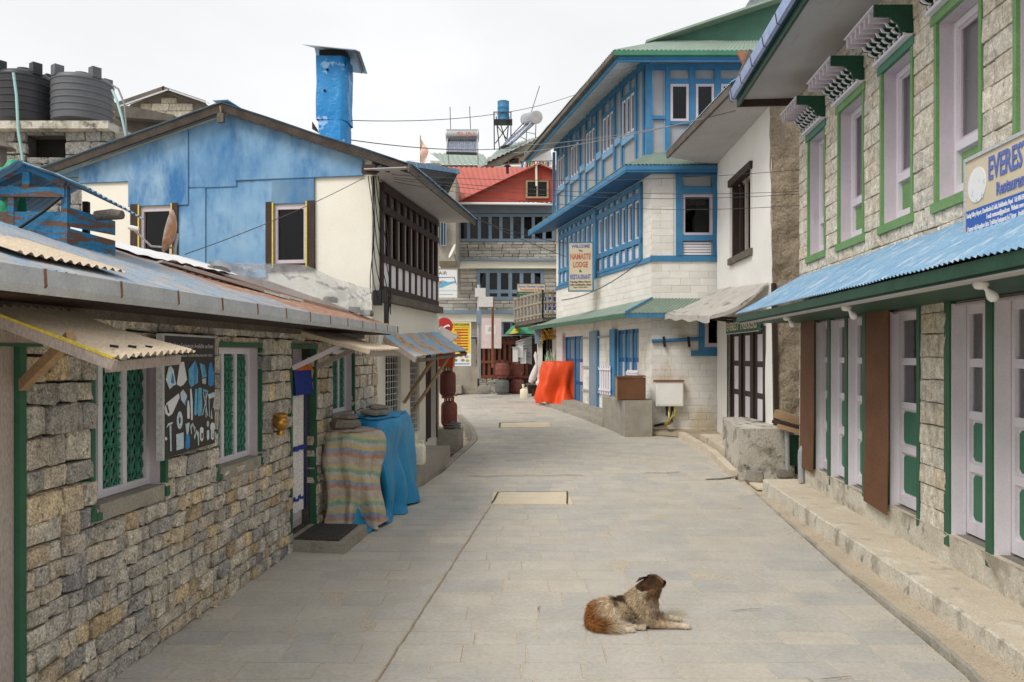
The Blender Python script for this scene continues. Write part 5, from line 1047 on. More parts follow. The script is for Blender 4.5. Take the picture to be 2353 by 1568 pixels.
for a, b, d, mt in ((470, 491, .12, 'greyblue'), (597, 602, .35, 'greyblue'), (602, 618, .2, 'cream'), (714, 722, .4, 'greyblue'), (722, 740, .2, 'cream')):
    m = MB(); m.wb(FW, fu(1003), fu(1295), fz(b), fz(a), 0, d); part('floor_band', m, mt, FB)
glazed(FB, FW, w_up[0], w_up[1], w_up[2], w_up[3], 'greyblue', .12, [i / 9 for i in range(1, 9)], (), -.1, .14, mw=.13)
glazed(FB, FW, w_mid[0], w_mid[1], w_mid[2], w_mid[3], 'greyblue', .14, [i / 6 for i in range(1, 6)], (.28,), -.1, .14, mw=.15)
glazed(FB, FW, w_gr[0], w_gr[1], w_gr[2], w_gr[3], 'greyblue', .12, (.5,), (), -.1, .14)
random.seed(12)
for w, nn_ in ((w_up, 9), (w_mid, 6)):
    for k in range(nn_):
        if (k * 5) % 3 == 1: continue
        a = w[0] + (w[1] - w[0]) * (k + .15 + random.uniform(0, .2)) / nn_; b = a + (w[1] - w[0]) / nn_ * random.uniform(.35, .6)
        part('curtain', cloth(FW, a, b, w[2] + .1, w[3] - .1, -.3, .02, 3, 16, 3), 'curtain', FB, smooth=60)
# left wing set forward a little
LFW = Wall((at(1000, 0, 27).x, 27.0), (.30, 1), (1, 0))
m = MB(); m.slab([at(1000, 400, 28.5), at(1047, 400, 28.6), at(1047, 600, 28.6), at(1000, 600, 28.5)], (0, 2.4, 0)); part('side_wing', m, 'concrete', FB)
glazed(FB, Wall((at(1006, 0, 28.4).x, 28.4), (1, 0), (0, -1)), 0, .33, CAMZ + (HY - 566) / FPX * 28.4, CAMZ + (HY - 500) / FPX * 28.4, 'greyblue', .04, (.33, .66), (), 0, .06)
# red roof: eaves, corrugated slope, gable with window
m = MB(); m.corr(at(1005, 384, 33.5), at(1275, 386, 33.5), at(1040, 462, 30.4), at(1280, 466, 30.4), .22, .03, 2, 0, .0); part('roof', m, 'tin_red', FB, smooth=60)
gy = 30.1
m = MB(); gwin = [(1207, 457), (1260, 457), (1260, 414), (1207, 414)]
m.slab([at(1052, 464, gy), at(1278, 464, gy), at(1290, 400, gy), at(1238, 378, gy), at(1150, 418, gy)], (0, .1, 0)); part('gable', m, 'red_wall', FB)
m = MB(); m.corr(at(1238, 375, gy - .3), at(1238, 375, gy + 2.6), at(1050, 464, gy - .3), at(1120, 430, gy + 2.6), .22, .03, 2, 0, 0); part('dormer_roof', m, 'tin_red', FB, smooth=60)
m = MB(); m.corr(at(1238, 375, gy - .3), at(1238, 375, gy + 2.6), at(1300, 405, gy - .3), at(1300, 400, gy + 2.6), .22, .03, 2, 0, 0); part('dormer_roof', m, 'tin_red', FB, smooth=60)
GWn = Wall((at(1208, 0, gy - .02).x, gy - .02), (1, 0), (0, -1)); gzz = lambda py: CAMZ + (HY - py) / FPX * gy
m = MB(); m.wb(GWn, 0, .9, gzz(457), gzz(415), -.02, .012); part('window_dark', m, 'black', FB)
glazed(FB, GWn, 0, .9, gzz(457), gzz(415), 'woodtan', .07, (.5,), (), .015, .06)
m = MB(); m.tube([at(1040, 467, 30), at(1280, 470, 30)], .05, 8); part('gutter', m, 'paper_white', FB, smooth=50)
m = MB(); m.tube([at(1232, 372, 29.9), at(1233, 428, 29.9)], .045, 8); part('vent_pipe', m, 'jerry', FB, smooth=50)
m = MB(); m.lathe(at(1166, 388, 31.5), [(.06, -.2), (.06, .1), (.16, .1), (.02, .22)], 10); part('roof_cowl', m, 'darkmetal', FB, smooth=40)
# neighbour roof corner beyond the blue house
nr_ = thing('neighbour_roof', 'dark brown rafters and tin edge of a roof behind the blue house eave', 'roof', at(1000, 420, 19))
m = MB(); m.slab([at(935, 377, 18), at(1054, 395, 20), at(1030, 445, 20), at(960, 430, 18)], (0, 0, .06)); part('sheet', m, 'darkmetal', nr_)
m = MB(); m.bar(at(935, 376, 18), at(1055, 395, 20), .05, .12); part('edge', m, 'rooftin_blue', nr_)
for k in range(4):
    m = MB(); m.bar(at(965 + 20 * k, 392 + 5 * k, 18.4 + .4 * k), at(965 + 17 * k, 440 + 2 * k, 18.2 + .4 * k), .07, .1); part('rafter', m, 'woodbrown', nr_)
m = MB(); m.slab([at(1003, 505, 18.6), at(1030, 505, 18.6), at(1030, 720, 18.6), at(1003, 720, 18.6)], (-1.5, 3, 0)); 
# ================================================================ street end: signs, kiosk, wall, cylinders
def sign(name, label, px0, px1, py0, py1, d, mt, th=.03, tilt=0, rim=None):
    """a flat board facing the lane, corners read off the photograph at distance d"""
    a, b = at(px0, py1, d), at(px1, py0, d + tilt); W = Wall((a.x, a.y), (b.x - a.x, b.y - a.y), (0, -1)); w = (Vector((b.x, b.y)) - Vector((a.x, a.y))).length
    t = thing(name, label, 'sign', a); m = MB(); m.wb(W, 0, w, a.z, b.z, -th, 0); part('board', m, mt, t)
    if rim:
        m = MB(); r_ = .02
        m.wb(W, -r_, 0, a.z - r_, b.z + r_, -th, .01); m.wb(W, w, w + r_, a.z - r_, b.z + r_, -th, .01); m.wb(W, 0, w, b.z, b.z + r_, -th, .01); m.wb(W, 0, w, a.z - r_, a.z, -th, .01); part('rim', m, rim, t)
    return t, W, w, a.z, b.z
def stext(S_, s, cx, cy, h, wd, mt, dn=.003, bold=0):
    t, W, w, z0, z1 = S_; text('lettering', s, W.P(cx * w, z0 + cy * (z1 - z0), dn), W.t, (0, 0, 1), h * (z1 - z0), mt, t, wd * w, .002, bold)
def srect(S_, x0, x1, y0, y1, mt, dn=.002, nm='colour_field'):
    t, W, w, z0, z1 = S_; m = MB(); m.wb(W, x0 * w, x1 * w, z0 + y0 * (z1 - z0), z0 + y1 * (z1 - z0), 0, dn); return part(nm, m, mt, t)
def spoly(S_, pts, mt, dn=.003, nm='picture'):
    t, W, w, z0, z1 = S_; m = MB(); m.slab([W.P(x * w, z0 + y * (z1 - z0), 0) for x, y in pts], W.n * dn); return part(nm, m, mt, t)
s = sign('airline_sign', 'pale blue sign with helicopter picture on the far stone house', 1004, 1050, 620, 684, 27.5, 'paper_white', rim='ink_grey')
spoly(s, [(.0, .50), (.25, .62), (.6, .55), (.95, .60), (.97, .54), (.6, .46), (.3, .36), (.05, .34), (0, .40)], 'ink_blue'); spoly(s, [(0, .70), (.9, .72), (.9, .74), (0, .73)], 'letter_blue', .005); spoly(s, [(.84, .72), (.96, .46), (.99, .46), (.88, .74)], 'letter_blue', .006); spoly(s, [(.05, .56), (.22, .60), (.25, .5), (.05, .47)], 'letter_red', .006)
stext(s, 'AIR', .30, .82, .12, .42, 'letter_black'); srect(s, 0, 1, .22, .28, 'ink_pale'); srect(s, 0, .8, .10, .12, 'ink_blue')
s = sign('menu_sign', 'tall yellow cafe menu board with red bars and food pictures', 1037, 1081, 742, 840, 26.0, 'sign_yellow', rim='paper_white')
stext(s, 'CAFE DANPHE', .5, .93, .05, .86, 'letter_black', bold=.02); stext(s, 'Hot, Restaurant & Bakery Cafe', .5, .88, .028, .88, 'letter_red')
for k in range(8):
    y_ = .82 - k * .065; srect(s, .18 + .1 * (k % 2), .88, y_, y_ + .03, 'sign_red'); srect(s, .12, .5, y_ - .022, y_ - .01, 'letter_red', .003)
srect(s, 0, 1, 0, .28, 'paper_white', .003); srect(s, .05, .95, .02, .05, 'ink_blue', .005, 'print')
for k, (x_, y_, mt) in enumerate(((.2, .20, 'woodtan'), (.52, .22, 'banana'), (.8, .2, 'woodpink'), (.22, .12, 'prayer_green'), (.6, .12, 'woodtan'), (.85, .11, 'banana'))): spoly(s, [(x_ + .11 * math.cos(a * .628), y_ + .032 * math.sin(a * .628)) for a in range(10)], mt, .006)
rs = thing('round_sign', 'round red drinks sign above the grey awning corner', 'sign', at(1022, 750, 24)); m = MB(); m.lathe(at(1021, 750, 24), [(.0, -.02), (.27, -.02), (.27, .02), (.0, .02)], 28, (0, -1, 0)); part('disc', m, 'sign_red', rs, smooth=30)
m = MB(); m.slab([at(1021 + 13 * math.cos(t) , 750 - 4 * math.sin(t * 2), 23.95) for t in (.3, .8, 1.3, 1.8, 2.3, 2.8)] + [at(1021 + 13 * math.cos(t), 754 - 4 * math.sin(t * 2), 23.95) for t in (2.8, 2.3, 1.8, 1.3, .8, .3)], (0, -.01, 0)); part('lettering', m, 'paper_white', rs)
m = MB(); m.slab([at(1012, 752, 23), at(1054, 775, 23.5), at(1030, 795, 22), at(1004, 782, 21.5)], (0, 0, .04)); solo('grey_awning', m, 'canvas', 'small grey tin awning behind the patched striped awning', 'awning')
s = sign('garden_sign', 'cream and green garden lodge sign on the stone guest house', 1189, 1252, 653, 683, 27.0, 'sign_tan', rim='woodgrey')
srect(s, 0, 1, 0, .42, 'sign_green'); stext(s, 'Sunny Garden Lodge', .5, .74, .17, .94, 'letter_blue', bold=.02); stext(s, 'Restaurant & Bar', .5, .50, .15, .8, 'letter_red', bold=.02); stext(s, 'Room with Attached Bathroom', .5, .24, .09, .86, 'sign_tan', .004); stext(s, 'Lukla, Solukhumbu, Nepal', .5, .08, .09, .6, 'sign_tan', .004)
s = sign('pink_sign', 'faded pink and white poster board behind the brown pole', 1106, 1151, 730, 800, 28.0, 'sign_pink', rim='ink_grey'); srect(s, .2, .72, .45, .75, 'paper_white')
spoly(s, [(.33, .55), (.4, .7), (.55, .7), (.62, .52)], 'ink_grey', .005); stext(s, 'Mo:Mo', .5, .2, .1, .6, 'paper_white', .004)
m = MB(); m.tube([at(1132, 685, 27), at(1132, 845, 27)], .045, 8); solo('brown_pole', m, 'rust', 'rusty brown pole standing before the pink poster board', 'pole', smooth=50)
up = thing('utility_pole', 'grey utility pole with white meter boxes before the stone guest house', 'pole', at(1101, 870, 26.5))
m = MB(); m.tube([at(1101, 870, 26.5), at(1100, 655, 26.5)], .06, 10); part('pole', m, 'tin_grey', up, smooth=50)
for a, b, c_, d in ((1092, 1116, 663, 683), (1100, 1133, 683, 706), (1095, 1106, 715, 745)):
    q0, q1 = at(a, d, 26.4), at(b, c_, 26.4); m = MB(); m.box(q0.x, q1.x, 26.25, 26.45, q0.z, q1.z); part('meter_box', m, 'sack' if a < 1094 or a == 1100 else 'greyblue', up)
m = MB(); m.slab([at(1042, 605, 25.5), at(1030, 585, 25.3), at(1047, 553, 25.3), at(1050, 560, 25.5)], (.04, .05, 0)); dd = thing('white_dish', 'small white satellite dish on the far lodge facade', 'satellite dish', at(1040, 600, 25.5)); m = MB(); m.lathe(at(1041, 578, 27), [(.01, -.03), (.15, -.015), (.27, .035), (.27, .042), (.15, -.003), (.01, -.015)], 22, Vector((-.9, -.3, .4))); part('reflector', m, 'sack', dd, smooth=40); m = MB(); m.bar(at(1044, 585, 27), at(1052, 612, 27.4), .04); part('arm', m, 'cable_grey', dd)
# carved wooden kiosk on stone
KD = 29.0; KH = thing('wooden_kiosk', 'reddish carved wooden kiosk on a low dry-stone base with tin roof', 'kiosk', at(1150, 905, KD))
kz = lambda py: CAMZ + (HY - py) / FPX * KD
KW = Wall((at(1097, 0, KD).x, KD), (1, .0), (0, -1)); ku = lambda px: KW.u(px)
m = MB(); m.wb(KW, 0, ku(1240), kz(905), kz(778), -2, -.05); part('body', m, 'woodbrown', KH)
for px in (1099, 1112, 1124, 1136, 1148, 1160, 1172, 1190, 1210):
    m = MB(); m.wb(KW, ku(px) - .05, ku(px) + .05, kz(865), kz(780), -.05, .06); part('post', m, 'kioskwood', KH)
for py, h in ((866, .12), (832, .1), (787, .16)):
    m = MB(); m.wb(KW, -.05, ku(1215), kz(py) - h / 2, kz(py) + h / 2, -.04, .1); part('rail', m, 'kioskwood', KH)
for k in range(12):
    m = MB(); m.wb(KW, .1 + k * .17, .19 + k * .17, kz(783), kz(776), .08, .16); part('dentil', m, 'kioskwood', KH)
m = MB(); m.corr(KW.P(-.3, kz(768), -2), KW.P(2.6, kz(764), -2), KW.P(-.35, kz(777), .35), KW.P(1.6, kz(772), .3), .1, .015, 2); part('roof', m, 'tin_grey', KH, smooth=60)
m = MB(); m.wb(KW, -.35, 1.5, kz(779), kz(776), .3, .35); part('roof_edge', m, 'darkmetal', KH)
random.seed(3); pieces(KH, KW, courses(0.03, ku(1150), kz(905), kz(868), [], (.06, .08), (.15, .35), .01, .1, -.02, .02), [unit_stone(i + 100, .2, .9, .08, .1) for i in range(5)], 'stone_far', 'stone', 'stone_infill', 300)
m = MB(); m.corr(at(1185, 785, 28.5), at(1185, 830, 28.5), at(1222, 772, 28.4), at(1222, 838, 28.4), .13, .025, 2, 0, 0); solo('tin_panel', m, 'tin_grey', 'corrugated grey tin panel standing beside the wooden kiosk', 'tin panel', smooth=60)
cw = MB(); cw.slab([at(1034, 905, 28.8), at(1097, 905, 28.8), at(1097, 842, 28.8), at(1034, 842, 28.8)], (0, .3, 0)); cw.slab([at(1034, 905, 28.2), at(1060, 905, 28.2), at(1060, 886, 28.2), at(1034, 886, 28.2)], (0, .6, 0)); solo('concrete_wall', cw, 'concrete', 'bare grey concrete wall below the yellow menu board', 'wall')
for i, (px, w, h, lab) in enumerate(((1078, .5, .18, 'broken pale stone at the foot of the concrete wall'), (1108, .9, .28, 'large pale stone block before the kiosk base'), (1050, .6, .12, 'flat stone lying by the lane drain below the concrete wall'))):
    solo('loose_stone', flatrock(gp(px, 904) + Vector((0, -.3, 0)), w, .4, h, .1, 120 + i), 'stone_far', lab, 'stone', 'stones at the street end', smooth=30)
GL = ['red gas cylinder below, first of the stacks before the kiosk', 'red gas cylinder on top, first of the stacks before the kiosk', 'red gas cylinder below, middle stack before the kiosk', 'red gas cylinder on top, middle stack before the kiosk', 'red gas cylinder below, last stack by the tin panel', 'red gas cylinder on top, last stack by the tin panel']
for i, px in enumerate((1154, 1189, 1214)):
    p = gp(px, 906 - 2 * i); p.y -= .3
    gascyl(p, 'grey and red gas cylinder below, first of the stacks before the kiosk' if i == 0 else GL[2 * i], .26, .62, 'gas cylinders stacked before the kiosk', 'gas_grey' if i == 0 else 'gas_red'); gascyl(p + Vector((0, 0, .64)), GL[2 * i + 1], .26, .62, 'gas cylinders stacked before the kiosk')
p = gp(1172, 903); gascyl(p + Vector((0, .2, 0)), 'gas cylinder half hidden between the two front stacks', .24, .62, 'gas cylinders stacked before the kiosk')
for i, (a, b, c_, d) in enumerate(((1178, 1190, 800, 832), (1190, 1202, 790, 822), (1196, 1209, 806, 836))):
    q0, q1 = at(a, d, 27.9 + .1 * i), at(b, c_, 27.9 + .1 * i); r_ = thing('white_cabinet', ['narrow white cabinet with grey lid above the gas cylinders', 'small white box on top of the stacked cabinets', 'white box beside the tin panel above the gas cylinders'][i], 'cabinet', (q0.x, 28, q0.z)); m = MB(); m.box(q0.x, q1.x, 27.9 + .1 * i, 28.3, q0.z, q1.z); part('body', m, 'paper_white', r_); m = MB(); m.box(q0.x - .03, q1.x + .03, 27.85 + .1 * i, 28.3, q1.z, q1.z + .04); part('lid', m, 'tin_grey', r_)
# bamboo balcony, navy sign, green parasol, fruit stall
BL_ = thing('pole_balcony', 'small balcony of weathered wooden poles above the fruit stall', 'balcony', at(1230, 740, 26)); bd = 25.6
P0, P1, P2 = at(1183, 735, 27.5), at(1247, 722, 25.2), at(1280, 722, 25.4)
for (a, b), nn_ in (((P0, P1), 8), ((P1, P2), 3)):
    for h in (0.0, .38, .72):
        m = MB(); m.tube([a + Vector((0, 0, h)), b + Vector((0, 0, h))], .05, 7); part('rail', m, 'bamboo', BL_, smooth=50)
    for k in range(nn_ + 1):
        q = a.lerp(b, k / nn_); m = MB(); m.tube([q + Vector((0, 0, -.12)), q + Vector((0, 0, .8))], .045, 7); part('baluster', m, 'bamboo', BL_, smooth=50)
m = MB(); m.slab([P0 + Vector((0, 0, -.1)), P1 + Vector((0, 0, -.1)), P2 + Vector((0, 0, -.1)), P2 + Vector((0, 2, -.1)), P0 + Vector((0, 2, -.1))], (0, 0, -.14)); part('floor', m, 'woodgrey', BL_)
s = sign('navy_sign', 'navy blue sign with white capitals behind the pole balcony', 1252, 1281, 683, 713, 26.2, 'sign_navy'); stext(s, 'IN', .5, .58, .22, .4, 'paper_white'); stext(s, 'LUKLA', .55, .25, .24, .8, 'paper_white'); s = sign('number_sign', 'white phone-number strip below the navy sign', 1252, 1281, 714, 725, 26.1, 'paper_white'); stext(s, '4590', .5, .3, .5, .6, 'letter_black')
pr = thing('parasol', 'green and yellow parasol over the stall beyond the kiosk', 'parasol', at(1195, 800, 29.8)); q = at(1196, 742, 29.8); m = MB(); m.lathe(q, [(.62, -.45), (.35, -.15), (.02, .02)], 8); part('canopy', m, 'prayer_green', pr); m = MB(); m.slab([at(1170, 768, 29.1), at(1190, 745, 29.2), at(1192, 765, 29.0)], (0, .05, 0)); part('canopy_panel', m, 'prayer_yellow', pr); m = MB(); m.tube([q + Vector((0, 0, -1.2)), q], .025, 6); part('pole', m, 'steel', pr)
# ================================================================ the blue and white lodge
NL = thing('lodge', 'white block lodge with blue trim, long window bands and green tin roofs', 'building', (NC[0] + 1, NC[1] + 2, .25))
ns_e = NS.u(1278); nf_e = 6.5
nz = lambda py: CAMZ + (HY - py) / FPX * NC[1]
def nsz(px, py): return NS.z(px, py)
zf1 = nz(378) ; 
# window band, first floor
b_top, b_m1, b_m0, b_l0, b_s0 = nsz(1473, 424), nsz(1473, 452), nsz(1473, 553), nsz(1473, 598), nsz(1473, 609)
band_u = (NS.u(1475), NS.u(1287))
gd = [(NS.u(1466), NS.u(1417), .42, 2.62), (NS.u(1338), NS.u(1297), .42, 2.55)]
fw1 = (NF.u(1568), NF.u(1637), nz(541), nz(447)); fw0 = (NF.u(1618), NF.u(1690), nz(798), nz(715)); f_l = (NF.u(1568), NF.u(1637), nz(588), nz(554)); f_t = (NF.u(1566), NF.u(1637), nz(430), nz(404))
m = MB(); holes_mesh(m, NS, 0, ns_e, 0, zf1 + .15, [(band_u[0], band_u[1], b_l0, b_top)] + gd, -.02, .2); part('side_wall', m, 'blockwhite', NL)
m = MB(); holes_mesh(m, NF, 0, nf_e, 0, zf1 + .15, [fw1, fw0, f_l, f_t], -.02, .2); part('front_wall', m, 'blockwhite', NL)
backing(NL, NS, 0, ns_e, 0, 8.6, -.5); backing(NL, NF, 0.1, nf_e, 0, 8.6, -.5)
random.seed(31)
blk = [unit_stone(130 + i, .05, .985, .012, .02) for i in range(5)]
sh_ = (NS.u(1375), NS.u(1358), .5, 2.6)
pieces(NL, NS, courses(0.03, ns_e, .2, zf1, [(band_u[0] - .1, band_u[1] + .1, b_s0, zf1), (gd[0][0] - .08, gd[0][1] + .3, 0, 2.7), (gd[1][0] - .08, gd[1][1] + .1, 0, 2.7), sh_], (.155, .165), (.40, .46), .0035, .0215, -.022, 0, True, proud=.0018), blk, 'blockwhite', 'block', 'block_infill', 300)
pieces(NL, NF, courses(0.0, nf_e, .2, zf1, [(fw1[0] - .2, fw1[1] + .3, nz(600), zf1), (fw0[0] - .15, fw0[1] + .3, fw0[2] - .1, fw0[3] + .1)], (.155, .165), (.40, .46), .0035, .0215, -.022, 0, True, proud=.0018), blk, 'blockwhite', 'block', 'block_infill', 300)
m = MB(); m.wb(NS, -.012, ns_e, b_s0, b_l0, .0, .035); part('string_course', m, 'blue_trim', NL); m = MB(); m.wb(NF, -.035, nf_e, nz(601), nz(588), .0, .035); part('string_course', m, 'blue_trim', NL)
# the band: posts, small top panels, sashes, louvred panels
def winband(F, u0, u1, n_, zs, par):
    """zs: louvre foot, sash foot, sash head, top"""
    z0, z1, z2, z3 = zs; m = MB(); w = (u1 - u0) / n_
    for k in range(n_ + 1): m.wb(F, u0 + k * w - .06, u0 + k * w + .06, z0, z3, -.02, .04)
    for a, b in ((z0 - .02, z0 + .05), (z1 - .07, z1 + .06), (z2 - .05, z2 + .09), (z3 - .06, z3 + .05)): m.wb(F, u0 - .06, u1 + .06, a, b, -.02, .05)
    o = part('window_band', m, 'blue_trim', par)
    for k in range(n_):
        a, b = u0 + k * w + .06, u0 + (k + 1) * w - .06
        m = MB(); m.wb(F, a, b, z2 + .09, z3 - .06, -.03, .0); part('top_panel', m, 'grey_panel', o)
        m = MB(); f = .045; m.wb(F, a, a + f, z1 + .06, z2 - .05, -.06, .0); m.wb(F, b - f, b, z1 + .06, z2 - .05, -.06, .0); m.wb(F, a + f, b - f, z1 + .06, z1 + .06 + f, -.06, -.004); m.wb(F, a + f, b - f, z2 - .05 - f, z2 - .05, -.06, -.004); part('sash', m, 'lavender_pale', o)
        m = MB(); m.wb(F, a + f, b - f, z1 + .06 + f, z2 - .05 - f, -.05, -.045); part('pane', m, 'glass', o)
        if k % 3 != 1: part('curtain', cloth(F, a + f, a + f + (b - a) * .45, z1 + .1, z2 - .08, -.14, .015, 2, 12, 3), 'curtain', o, smooth=60)
        m = MB()
        for q in range(5): zz = z0 + .055 + q * (z1 - z0 - .14) / 5; m.hexa([F.P(a, zz, -.02), F.P(b, zz, -.02), F.P(b, zz + .01, -.03), F.P(a, zz + .01, -.03), F.P(a, zz + (z1 - z0 - .14) / 5 - .012, .0), F.P(b, zz + (z1 - z0 - .14) / 5 - .012, .0), F.P(b, zz + (z1 - z0 - .14) / 5, -.02), F.P(a, zz + (z1 - z0 - .14) / 5, -.02)])
        part('louvre', m, 'lavender_pale', o)
zs = (b_l0, b_m0, b_m1, b_top)
winband(NS, band_u[0] + .05, NS.u(1374), 7, zs, NL); winband(NS, NS.u(1368), band_u[1], 8, zs, NL)
m = MB(); m.wb(NS, NS.u(1374), NS.u(1368), b_l0 - .1, b_top, -.02, .07); part('post', m, 'blue_trim', NL)
# front first-floor window with panel above and louvre below
for a, b in ((NF.u(1553), NF.u(1568)), (NF.u(1637), NF.u(1652))):
    m = MB(); m.wb(NF, a, b, nz(588), zf1 - .1, -.01, .05); part('frame_post', m, 'blue_trim', NL)
for a, b in ((nz(447), nz(430)), (nz(554), nz(541)), (nz(404), nz(385))):
    m = MB(); m.wb(NF, NF.u(1568), NF.u(1637), a, b, -.01, .045); part('frame_rail', m, 'blue_trim', NL)
glazed(NL, NF, fw1[0], fw1[1], fw1[2], fw1[3], 'lavender', .06, (), (), -.06, .07)
part('curtain', cloth(NF, fw1[0] + .06, fw1[1] - .12, fw1[3] - .22, fw1[3] - .06, -.14, .03, 2.5, 20, 4), 'curtain', NL, smooth=60)
m = MB(); m.wb(NF, f_t[0] + .03, f_t[1] - .03, f_t[2] + .02, f_t[3] - .02, -.05, -.02); part('top_panel', m, 'grey_panel', NL)
m = MB()
for k in range(5): zz = f_l[2] + .02 + k * (f_l[3] - f_l[2] - .03) / 5; m.wb(NF, f_l[0] + .02, f_l[1] - .02, zz, zz + (f_l[3] - f_l[2]) / 5 - .02, -.05, -.01)
part('louvre', m, 'lavender_pale', NL)
# ground floor: front window, pipes, meter box with cables
glazed(NL, NF, fw0[0], fw0[1], fw0[2], fw0[3], 'lavender', .09, (), (), -.05, .08)
m = MB(); m.wb(NF, fw0[0] - .12, fw0[0], fw0[2] - .1, 3.1, -.01, .05); m.wb(NF, fw0[0] - .3, fw0[1], fw0[2] - .2, fw0[2] - .08, -.01, .06); m.wb(NF, fw0[0], fw0[1], fw0[2] - .08, fw0[2], -.01, .05); part('window_frame', m, 'blue_trim', NL)
m = MB(); m.tube([NF.P(NF.u(1497), nz(784), .06), NF.P(NF.u(1612), nz(779), .06)], .04, 8); part('rail_pipe', m, 'blue_trim', NL, smooth=50)
for px in (1526, 1582):
    m = MB(); m.bar(NF.P(NF.u(px), nz(798), .09), NF.P(NF.u(px - 3), nz(774), .09), .05); part('bracket', m, 'darkmetal', NL)
mt_ = thing('electric_box', 'whitewashed metal electric box on the lodge front wall with cables below', 'electric box', NF.P(NF.u(1533), nz(930), .1))
m = MB(); m.wb(NF, NF.u(1503), NF.u(1565), nz(932), nz(877), .02, .22); part('cabinet', m, 'whitewash', mt_); m = MB(); m.wb(NF, NF.u(1501), NF.u(1567), nz(876.5), nz(873), .0, .25); part('lid', m, 'rust', mt_)
m = MB(); m.wb(NF, NF.u(1505), NF.u(1563), nz(929), nz(880), .22, .228); part('door', m, 'whitewash', mt_)
random.seed(8)
for i in range(7):
    p0 = NF.P(NF.u(1530 + i * 3), nz(932), .12); e = gp(1475 + i * 7, 992 - i * 2); e.z += .1; mid = NF.P(NF.u(1540 - i * 3), nz(965 + i), .25 + .05 * i); m = MB(); pts = [p0, p0 + Vector((.03 * math.sin(i * 2), -.02, -.2)), mid, mid.lerp(e, .5) + Vector((0, 0, -.03)), e]; m.tube(pts, .03, 6); part('cable', m, ['cable', 'cable_grey', 'sign_yellow', 'cable'][i % 4], mt_, smooth=60)
# ground-floor doors on the lane
def bluedoor(w, leaves, nm='door'):
    a, b, z0, z1 = w; W_ = (b - a) / leaves
    for k in range(leaves):
        u = a + k * W_; m = MB(); m.wb(NS, u + .01, u + W_ - .01, z0, z1, -.12, -.07); d = part(nm, m, 'blue_dark', NL)
        for q in range(3):
            for c_ in range(2):
                za = z0 + .1 + q * (z1 - z0 - .1) / 3; m = MB(); m.wb(NS, u + W_ * (.12 + .44 * c_), u + W_ * (.46 + .44 * c_), za, za + (z1 - z0) / 3 - .14, -.075, -.06); part('panel', m, ['greyblue', 'lavender', 'greyblue'][q] if c_ == 0 else 'blue_trim', d)
        m = MB(); m.wb(NS, u + W_ - .05, u + W_ + .02, z0, z1, -.06, -.035); part('stile', m, 'blue_trim', d)
bluedoor(gd[0], 3); bluedoor(gd[1], 2)
for a, b, mt in ((gd[0][1], NS.u(1405), 'blue_trim'), (gd[1][1], NS.u(1294), 'lavender'), (sh_[0], sh_[1], 'greyblue'), (NS.u(1377), NS.u(1374), 'blue_trim')):
    m = MB(); m.wb(NS, min(a, b), max(a, b), .42, 2.65, -.02, .06); part('door_post', m, mt, NL)
m = MB(); m.wb(NS, sh_[0] - .05, sh_[1] + .05, .38, .52, 0, .14); part('shutter_foot', m, 'greyblue', NL)
for z in (1.62, 2.45, .95):
    m = MB(); m.wb(NS, NS.u(1403), NS.u(1340), z, z + .05, .01, .05); part('shutter_bar', m, 'grey_panel', NL)
for i, (px0, px1, y0, y1) in enumerate(((1377, 1403, 905, 840), (1440, 1465, 868, 850))):
    t = thing('slat_gate', ['white slatted gate leaning beside the blue lodge doors', 'short white slatted barrier across the blue lodge doors'][i], 'gate', NS.P(NS.u(px0), .4, .12)); a, b = NS.u(px0, .1), NS.u(px1, .1); z0, z1 = NS.z(px0, y0, .1), NS.z(px0, y1, .1)
    for k in range(5): u = a + (b - a) * (k + .5) / 5; m = MB(); m.wb(NS, u - .05, u + .05, z0, z1, .08, .1); part('slat', m, 'lavender_pale', t)
    for z in (z0 + .1, z1 - .12): m = MB(); m.wb(NS, min(a, b), max(a, b), z, z + .05, .1, .125); part('rail', m, 'lavender_pale', t)
m = MB(); q = NS.P(NS.u(1432), 0, .3); cr = thing('wooden_crate', 'brown plywood crate on the concrete block beside the blue lodge doors', 'crate', at(1447, 918, 17.3)); q0 = at(1418, 918, 16.9); q1 = at(1483, 918, 16.9); zt_ = CAMZ + (HY - 868) / FPX * 16.9
m = MB(); m.box(q0.x, q1.x, 16.85, 16.88, q0.z, zt_); part('front', m, 'plyrust', cr); m = MB(); m.box(q0.x, q0.x + .02, 16.88, 17.2, q0.z, zt_); part('side', m, 'woodtan', cr); m = MB(); m.box(q1.x - .02, q1.x, 16.88, 17.2, q0.z, zt_); part('side', m, 'plyrust', cr); m = MB(); m.box(q0.x, q1.x, 17.2, 17.22, q0.z, zt_ + .03); part('back', m, 'woodtan', cr)
m = MB(); m.hexa([(q0.x - .02, 16.83, zt_), (q1.x, 16.83, zt_ + .02), (q1.x, 17.05, zt_ + .03), (q0.x - .02, 17.05, zt_ + .01), (q0.x - .02, 16.83, zt_ + .02), (q1.x, 16.83, zt_ + .04), (q1.x, 17.05, zt_ + .05), (q0.x - .02, 17.05, zt_ + .03)]); part('lid', m, 'plyrust', cr)
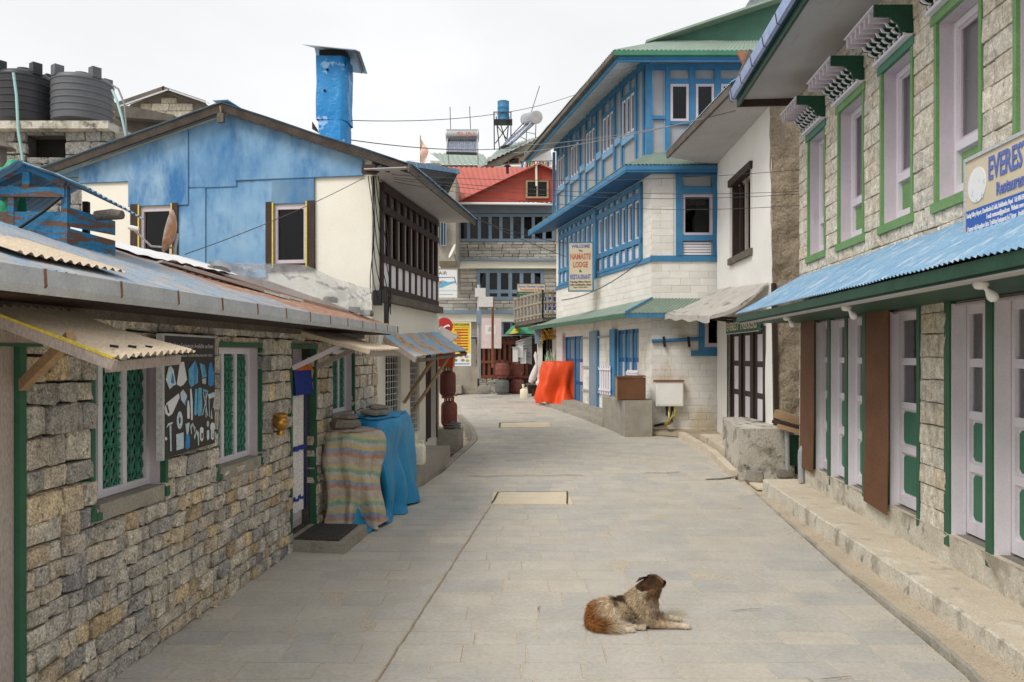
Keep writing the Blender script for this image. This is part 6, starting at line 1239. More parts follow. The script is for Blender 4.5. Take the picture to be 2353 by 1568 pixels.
# steps and block at the lodge corner
b0, b1 = gp(1402, 985), gp(1497, 992)
bl = MB(); zt2 = CAMZ + (HY - 920) / FPX * 16.9; bl.slab([(b0.x, 17.6, .1), (at(1436, 0, 16.7).x, 16.7, .1), (at(1499, 0, 16.75).x, 16.75, .1), (3.19, 17.28, .1), (2.9, 18.6, .1), (b0.x - .15, 18.3, .1)], (0, 0, zt2 - .1)); solo('corner_block', bl, 'concrete', 'rough grey concrete block at the lodge corner under the plywood crate', 'concrete block')
for i, (n1, h) in enumerate(((.42, .22), (.78, .1))):
    st = MB(); p = [NS.P(1.1, gz(18.4) - .1, -.02 if i == 0 else .42), NS.P(6.3, gz(23.5) - .1, -.02 if i == 0 else .42), NS.P(6.3, gz(23.5) - .1, n1), NS.P(1.1, gz(18.4) - .1, n1)]; st.add(p + [q + Vector((0, 0, h + .1)) for q in p], [(0, 1, 2, 3), (4, 5, 6, 7), (0, 1, 5, 4), (1, 2, 6, 5), (2, 3, 7, 6), (3, 0, 4, 7)])
    solo('lodge_step', st, 'concrete', ['upper concrete step along the lodge doors', 'lower concrete step along the lodge lane side'][i], 'step')
# ground-floor awning, green tin
zl, zw_ = 2.93, nz(686)
cL = at(1438, 716, 16.95); fL = NS.P(NS.u(1213, .62) , zl, .62); 
m = MB(); m.corr(NS.P(0, zw_, .02), NS.P(NS.u(1240), zw_ - .15, .02), Vector((cL.x, cL.y, zl)), fL, .08, .012, 3); part('awning', m, 'tin_green', NL, smooth=60)
m = MB(); m.corr(NF.P(0, zw_, .02), NF.P(3, zw_, .02), Vector((cL.x, cL.y, zl)), Vector((6.2, cL.y, zl)), .09, .013, 3); part('awning', m, 'tin_green', NL, smooth=60)
m = MB(); m.bar(NF.P(0, zw_ + .015, .02), Vector((cL.x, cL.y, zl + .02)), .07, .03); part('hip_cap', m, 'blue_trim', NL)
m = MB(); m.bar(Vector((cL.x, cL.y + .03, zl - .06)), fL + Vector((.03, 0, -.06)), .03, .09); part('awning_fascia', m, 'green', NL); m = MB(); m.bar(Vector((cL.x, cL.y + .03, zl - .06)), Vector((6.2, cL.y + .03, zl - .06)), .03, .09); part('awning_fascia', m, 'blue_trim', NL)
# middle eave
ec = at(1437, 378, 16.95); ef = NS.P(NS.u(1213, .62), ec.z, .62); wz = ec.z + .35
m = MB(); m.corr(NS.P(0, wz, .02), NS.P(ns_e + .3, wz, .02), ec, ef, .09, .012, 2); part('eave_roof', m, 'tin_green', NL, smooth=60)
m = MB(); m.corr(NF.P(0, wz, .02), NF.P(3.2, wz, .02), ec, Vector((6.4, ec.y, ec.z)), .09, .013, 2); part('eave_roof', m, 'tin_green', NL, smooth=60)
m = MB(); m.bar(ec + Vector((.02, .03, -.09)), ef + Vector((.02, 0, -.09)), .035, .15); part('eave_fascia', m, 'blue_trim', NL); m = MB(); m.bar(ec + Vector((0, .03, -.09)), Vector((6.4, ec.y + .03, ec.z - .09)), .035, .15); part('eave_fascia', m, 'blue_trim', NL)
m = MB(); m.slab([ec + Vector((0, 0, -.13)), ef + Vector((0, 0, -.13)), NS.P(ns_e + .3, ec.z - .13, 0), NS.P(0, ec.z - .13, 0)], (0, 0, .012)); part('eave_soffit', m, 'blue_dark', NL)
m = MB(); m.slab([ec + Vector((0, 0, -.132)), NF.P(0, ec.z - .132, 0), NF.P(3.2, ec.z - .132, 0), Vector((6.4, ec.y, ec.z - .132))], (0, 0, .012)); part('eave_soffit', m, 'blue_dark', NL)
# second floor: timber frame, grey panels, windows
z2b, z2r0, z2r1, z2w0, z2w1, z2t = nz(362), nz(313), nz(299), nz(299), nz(204), nz(152)
zq = lambda py: NS.z(1465, py)
zA0, zA1, zB0, zB1, zC = zq(362), zq(314), zq(298), zq(208), zq(172)
m = MB(); m.quad(NS.P(0, zf1, 0), NS.P(ns_e, zf1, 0), NS.P(ns_e, zC + .2, 0), NS.P(0, zC + .2, 0)); part('upper_side_wall', m, 'grey_panel', NL)
m = MB(); m.quad(NF.P(0, zf1, 0), NF.P(nf_e, zf1, 0), NF.P(nf_e, zC + .2, 0), NF.P(0, zC + .2, 0)); part('upper_front_wall', m, 'grey_panel', NL)
fr = MB(); ed = lambda cx: NS.u((1300 + cx / 3.267) * .919)
grp = [(965, 848), (788, 690), (636, 552), (502, 427), (386, 320)]; edges = sorted({ed(c) for g_ in grp for c in g_} | {ed(1026), ed(286)})
for u in edges: fr.wb(NS, u - .05, u + .05, z2b + .05, zC, 0, .07)
fr.wb(NS, -.02, ns_e, zC, zC + .16, 0, .085); fr.wb(NS, -.02, ns_e, zf1 + .05, zf1 + .2, 0, .06); part('timber_frame', fr, 'blue_trim', NL)
ln = MB()
for u in edges: ln.wb(NS, u + .05, u + .075, z2b + .05, zC, 0, .05); ln.wb(NS, u - .07, u - .05, z2b + .05, zC, 0, .03)
part('frame_lining', ln, 'blue_pale', NL)
for a, b in grp:
    u0, u1 = sorted((ed(a), ed(b))); m = MB(); m.wb(NS, u0 + .05, u1 - .05, zA1, zB0, 0, .08); part('rail', m, 'blue_pale', NL); m = MB(); m.wb(NS, u0 + .05, u1 - .05, zB1, zB1 + .1, 0, .065); part('rail', m, 'blue_trim', NL); m = MB(); m.wb(NS, (u0 + u1) / 2 - .03, (u0 + u1) / 2 + .03, zB1 + .1, zC, 0, .06); part('stud', m, 'blue_pale', NL)
    ww = (u1 - u0 - .1) / 3
    for k in range(3):
        p = u0 + .05 + k * ww; wd = glazed(NL, NS, p + .015, p + ww - .015, zB0 + .01, zB1 - .01, 'lavender_pale', .05, (), (), .012, .05); m = MB(); m.wb(NS, p - .012, p + .012, zB0, zB1, 0, .075); part('mullion', m, 'blue_trim', NL); m = MB(); m.wb(NS, p + .02, p + ww - .02, zB0 + .02, zB1 - .02, .002, .008); part('dark_room', m, 'interior', NL)
for i in range(len(grp) - 1):
    u0, u1 = sorted((ed(grp[i][1]), ed(grp[i + 1][0]))); m = MB(); m.wb(NS, u0 + .05, u1 - .05, zA1 + .12, zB0 + .14, 0, .075); part('rail', m, 'blue_pale', NL)
# second-floor front
zf = lambda py: nz(py); fr = MB()
for px0, px1 in ((1484, 1497), (1528, 1538), (1582, 1596), (1640, 1654)): fr.wb(NF, NF.u(px0), NF.u(px1), z2b, zf(150), 0, .08)
for py0, py1 in ((162, 150), (196, 184), (288, 281)): fr.wb(NF, NF.u(1530) if py0 > 170 else -.02, nf_e, zf(py0), zf(py1), 0, .07)
fr.wb(NF, NF.u(1497), NF.u(1530), zf(276), zf(268), 0, .07); part('timber_frame', fr, 'blue_trim', NL)
ln = MB()
for px in (1498.5, 1526.5): ln.wb(NF, NF.u(px) - .012, NF.u(px) + .012, z2b, zf(162), 0, .04)
part('frame_lining', ln, 'blue_pale', NL)
for a, b in ((1539, 1581), (1597, 1639), (1655, 1697)):
    glazed(NL, NF, NF.u(a), NF.u(b), zf(281), zf(196), 'lavender', .055, (), (), .02, .06); m = MB(); m.wb(NF, NF.u(a) + .03, NF.u(b) - .03, zf(279), zf(198), .003, .012); part('dark_room', m, 'interior', NL)
# main eave, gutter, hip roof, green gable
rc = at(1410, 117, 16.55); rfz = rc.z; rfe = NS.P(NS.u(1204, 1.0), rfz - .12, 1.0)
m = MB(); m.bar(rc + Vector((.03, .05, -.05)), rfe + Vector((.03, 0, -.05)), .10, .10); part('gutter', m, 'woodgrey', NL); m = MB(); m.bar(rc + Vector((0, .05, -.04)), Vector((7, rc.y + .05, rfz - .04)), .10, .10); part('gutter', m, 'green_panel', NL)
m = MB(); m.bar(rc + Vector((.1, .12, -.14)), rfe + Vector((.1, 0, -.14)), .04, .12); part('fascia', m, 'blue_trim', NL); m = MB(); m.bar(rc + Vector((.1, .12, -.14)), Vector((7, rc.y + .12, rfz - .14)), .04, .12); part('fascia', m, 'blue_trim', NL)
sofz = rfz - .15
m = MB(); m.corr(rc + Vector((.1, .1, -.15)), rfe + Vector((.1, 0, -.12)), NS.P(0, zC + .2, 0), NS.P(ns_e + .2, zC + .2, 0), .30, .035, 2, 0, .02); part('soffit', m, 'soffit_wavy', NL, smooth=60)
m = MB(); m.slab([rc + Vector((.1, .1, -.15)), NF.P(0, zC + .2, 0), NF.P(4, zC + .2, 0), Vector((7, rc.y + .1, sofz))], (0, 0, .01)); part('soffit', m, 'soffit', NL)
for px in (1560, 1610, 1655):
    m = MB(); m.bar(NF.P(NF.u(px), zC + .17, .02), NF.P(NF.u(px) - .1, sofz + .06, .5), .06, .06); part('rafter', m, 'soffit', NL)
rg_a = at(1500, 100, 18.4); rg_z = rc.z + .9
m = MB(); m.corr(Vector((3.6, 18.2, rg_z)), Vector((7, 18.2, rg_z)), rc + Vector((0, .02, .02)), Vector((7, rc.y + .02, rfz + .02)), .1, .014, 2); part('roof', m, 'tin_green', NL, smooth=60)
m = MB(); m.corr(Vector((3.6, 18.2, rg_z)), Vector((1.9, 25.5, rg_z)), rc + Vector((0, .02, .02)), rfe + Vector((0, 0, .14)), .1, .014, 2); part('roof', m, 'tin_green', NL, smooth=60)
m = MB(); gq2 = lambda px, py: at(px, py, 18.25); m.slab([gq2(1480, 112), gq2(1800, 112), gq2(1800, 4), gq2(1640, 58)], (0, .1, 0)); part('gable', m, 'green_gable', NL)
m = MB(); m.bar(gq2(1480, 108) + Vector((0, -.15, 0)), gq2(1800, 2) + Vector((0, -.15, 0)), .4, .05); part('gable_roof_edge', m, 'tin_green', NL)
# lodge sign
s0 = at(1307, 667, 20.6); nsn = thing('lodge_sign', 'tall tan lodge welcome sign with blue and red capitals on the blue window band', 'sign', s0)
SW = Wall((s0.x, s0.y), (1, -.12), (0, -1)); sw = SW.u(1361); sz0, sz1 = CAMZ + (HY - 668) / FPX * s0.y, CAMZ + (HY - 559) / FPX * s0.y
m = MB(); m.wb(SW, 0, sw, sz0, sz1, -.06, 0); part('board', m, 'sign_tan', nsn); m = MB(); m.wb(SW, sw, sw + .05, sz0 - .02, sz1 + .02, -.07, .01); m.wb(SW, -.02, sw, sz1, sz1 + .03, -.07, .01); m.wb(SW, -.02, sw, sz0 - .03, sz0, -.07, .01); m.wb(SW, -.02, 0, sz0, sz1, -.07, .01); part('rim', m, 'blue_trim', nsn)
NSIG = (nsn, SW, sw, sz0, sz1)
for tx, cy, h, wd, mt, bo_ in (('WELCOME', .90, .065, .78, 'letter_blue', .03), ('TO', .81, .045, .16, 'letter_black', .02), ('NAMASTE', .66, .115, .88, 'letter_red', .03), ('LODGE', .49, .115, .62, 'letter_red', .03), ('&', .385, .055, .12, 'sign_green', .02), ('RESTAURANT', .24, .095, .88, 'letter_blue', .03), ('Tenzing Hillary Airport', .165, .038, .9, 'letter_black', .02), ('Lukla, Solukhumbu, Nepal', .105, .038, .9, 'letter_black', .02), ('Regd: 22/82-98/04', .055, .026, .6, 'letter_black', 0)): stext(NSIG, tx, .5, cy, h, wd, mt, .004, bo_)
# stall at the far end of the lodge: doorway, bananas, sacks, bench, jerrycan
SL = thing('fruit_stall', 'dark stall doorway with pale posts at the end of the lodge', 'stall', gp(1255, 912)); sd = 25.6
m = MB(); q0, q1 = at(1236, 905, sd + .5), at(1280, 742, sd + .5); m.quad((q0.x, sd + .5, .4), (q1.x, sd + .5, .4), (q1.x, sd + .5, q1.z), (q0.x, sd + .5, q1.z)); part('dark_room', m, 'interior', SL)
for px, w in ((1241, .16), (1277, .22)):
    q = at(px, 905, sd); m = MB(); m.box(q.x - w / 2, q.x + w / 2, sd, sd + .5, .4, CAMZ + (HY - 745) / FPX * sd); part('post', m, 'blockwhite', SL)
m = MB(); q0 = at(1229, 790, sd - .1); q1 = at(1243, 750, sd - .1); m.box(q0.x, q1.x, sd - .12, sd - .02, q0.z, q1.z); part('shutter_box', m, 'greyblue', SL)
for k in range(4):
    q = at(1255 + 6 * k, 905, sd + .2); m = MB(); m.tube([(q.x, q.y, .5), (q.x + .03, q.y, 2.6)], .03, 6); part('stick', m, 'woodgrey', SL)
random.seed(6)
bn = thing('banana_bunch', 'hanging bunches of yellow bananas in the stall doorway', 'fruit', at(1256, 775, sd - .1))
for k in range(22):
    q = at(1243 + (k % 7) * 5.2 + random.uniform(-1, 1), 757 + (k // 7) * 8 + random.uniform(-2, 2), sd - .15); m = MB(); a_ = random.uniform(-.5, .5); m.tube([q, q + Vector((.03 * math.cos(a_), -.04, -.05)), q + Vector((.07 * math.cos(a_), -.02, -.10)), q + Vector((.1 * math.cos(a_), .0, -.12))], [.012, .03, .03, .01], 6); part('banana', m, 'banana' if k % 4 else 'letter_red', bn, smooth=50)
cx0 = at(1294, 0, 23.6).x
m = drape(cx0 + .0, 23.7, .60, .5, 0.12, [(1.78, 1.0), (1.74, 1.03), (1.65, 1.05)] + [(1.55 - .1 * i, 1.07 + .022 * i) for i in range(10)] + [(.54, 1.30)], 160, .18, 8, .09, 1.7, zb=lambda x, y: gz(y), hem=.06)
solo('orange_tarpaulin', m, 'orange_tarp', 'bright orange tarpaulin over a stack of goods by the lodge steps', 'tarpaulin', smooth=60)
m = MB(); m.box(cx0 - .5, cx0 + .55, 23.4, 24.2, .35, .55); solo('pallet', m, 'woodbrown', 'dark low pallet under the orange tarpaulin', 'pallet')
j2 = jerrycan(tuple(gp(1204, 916)), .27, .2, .40); j2['label'] = 'cream plastic jerrycan standing on the lane near the gas cylinders'
bnch = thing('bench', 'small dark wooden bench beside the stall doorway', 'bench', gp(1228, 912)); q = gp(1228, 912); m = MB(); m.box(q.x - .32, q.x + .3, q.y - .1, q.y + .25, q.z + .42, q.z + .47); part('seat', m, 'woodgrey', bnch)
for sx in (-.26, .24):
    for sy in (-.06, .2): m = MB(); m.box(q.x + sx - .03, q.x + sx + .03, q.y + sy - .03, q.y + sy + .03, q.z, q.z + .42); part('leg', m, 'woodgrey', bnch)
m = MB(); m.box(q.x - .1, q.x + .3, q.y + .02, q.y + .24, q.z, q.z + .40); part('drawer', m, 'woodbrown', bnch)
q = at(1227, 880, 25.0); m = MB(); m.tube([q + Vector((-.12, 0, .0)), q + Vector((-.05, 0, .14)), q + Vector((.03, 0, .36)), q + Vector((.07, 0, .55)), q + Vector((.08, 0, .62)), q + Vector((.06, 0, .9)), q + Vector((.05, 0, 1.02))], [.07, .12, .11, .06, .03, .07, .02], 14); solo('tied_sack', m, 'sack', 'tied white plastic sack slumped on the small bench', 'sack', smooth=60)
m = blob(at(1239, 880, 25), .13, 1, 1, .8, 4, 12, 8, .4); solo('plastic_bag', m, 'paper_white', 'small white plastic bag beside the tied sack', 'bag', smooth=60)
random.seed(14); vg = thing('vegetable_bundle', 'bundle of green leeks and white bags leaning in the stall doorway', 'vegetables', at(1262, 840, 24.9))
for k in range(16):
    q = at(1252 + k * 1.5, 850, 24.95); m = MB(); m.tube([q, q + Vector((.02, 0, .3)), q + Vector((.06 * math.sin(k), -.02, .5 + .06 * (k % 4)))], [.03, .025, .006], 5); part('stalk', m, ['prayer_green', 'sack', 'green_light', 'bamboo'][k % 4], vg, smooth=60)
# ================================================================ the whitewashed house with mud end wall
WH = thing('white_house', 'whitewashed mud house with dark brown barred window and tall brown doors', 'house', (4.9, 14.5, .3))
we = WF.u(1648); wzt = 6.3
ww = (WF.u(1728), WF.u(1680), WF.z(1700, 585), WF.z(1700, 412)); wd_ = (WF.u(1757), WF.u(1676), WF.z(1700, 972), WF.z(1700, 762))
def bumpy(F, u0, u1, z0, z1, holes, n, amp, sc, nu, nv, sd=0):
    """hand-plastered wall: a grid pushed in and out, holes left open"""
    m = MB(); vs = []
    for j in range(nv + 1):
        for i in range(nu + 1):
            u = u0 + (u1 - u0) * i / nu; z = z0 + (z1 - z0) * j / nv; vs.append(F.P(u, z, n + amp * (mnoise.noise(Vector((u * sc + sd, z * sc, 0))) + .5 * mnoise.noise(Vector((u * sc * 3 + sd, z * sc * 3, 5))))))
    fs = []
    for j in range(nv):
        for i in range(nu):
            u = u0 + (u1 - u0) * (i + .5) / nu; z = z0 + (z1 - z0) * (j + .5) / nv
            if not any(a < u < b and c_ < z < d for a, b, c_, d in holes): fs.append((j * (nu + 1) + i, j * (nu + 1) + i + 1, (j + 1) * (nu + 1) + i + 1, (j + 1) * (nu + 1) + i))
    m.add(vs, fs); return m
def batter(m):
    # the old wall leans: its near corner stands further out at the foot
    out = []
    for v in m.v:
        v = Vector(v); u = max(0, (v - WF.A).dot(WF.t)); out.append(tuple(v - WF.t * (.34 * max(0, 1 - v.z / 6.3) * max(0, 1 - u / .45))))
    m.v = out; return m
part('front_wall', batter(bumpy(WF, 0, we, 0, wzt, [ww, wd_], 0, .02, .9, 120, 120)), 'whitewash', WH, smooth=80)
for a, b, c_, d in (ww, wd_):
    m = MB()
    for (p, q), (r_, s_) in (((a, c_), (a, d)), ((b, c_), (b, d)), ((a, c_), (b, c_)), ((a, d), (b, d))): m.quad(WF.P(p, q, .03), WF.P(r_, s_, .03), WF.P(r_, s_, -.25), WF.P(p, q, -.25))
    part('reveal', m, 'whitewash', WH)
backing(WH, WF, 0, we, 0, wzt, -.35)
part('mud_end_wall', batter(bumpy(WE, -.02, 4, 0, wzt + .1, [], -.0, .05, 2.4, 70, 130, 3)), 'mud', WH, smooth=80)
m = MB(); m.wb(WE, -.03, .035, 0.1, 3.2, -.02, .05); part('corner_board', batter(m), 'woodbrown', WH)
# window with bars
m = MB(); f = .07
m.wb(WF, ww[0] - .05, ww[1] + .05, ww[3] - .01, ww[3] + .13, -.1, .06); m.wb(WF, ww[0], ww[0] + f, ww[2], ww[3], -.16, -.05); m.wb(WF, ww[1] - f, ww[1], ww[2], ww[3], -.16, -.02)
part('window_frame', m, 'woodbrown', WH)
m = MB(); m.wb(WF, ww[0] - .06, ww[1] + .08, ww[2] - .13, ww[2], -.15, .06); part('window_sill', m, 'woodgrey', WH)
for k in range(3):
    u = ww[0] + (ww[1] - ww[0]) * (k + 1) / 4; m = MB(); m.wb(WF, u - .02, u + .02, ww[2], ww[3], -.14, -.08); part('window_bar', m, 'woodpink' if k == 1 else 'woodbrown', WH)
for k in range(2):
    a = ww[0] + f + k * (ww[1] - ww[0] - 2 * f) / 2; m = MB(); m.wb(WF, a, a + (ww[1] - ww[0] - 2 * f) / 2, ww[2], ww[3], -.2, -.194); part('pane', m, 'glass', WH)
# doors: three brown leaves with white panels
dw = (wd_[1] - wd_[0]) / 3
for k in range(3):
    u = wd_[0] + k * dw; m = MB(); m.wb(WF, u + .006, u + dw - .006, wd_[2], wd_[3], -.10, -.05); d = part('door', m, 'woodbrown', WH)
    H = wd_[3] - wd_[2]
    for z0, z1 in ((.02, .30), (.36, .62), (.68, .95)):
        m = MB(); m.wb(WF, u + dw * .34, u + dw * .70, wd_[2] + H * z0, wd_[2] + H * z1, -.055, -.042); part('panel', m, 'lavender_pale', d)
    m = MB(); m.wb(WF, u + dw - .035, u + dw + .035, wd_[2], wd_[3], -.05, -.015); part('stile', m, 'woodbrown', d)
m = MB(); m.wb(WF, wd_[0] - .07, wd_[0], wd_[2], wd_[3] + .05, -.1, .035); m.wb(WF, wd_[1], wd_[1] + .07, wd_[2], wd_[3] + .05, -.1, .035); part('door_frame', m, 'woodbrown', WH)
# eave
e0 = at(1683, 212, 12.45); e1 = at(1535, 356, 16.6); ez = 6.33
e0.z = e1.z = ez
m = MB(); m.slab([e0, e1, WF.P(we + .1, ez - .06, 0), WF.P(-.6, ez - .06, 0)], (0, 0, -.02)); part('soffit', m, 'soffit', WH)
m = MB(); m.bar(e0 + Vector((-.01, 0, .03)), e1 + Vector((-.01, 0, .03)), .05, .16); part('fascia', m, 'woodgrey', WH)
m = MB(); m.corr(WF.P(-.6, ez + 1.2, -1.2), WF.P(we + .3, ez + 1.2, -1.2), e0 + Vector((-.05, -.1, .10)), e1 + Vector((-.05, .1, .10)), .08, .01, 3); part('roof', m, 'awning_mix', WH, smooth=60)
m = MB(); m.bar(e0 + Vector((0, -.02, -.03)), WF.P(-.6, ez - .05, .1), .05, .1); part('verge_board', m, 'woodbrown', WH)
m = MB(); m.slab([at(1683, 210, 12.4), at(1722, 112, 12.4), at(1740, 130, 12.4), at(1700, 215, 12.4)], (0, .1, 0)); part('verge_end', m, 'woodgrey', WH)
m = MB(); m.slab([at(1693, 118, 12.6), at(1740, 118, 12.6), at(1716, 165, 12.3)], (0, .04, 0)); part('roof_patch', m, 'rust', WH)
# canvas awning and its brackets
ca_ = thing('canvas_awning', 'sagging grey canvas awning over the brown doors of the white house', 'awning', WF.P(2, 2.8, .5))
TLn, TRn = WF.P(0.02, 3.23, .03), WF.P(we - .05, 3.45, .03); BLn, BRn = at(1631, 727, 13.05), at(1528, 722, 16.9)
m = MB(); m.grid(lambda i, j: TLn.lerp(TRn, i).lerp(BLn.lerp(BRn, i), j) + Vector((0, 0, -.10 * math.sin(j * 3.14) * (1 - .5 * i) + .03 * mnoise.noise(Vector((i * 5, j * 4, 2))))), 20, 12); part('cloth', m, 'canvas', ca_, smooth=80)
m = MB(); m.grid(lambda i, j: BLn.lerp(BRn, i) + Vector((-.01 * j, -.01, -(.11 + .02 * math.sin(i * 20)) * j)), 24, 3); part('valance', m, 'canvas', ca_, smooth=80)
m = MB(); m.grid(lambda i, j: TLn.lerp(BLn, i) + Vector((.0, -.012, -.10 * math.sin(i * 3.14) - (.02 + .05 * math.sin(i * 2.6)) * j)), 16, 3); part('side_flap', m, 'canvas', ca_, smooth=80)
for a, b in ((WF.P(.35, 2.62, .02), BLn + Vector((.1, .1, -.02))), (WF.P(we * .55, 2.65, .02), BLn.lerp(BRn, .55) + Vector((.1, 0, -.02)))):
    m = MB(); m.bar(a, b, .045); part('bracket', m, 'woodbrown', ca_)
# green shop sign over the doors
TS = Wall(tuple((WF.P(WF.u(1743, .1), 0, .1))[:2]), tuple(WF.t[:2]), (-1, 0)); tw = TS.u(1668); tz0, tz1 = TS.z(1700, 766), TS.z(1700, 730)
ts = thing('trekkers_sign', 'green shop sign with pale capitals above the brown doors', 'sign', TS.P(0, tz0, 0)); m = MB(); m.wb(TS, 0, tw, tz0, tz1, -.04, 0); part('board', m, 'sign_green', ts)
m = MB(); m.wb(TS, 0, tw, tz0, tz0 + .015, 0, .006); m.wb(TS, 0, tw, tz1 - .015, tz1, 0, .006); part('rim', m, 'cloth_white', ts)
text('lettering', 'EVEREST TREKKERS', TS.P(tw * .5, tz0 + .07, .006), -TS.t, (0, 0, 1), .155, 'jerry', ts, tw * .92, .002, .02)
# mouldy block, planks, pipes and bin between the houses
BK = MB(); bp4 = [Vector((3.61, 12.1)), Vector((4.5, 12.15)), Vector((4.42, 14.4)), Vector((3.98, 14.4))]; k = 9
def edge_pts(z, sh): 
    out = []
    for i in range(4):
        a, b = bp4[i], bp4[(i + 1) % 4]
        for q in range(k): p = a.lerp(b, q / k); out.append(Vector((p.x + .012 * mnoise.noise(Vector((p.x * 2, p.y * 2, z * 5))) + sh, p.y + .012 * mnoise.noise(Vector((p.x * 2, p.y * 2, z * 5 + 9))), z)))
    return out
rows = [edge_pts(z, 0) for z in (-.05, .15, .35, .55, .72, .82)] ; top = [p * 1 for p in rows[-1]]
n_ = 4 * k; BK.add([p for r_ in rows for p in r_], [(r_ * n_ + i, r_ * n_ + (i + 1) % n_, (r_ + 1) * n_ + (i + 1) % n_, (r_ + 1) * n_ + i) for r_ in range(5) for i in range(n_)] + [tuple(5 * n_ + i for i in range(n_))])
solo('concrete_block', BK, 'concrete_mould', 'pale concrete block stained with black mould below the brown doors', 'concrete block', smooth=20)
for i, (a, b, w, h, mt, lab) in enumerate((((1782, 950), (1850, 972), .14, .12, 'woodtan', 'thick tan timber beam on top of the plank pile by the mud wall'), ((1778, 968), (1850, 985), .16, .05, 'woodbrown', 'dark plank under the timber beam by the mud wall'), ((1790, 978), (1850, 996), .14, .06, 'woodtan', 'lowest plank of the pile by the mud wall'))):
    m = MB(); m.bar(at(a[0], a[1], 12.0 - .1 * i), at(b[0], b[1], 11.7 - .1 * i), w, h); solo('timber', m, mt, lab, 'timber', 'timbers piled between the houses')
m = MB(); m.tube([at(1808, 985, 11.8), at(1810, 1080, 11.8)], .035, 10); solo('grey_pipe', m, 'pipe_grey', 'straight grey drainpipe beside the mouldy concrete block', 'pipe', smooth=50)
m = MB(); m.tube([at(1841, 1108, 10.6), at(1840, 1050, 10.6), at(1841, 1036, 10.6), at(1846, 1027, 10.6), at(1860, 1024, 10.7)], .04, 10); solo('bent_pipe', m, 'pipe_grey', 'grey drainpipe with a bend at the corner of the right-hand stone house', 'pipe', smooth=50)
m = MB(); m.hexa([at(1815, 1070, 11.9), at(1862, 1070, 11.9), at(1862, 1070, 12.5), at(1815, 1070, 12.5), at(1808, 1000, 11.8), at(1868, 1000, 11.8), at(1868, 1000, 12.6), at(1808, 1000, 12.6)]); solo('green_bin', m, 'green_dark', 'dark green tapering bin in the gap behind the grey pipes', 'bin')
for i, (px, py, w) in enumerate(((1800, 1092, .4), (1826, 1080, .5), (1735, 1103, .3))): solo('rubble_stone', flatrock(gp(px, py + 6), w, .3, .16, .5 * i, 150 + i), 'slate', ['broken rock at the foot of the mouldy block', 'slanting rock between the two grey pipes', 'low rubble along the front of the mouldy block'][i], 'stone', 'rubble by the mouldy block', smooth=30)
# ================================================================ the stone house on the right
RH = thing('stone_lodge', 'tall cut-stone house with lavender windows, green frames and blue tin awning', 'house', (4.3, 6.5, 0))
ru = RW.u; r_end = ru(1840); r0 = -3.2; dz0, dz1 = .47, 2.43
doors = [(ru(1906), ru(1877)), (ru(1946), ru(1912)), (ru(1987), ru(1952)), (ru(2113), ru(2048)), (ru(2273), ru(2190)), (ru(2480), ru(2289))]
dh = [(a, b, dz0, dz1) for a, b in doors]
wins = [(ru(b), ru(a)) for a, b in ((1860, 1900), (1930, 1989), (2029, 2102), (2155, 2261), (2339, 2530))]
wz0, wz1 = 3.36, 4.93; wh = [(a + .03, b - .03, wz0, wz1) for a, b in wins]
m = MB(); holes_mesh(m, RW, r0, r_end, .1, 5.72, dh + wh, -.02, .3); part('wall', m, 'mortar_pale', RH)
m = MB(); e = RW.P(r_end, 0, -.02); m.quad(e, e - RW.n * 5, e - RW.n * 5 + Vector((0, 0, 5.7)), e + Vector((0, 0, 5.7))); part('end_wall', m, 'mortar_pale', RH)
backing(RH, RW, r0, r_end, .1, 5.7, -.55)
random.seed(17); bs_ = [unit_stone(200 + i, .10, .95, .05, .08) for i in range(8)]
its = courses(ru(2480), r_end, 2.75, 5.70, [(a - .02, b + .02, wz0 - .1, wz1 + .12) for a, b in wins], (.165, .21), (.2, .38), .007, .07, -.045, .006, proud=.012)
lowh = [(a - .06, b + .06, 0, dz1 + .2) for a, b in doors] + [(ru(2046), ru(1993), 0, 3), (ru(1990), ru(1875), 0, 3)]
its += courses(ru(2480), r_end, .42, 2.75, lowh, (.165, .21), (.14, .3), .007, .07, -.045, .006, proud=.012)
pieces(RH, RW, its, bs_, 'stone_pale', 'stone_block', 'stone_infill', 300)
# rough plinth under the doors
part('plinth', bumpy(RW, r0, r_end, .1, .47, [], .035, .022, 5, 220, 12), 'concrete_riser', RH, smooth=60)
m = MB(); m.quad(RW.P(r0, .468, .04), RW.P(r_end, .468, .04), RW.P(r_end, .468, -.3), RW.P(r0, .468, -.3)); part('threshold', m, 'concrete_step', RH)
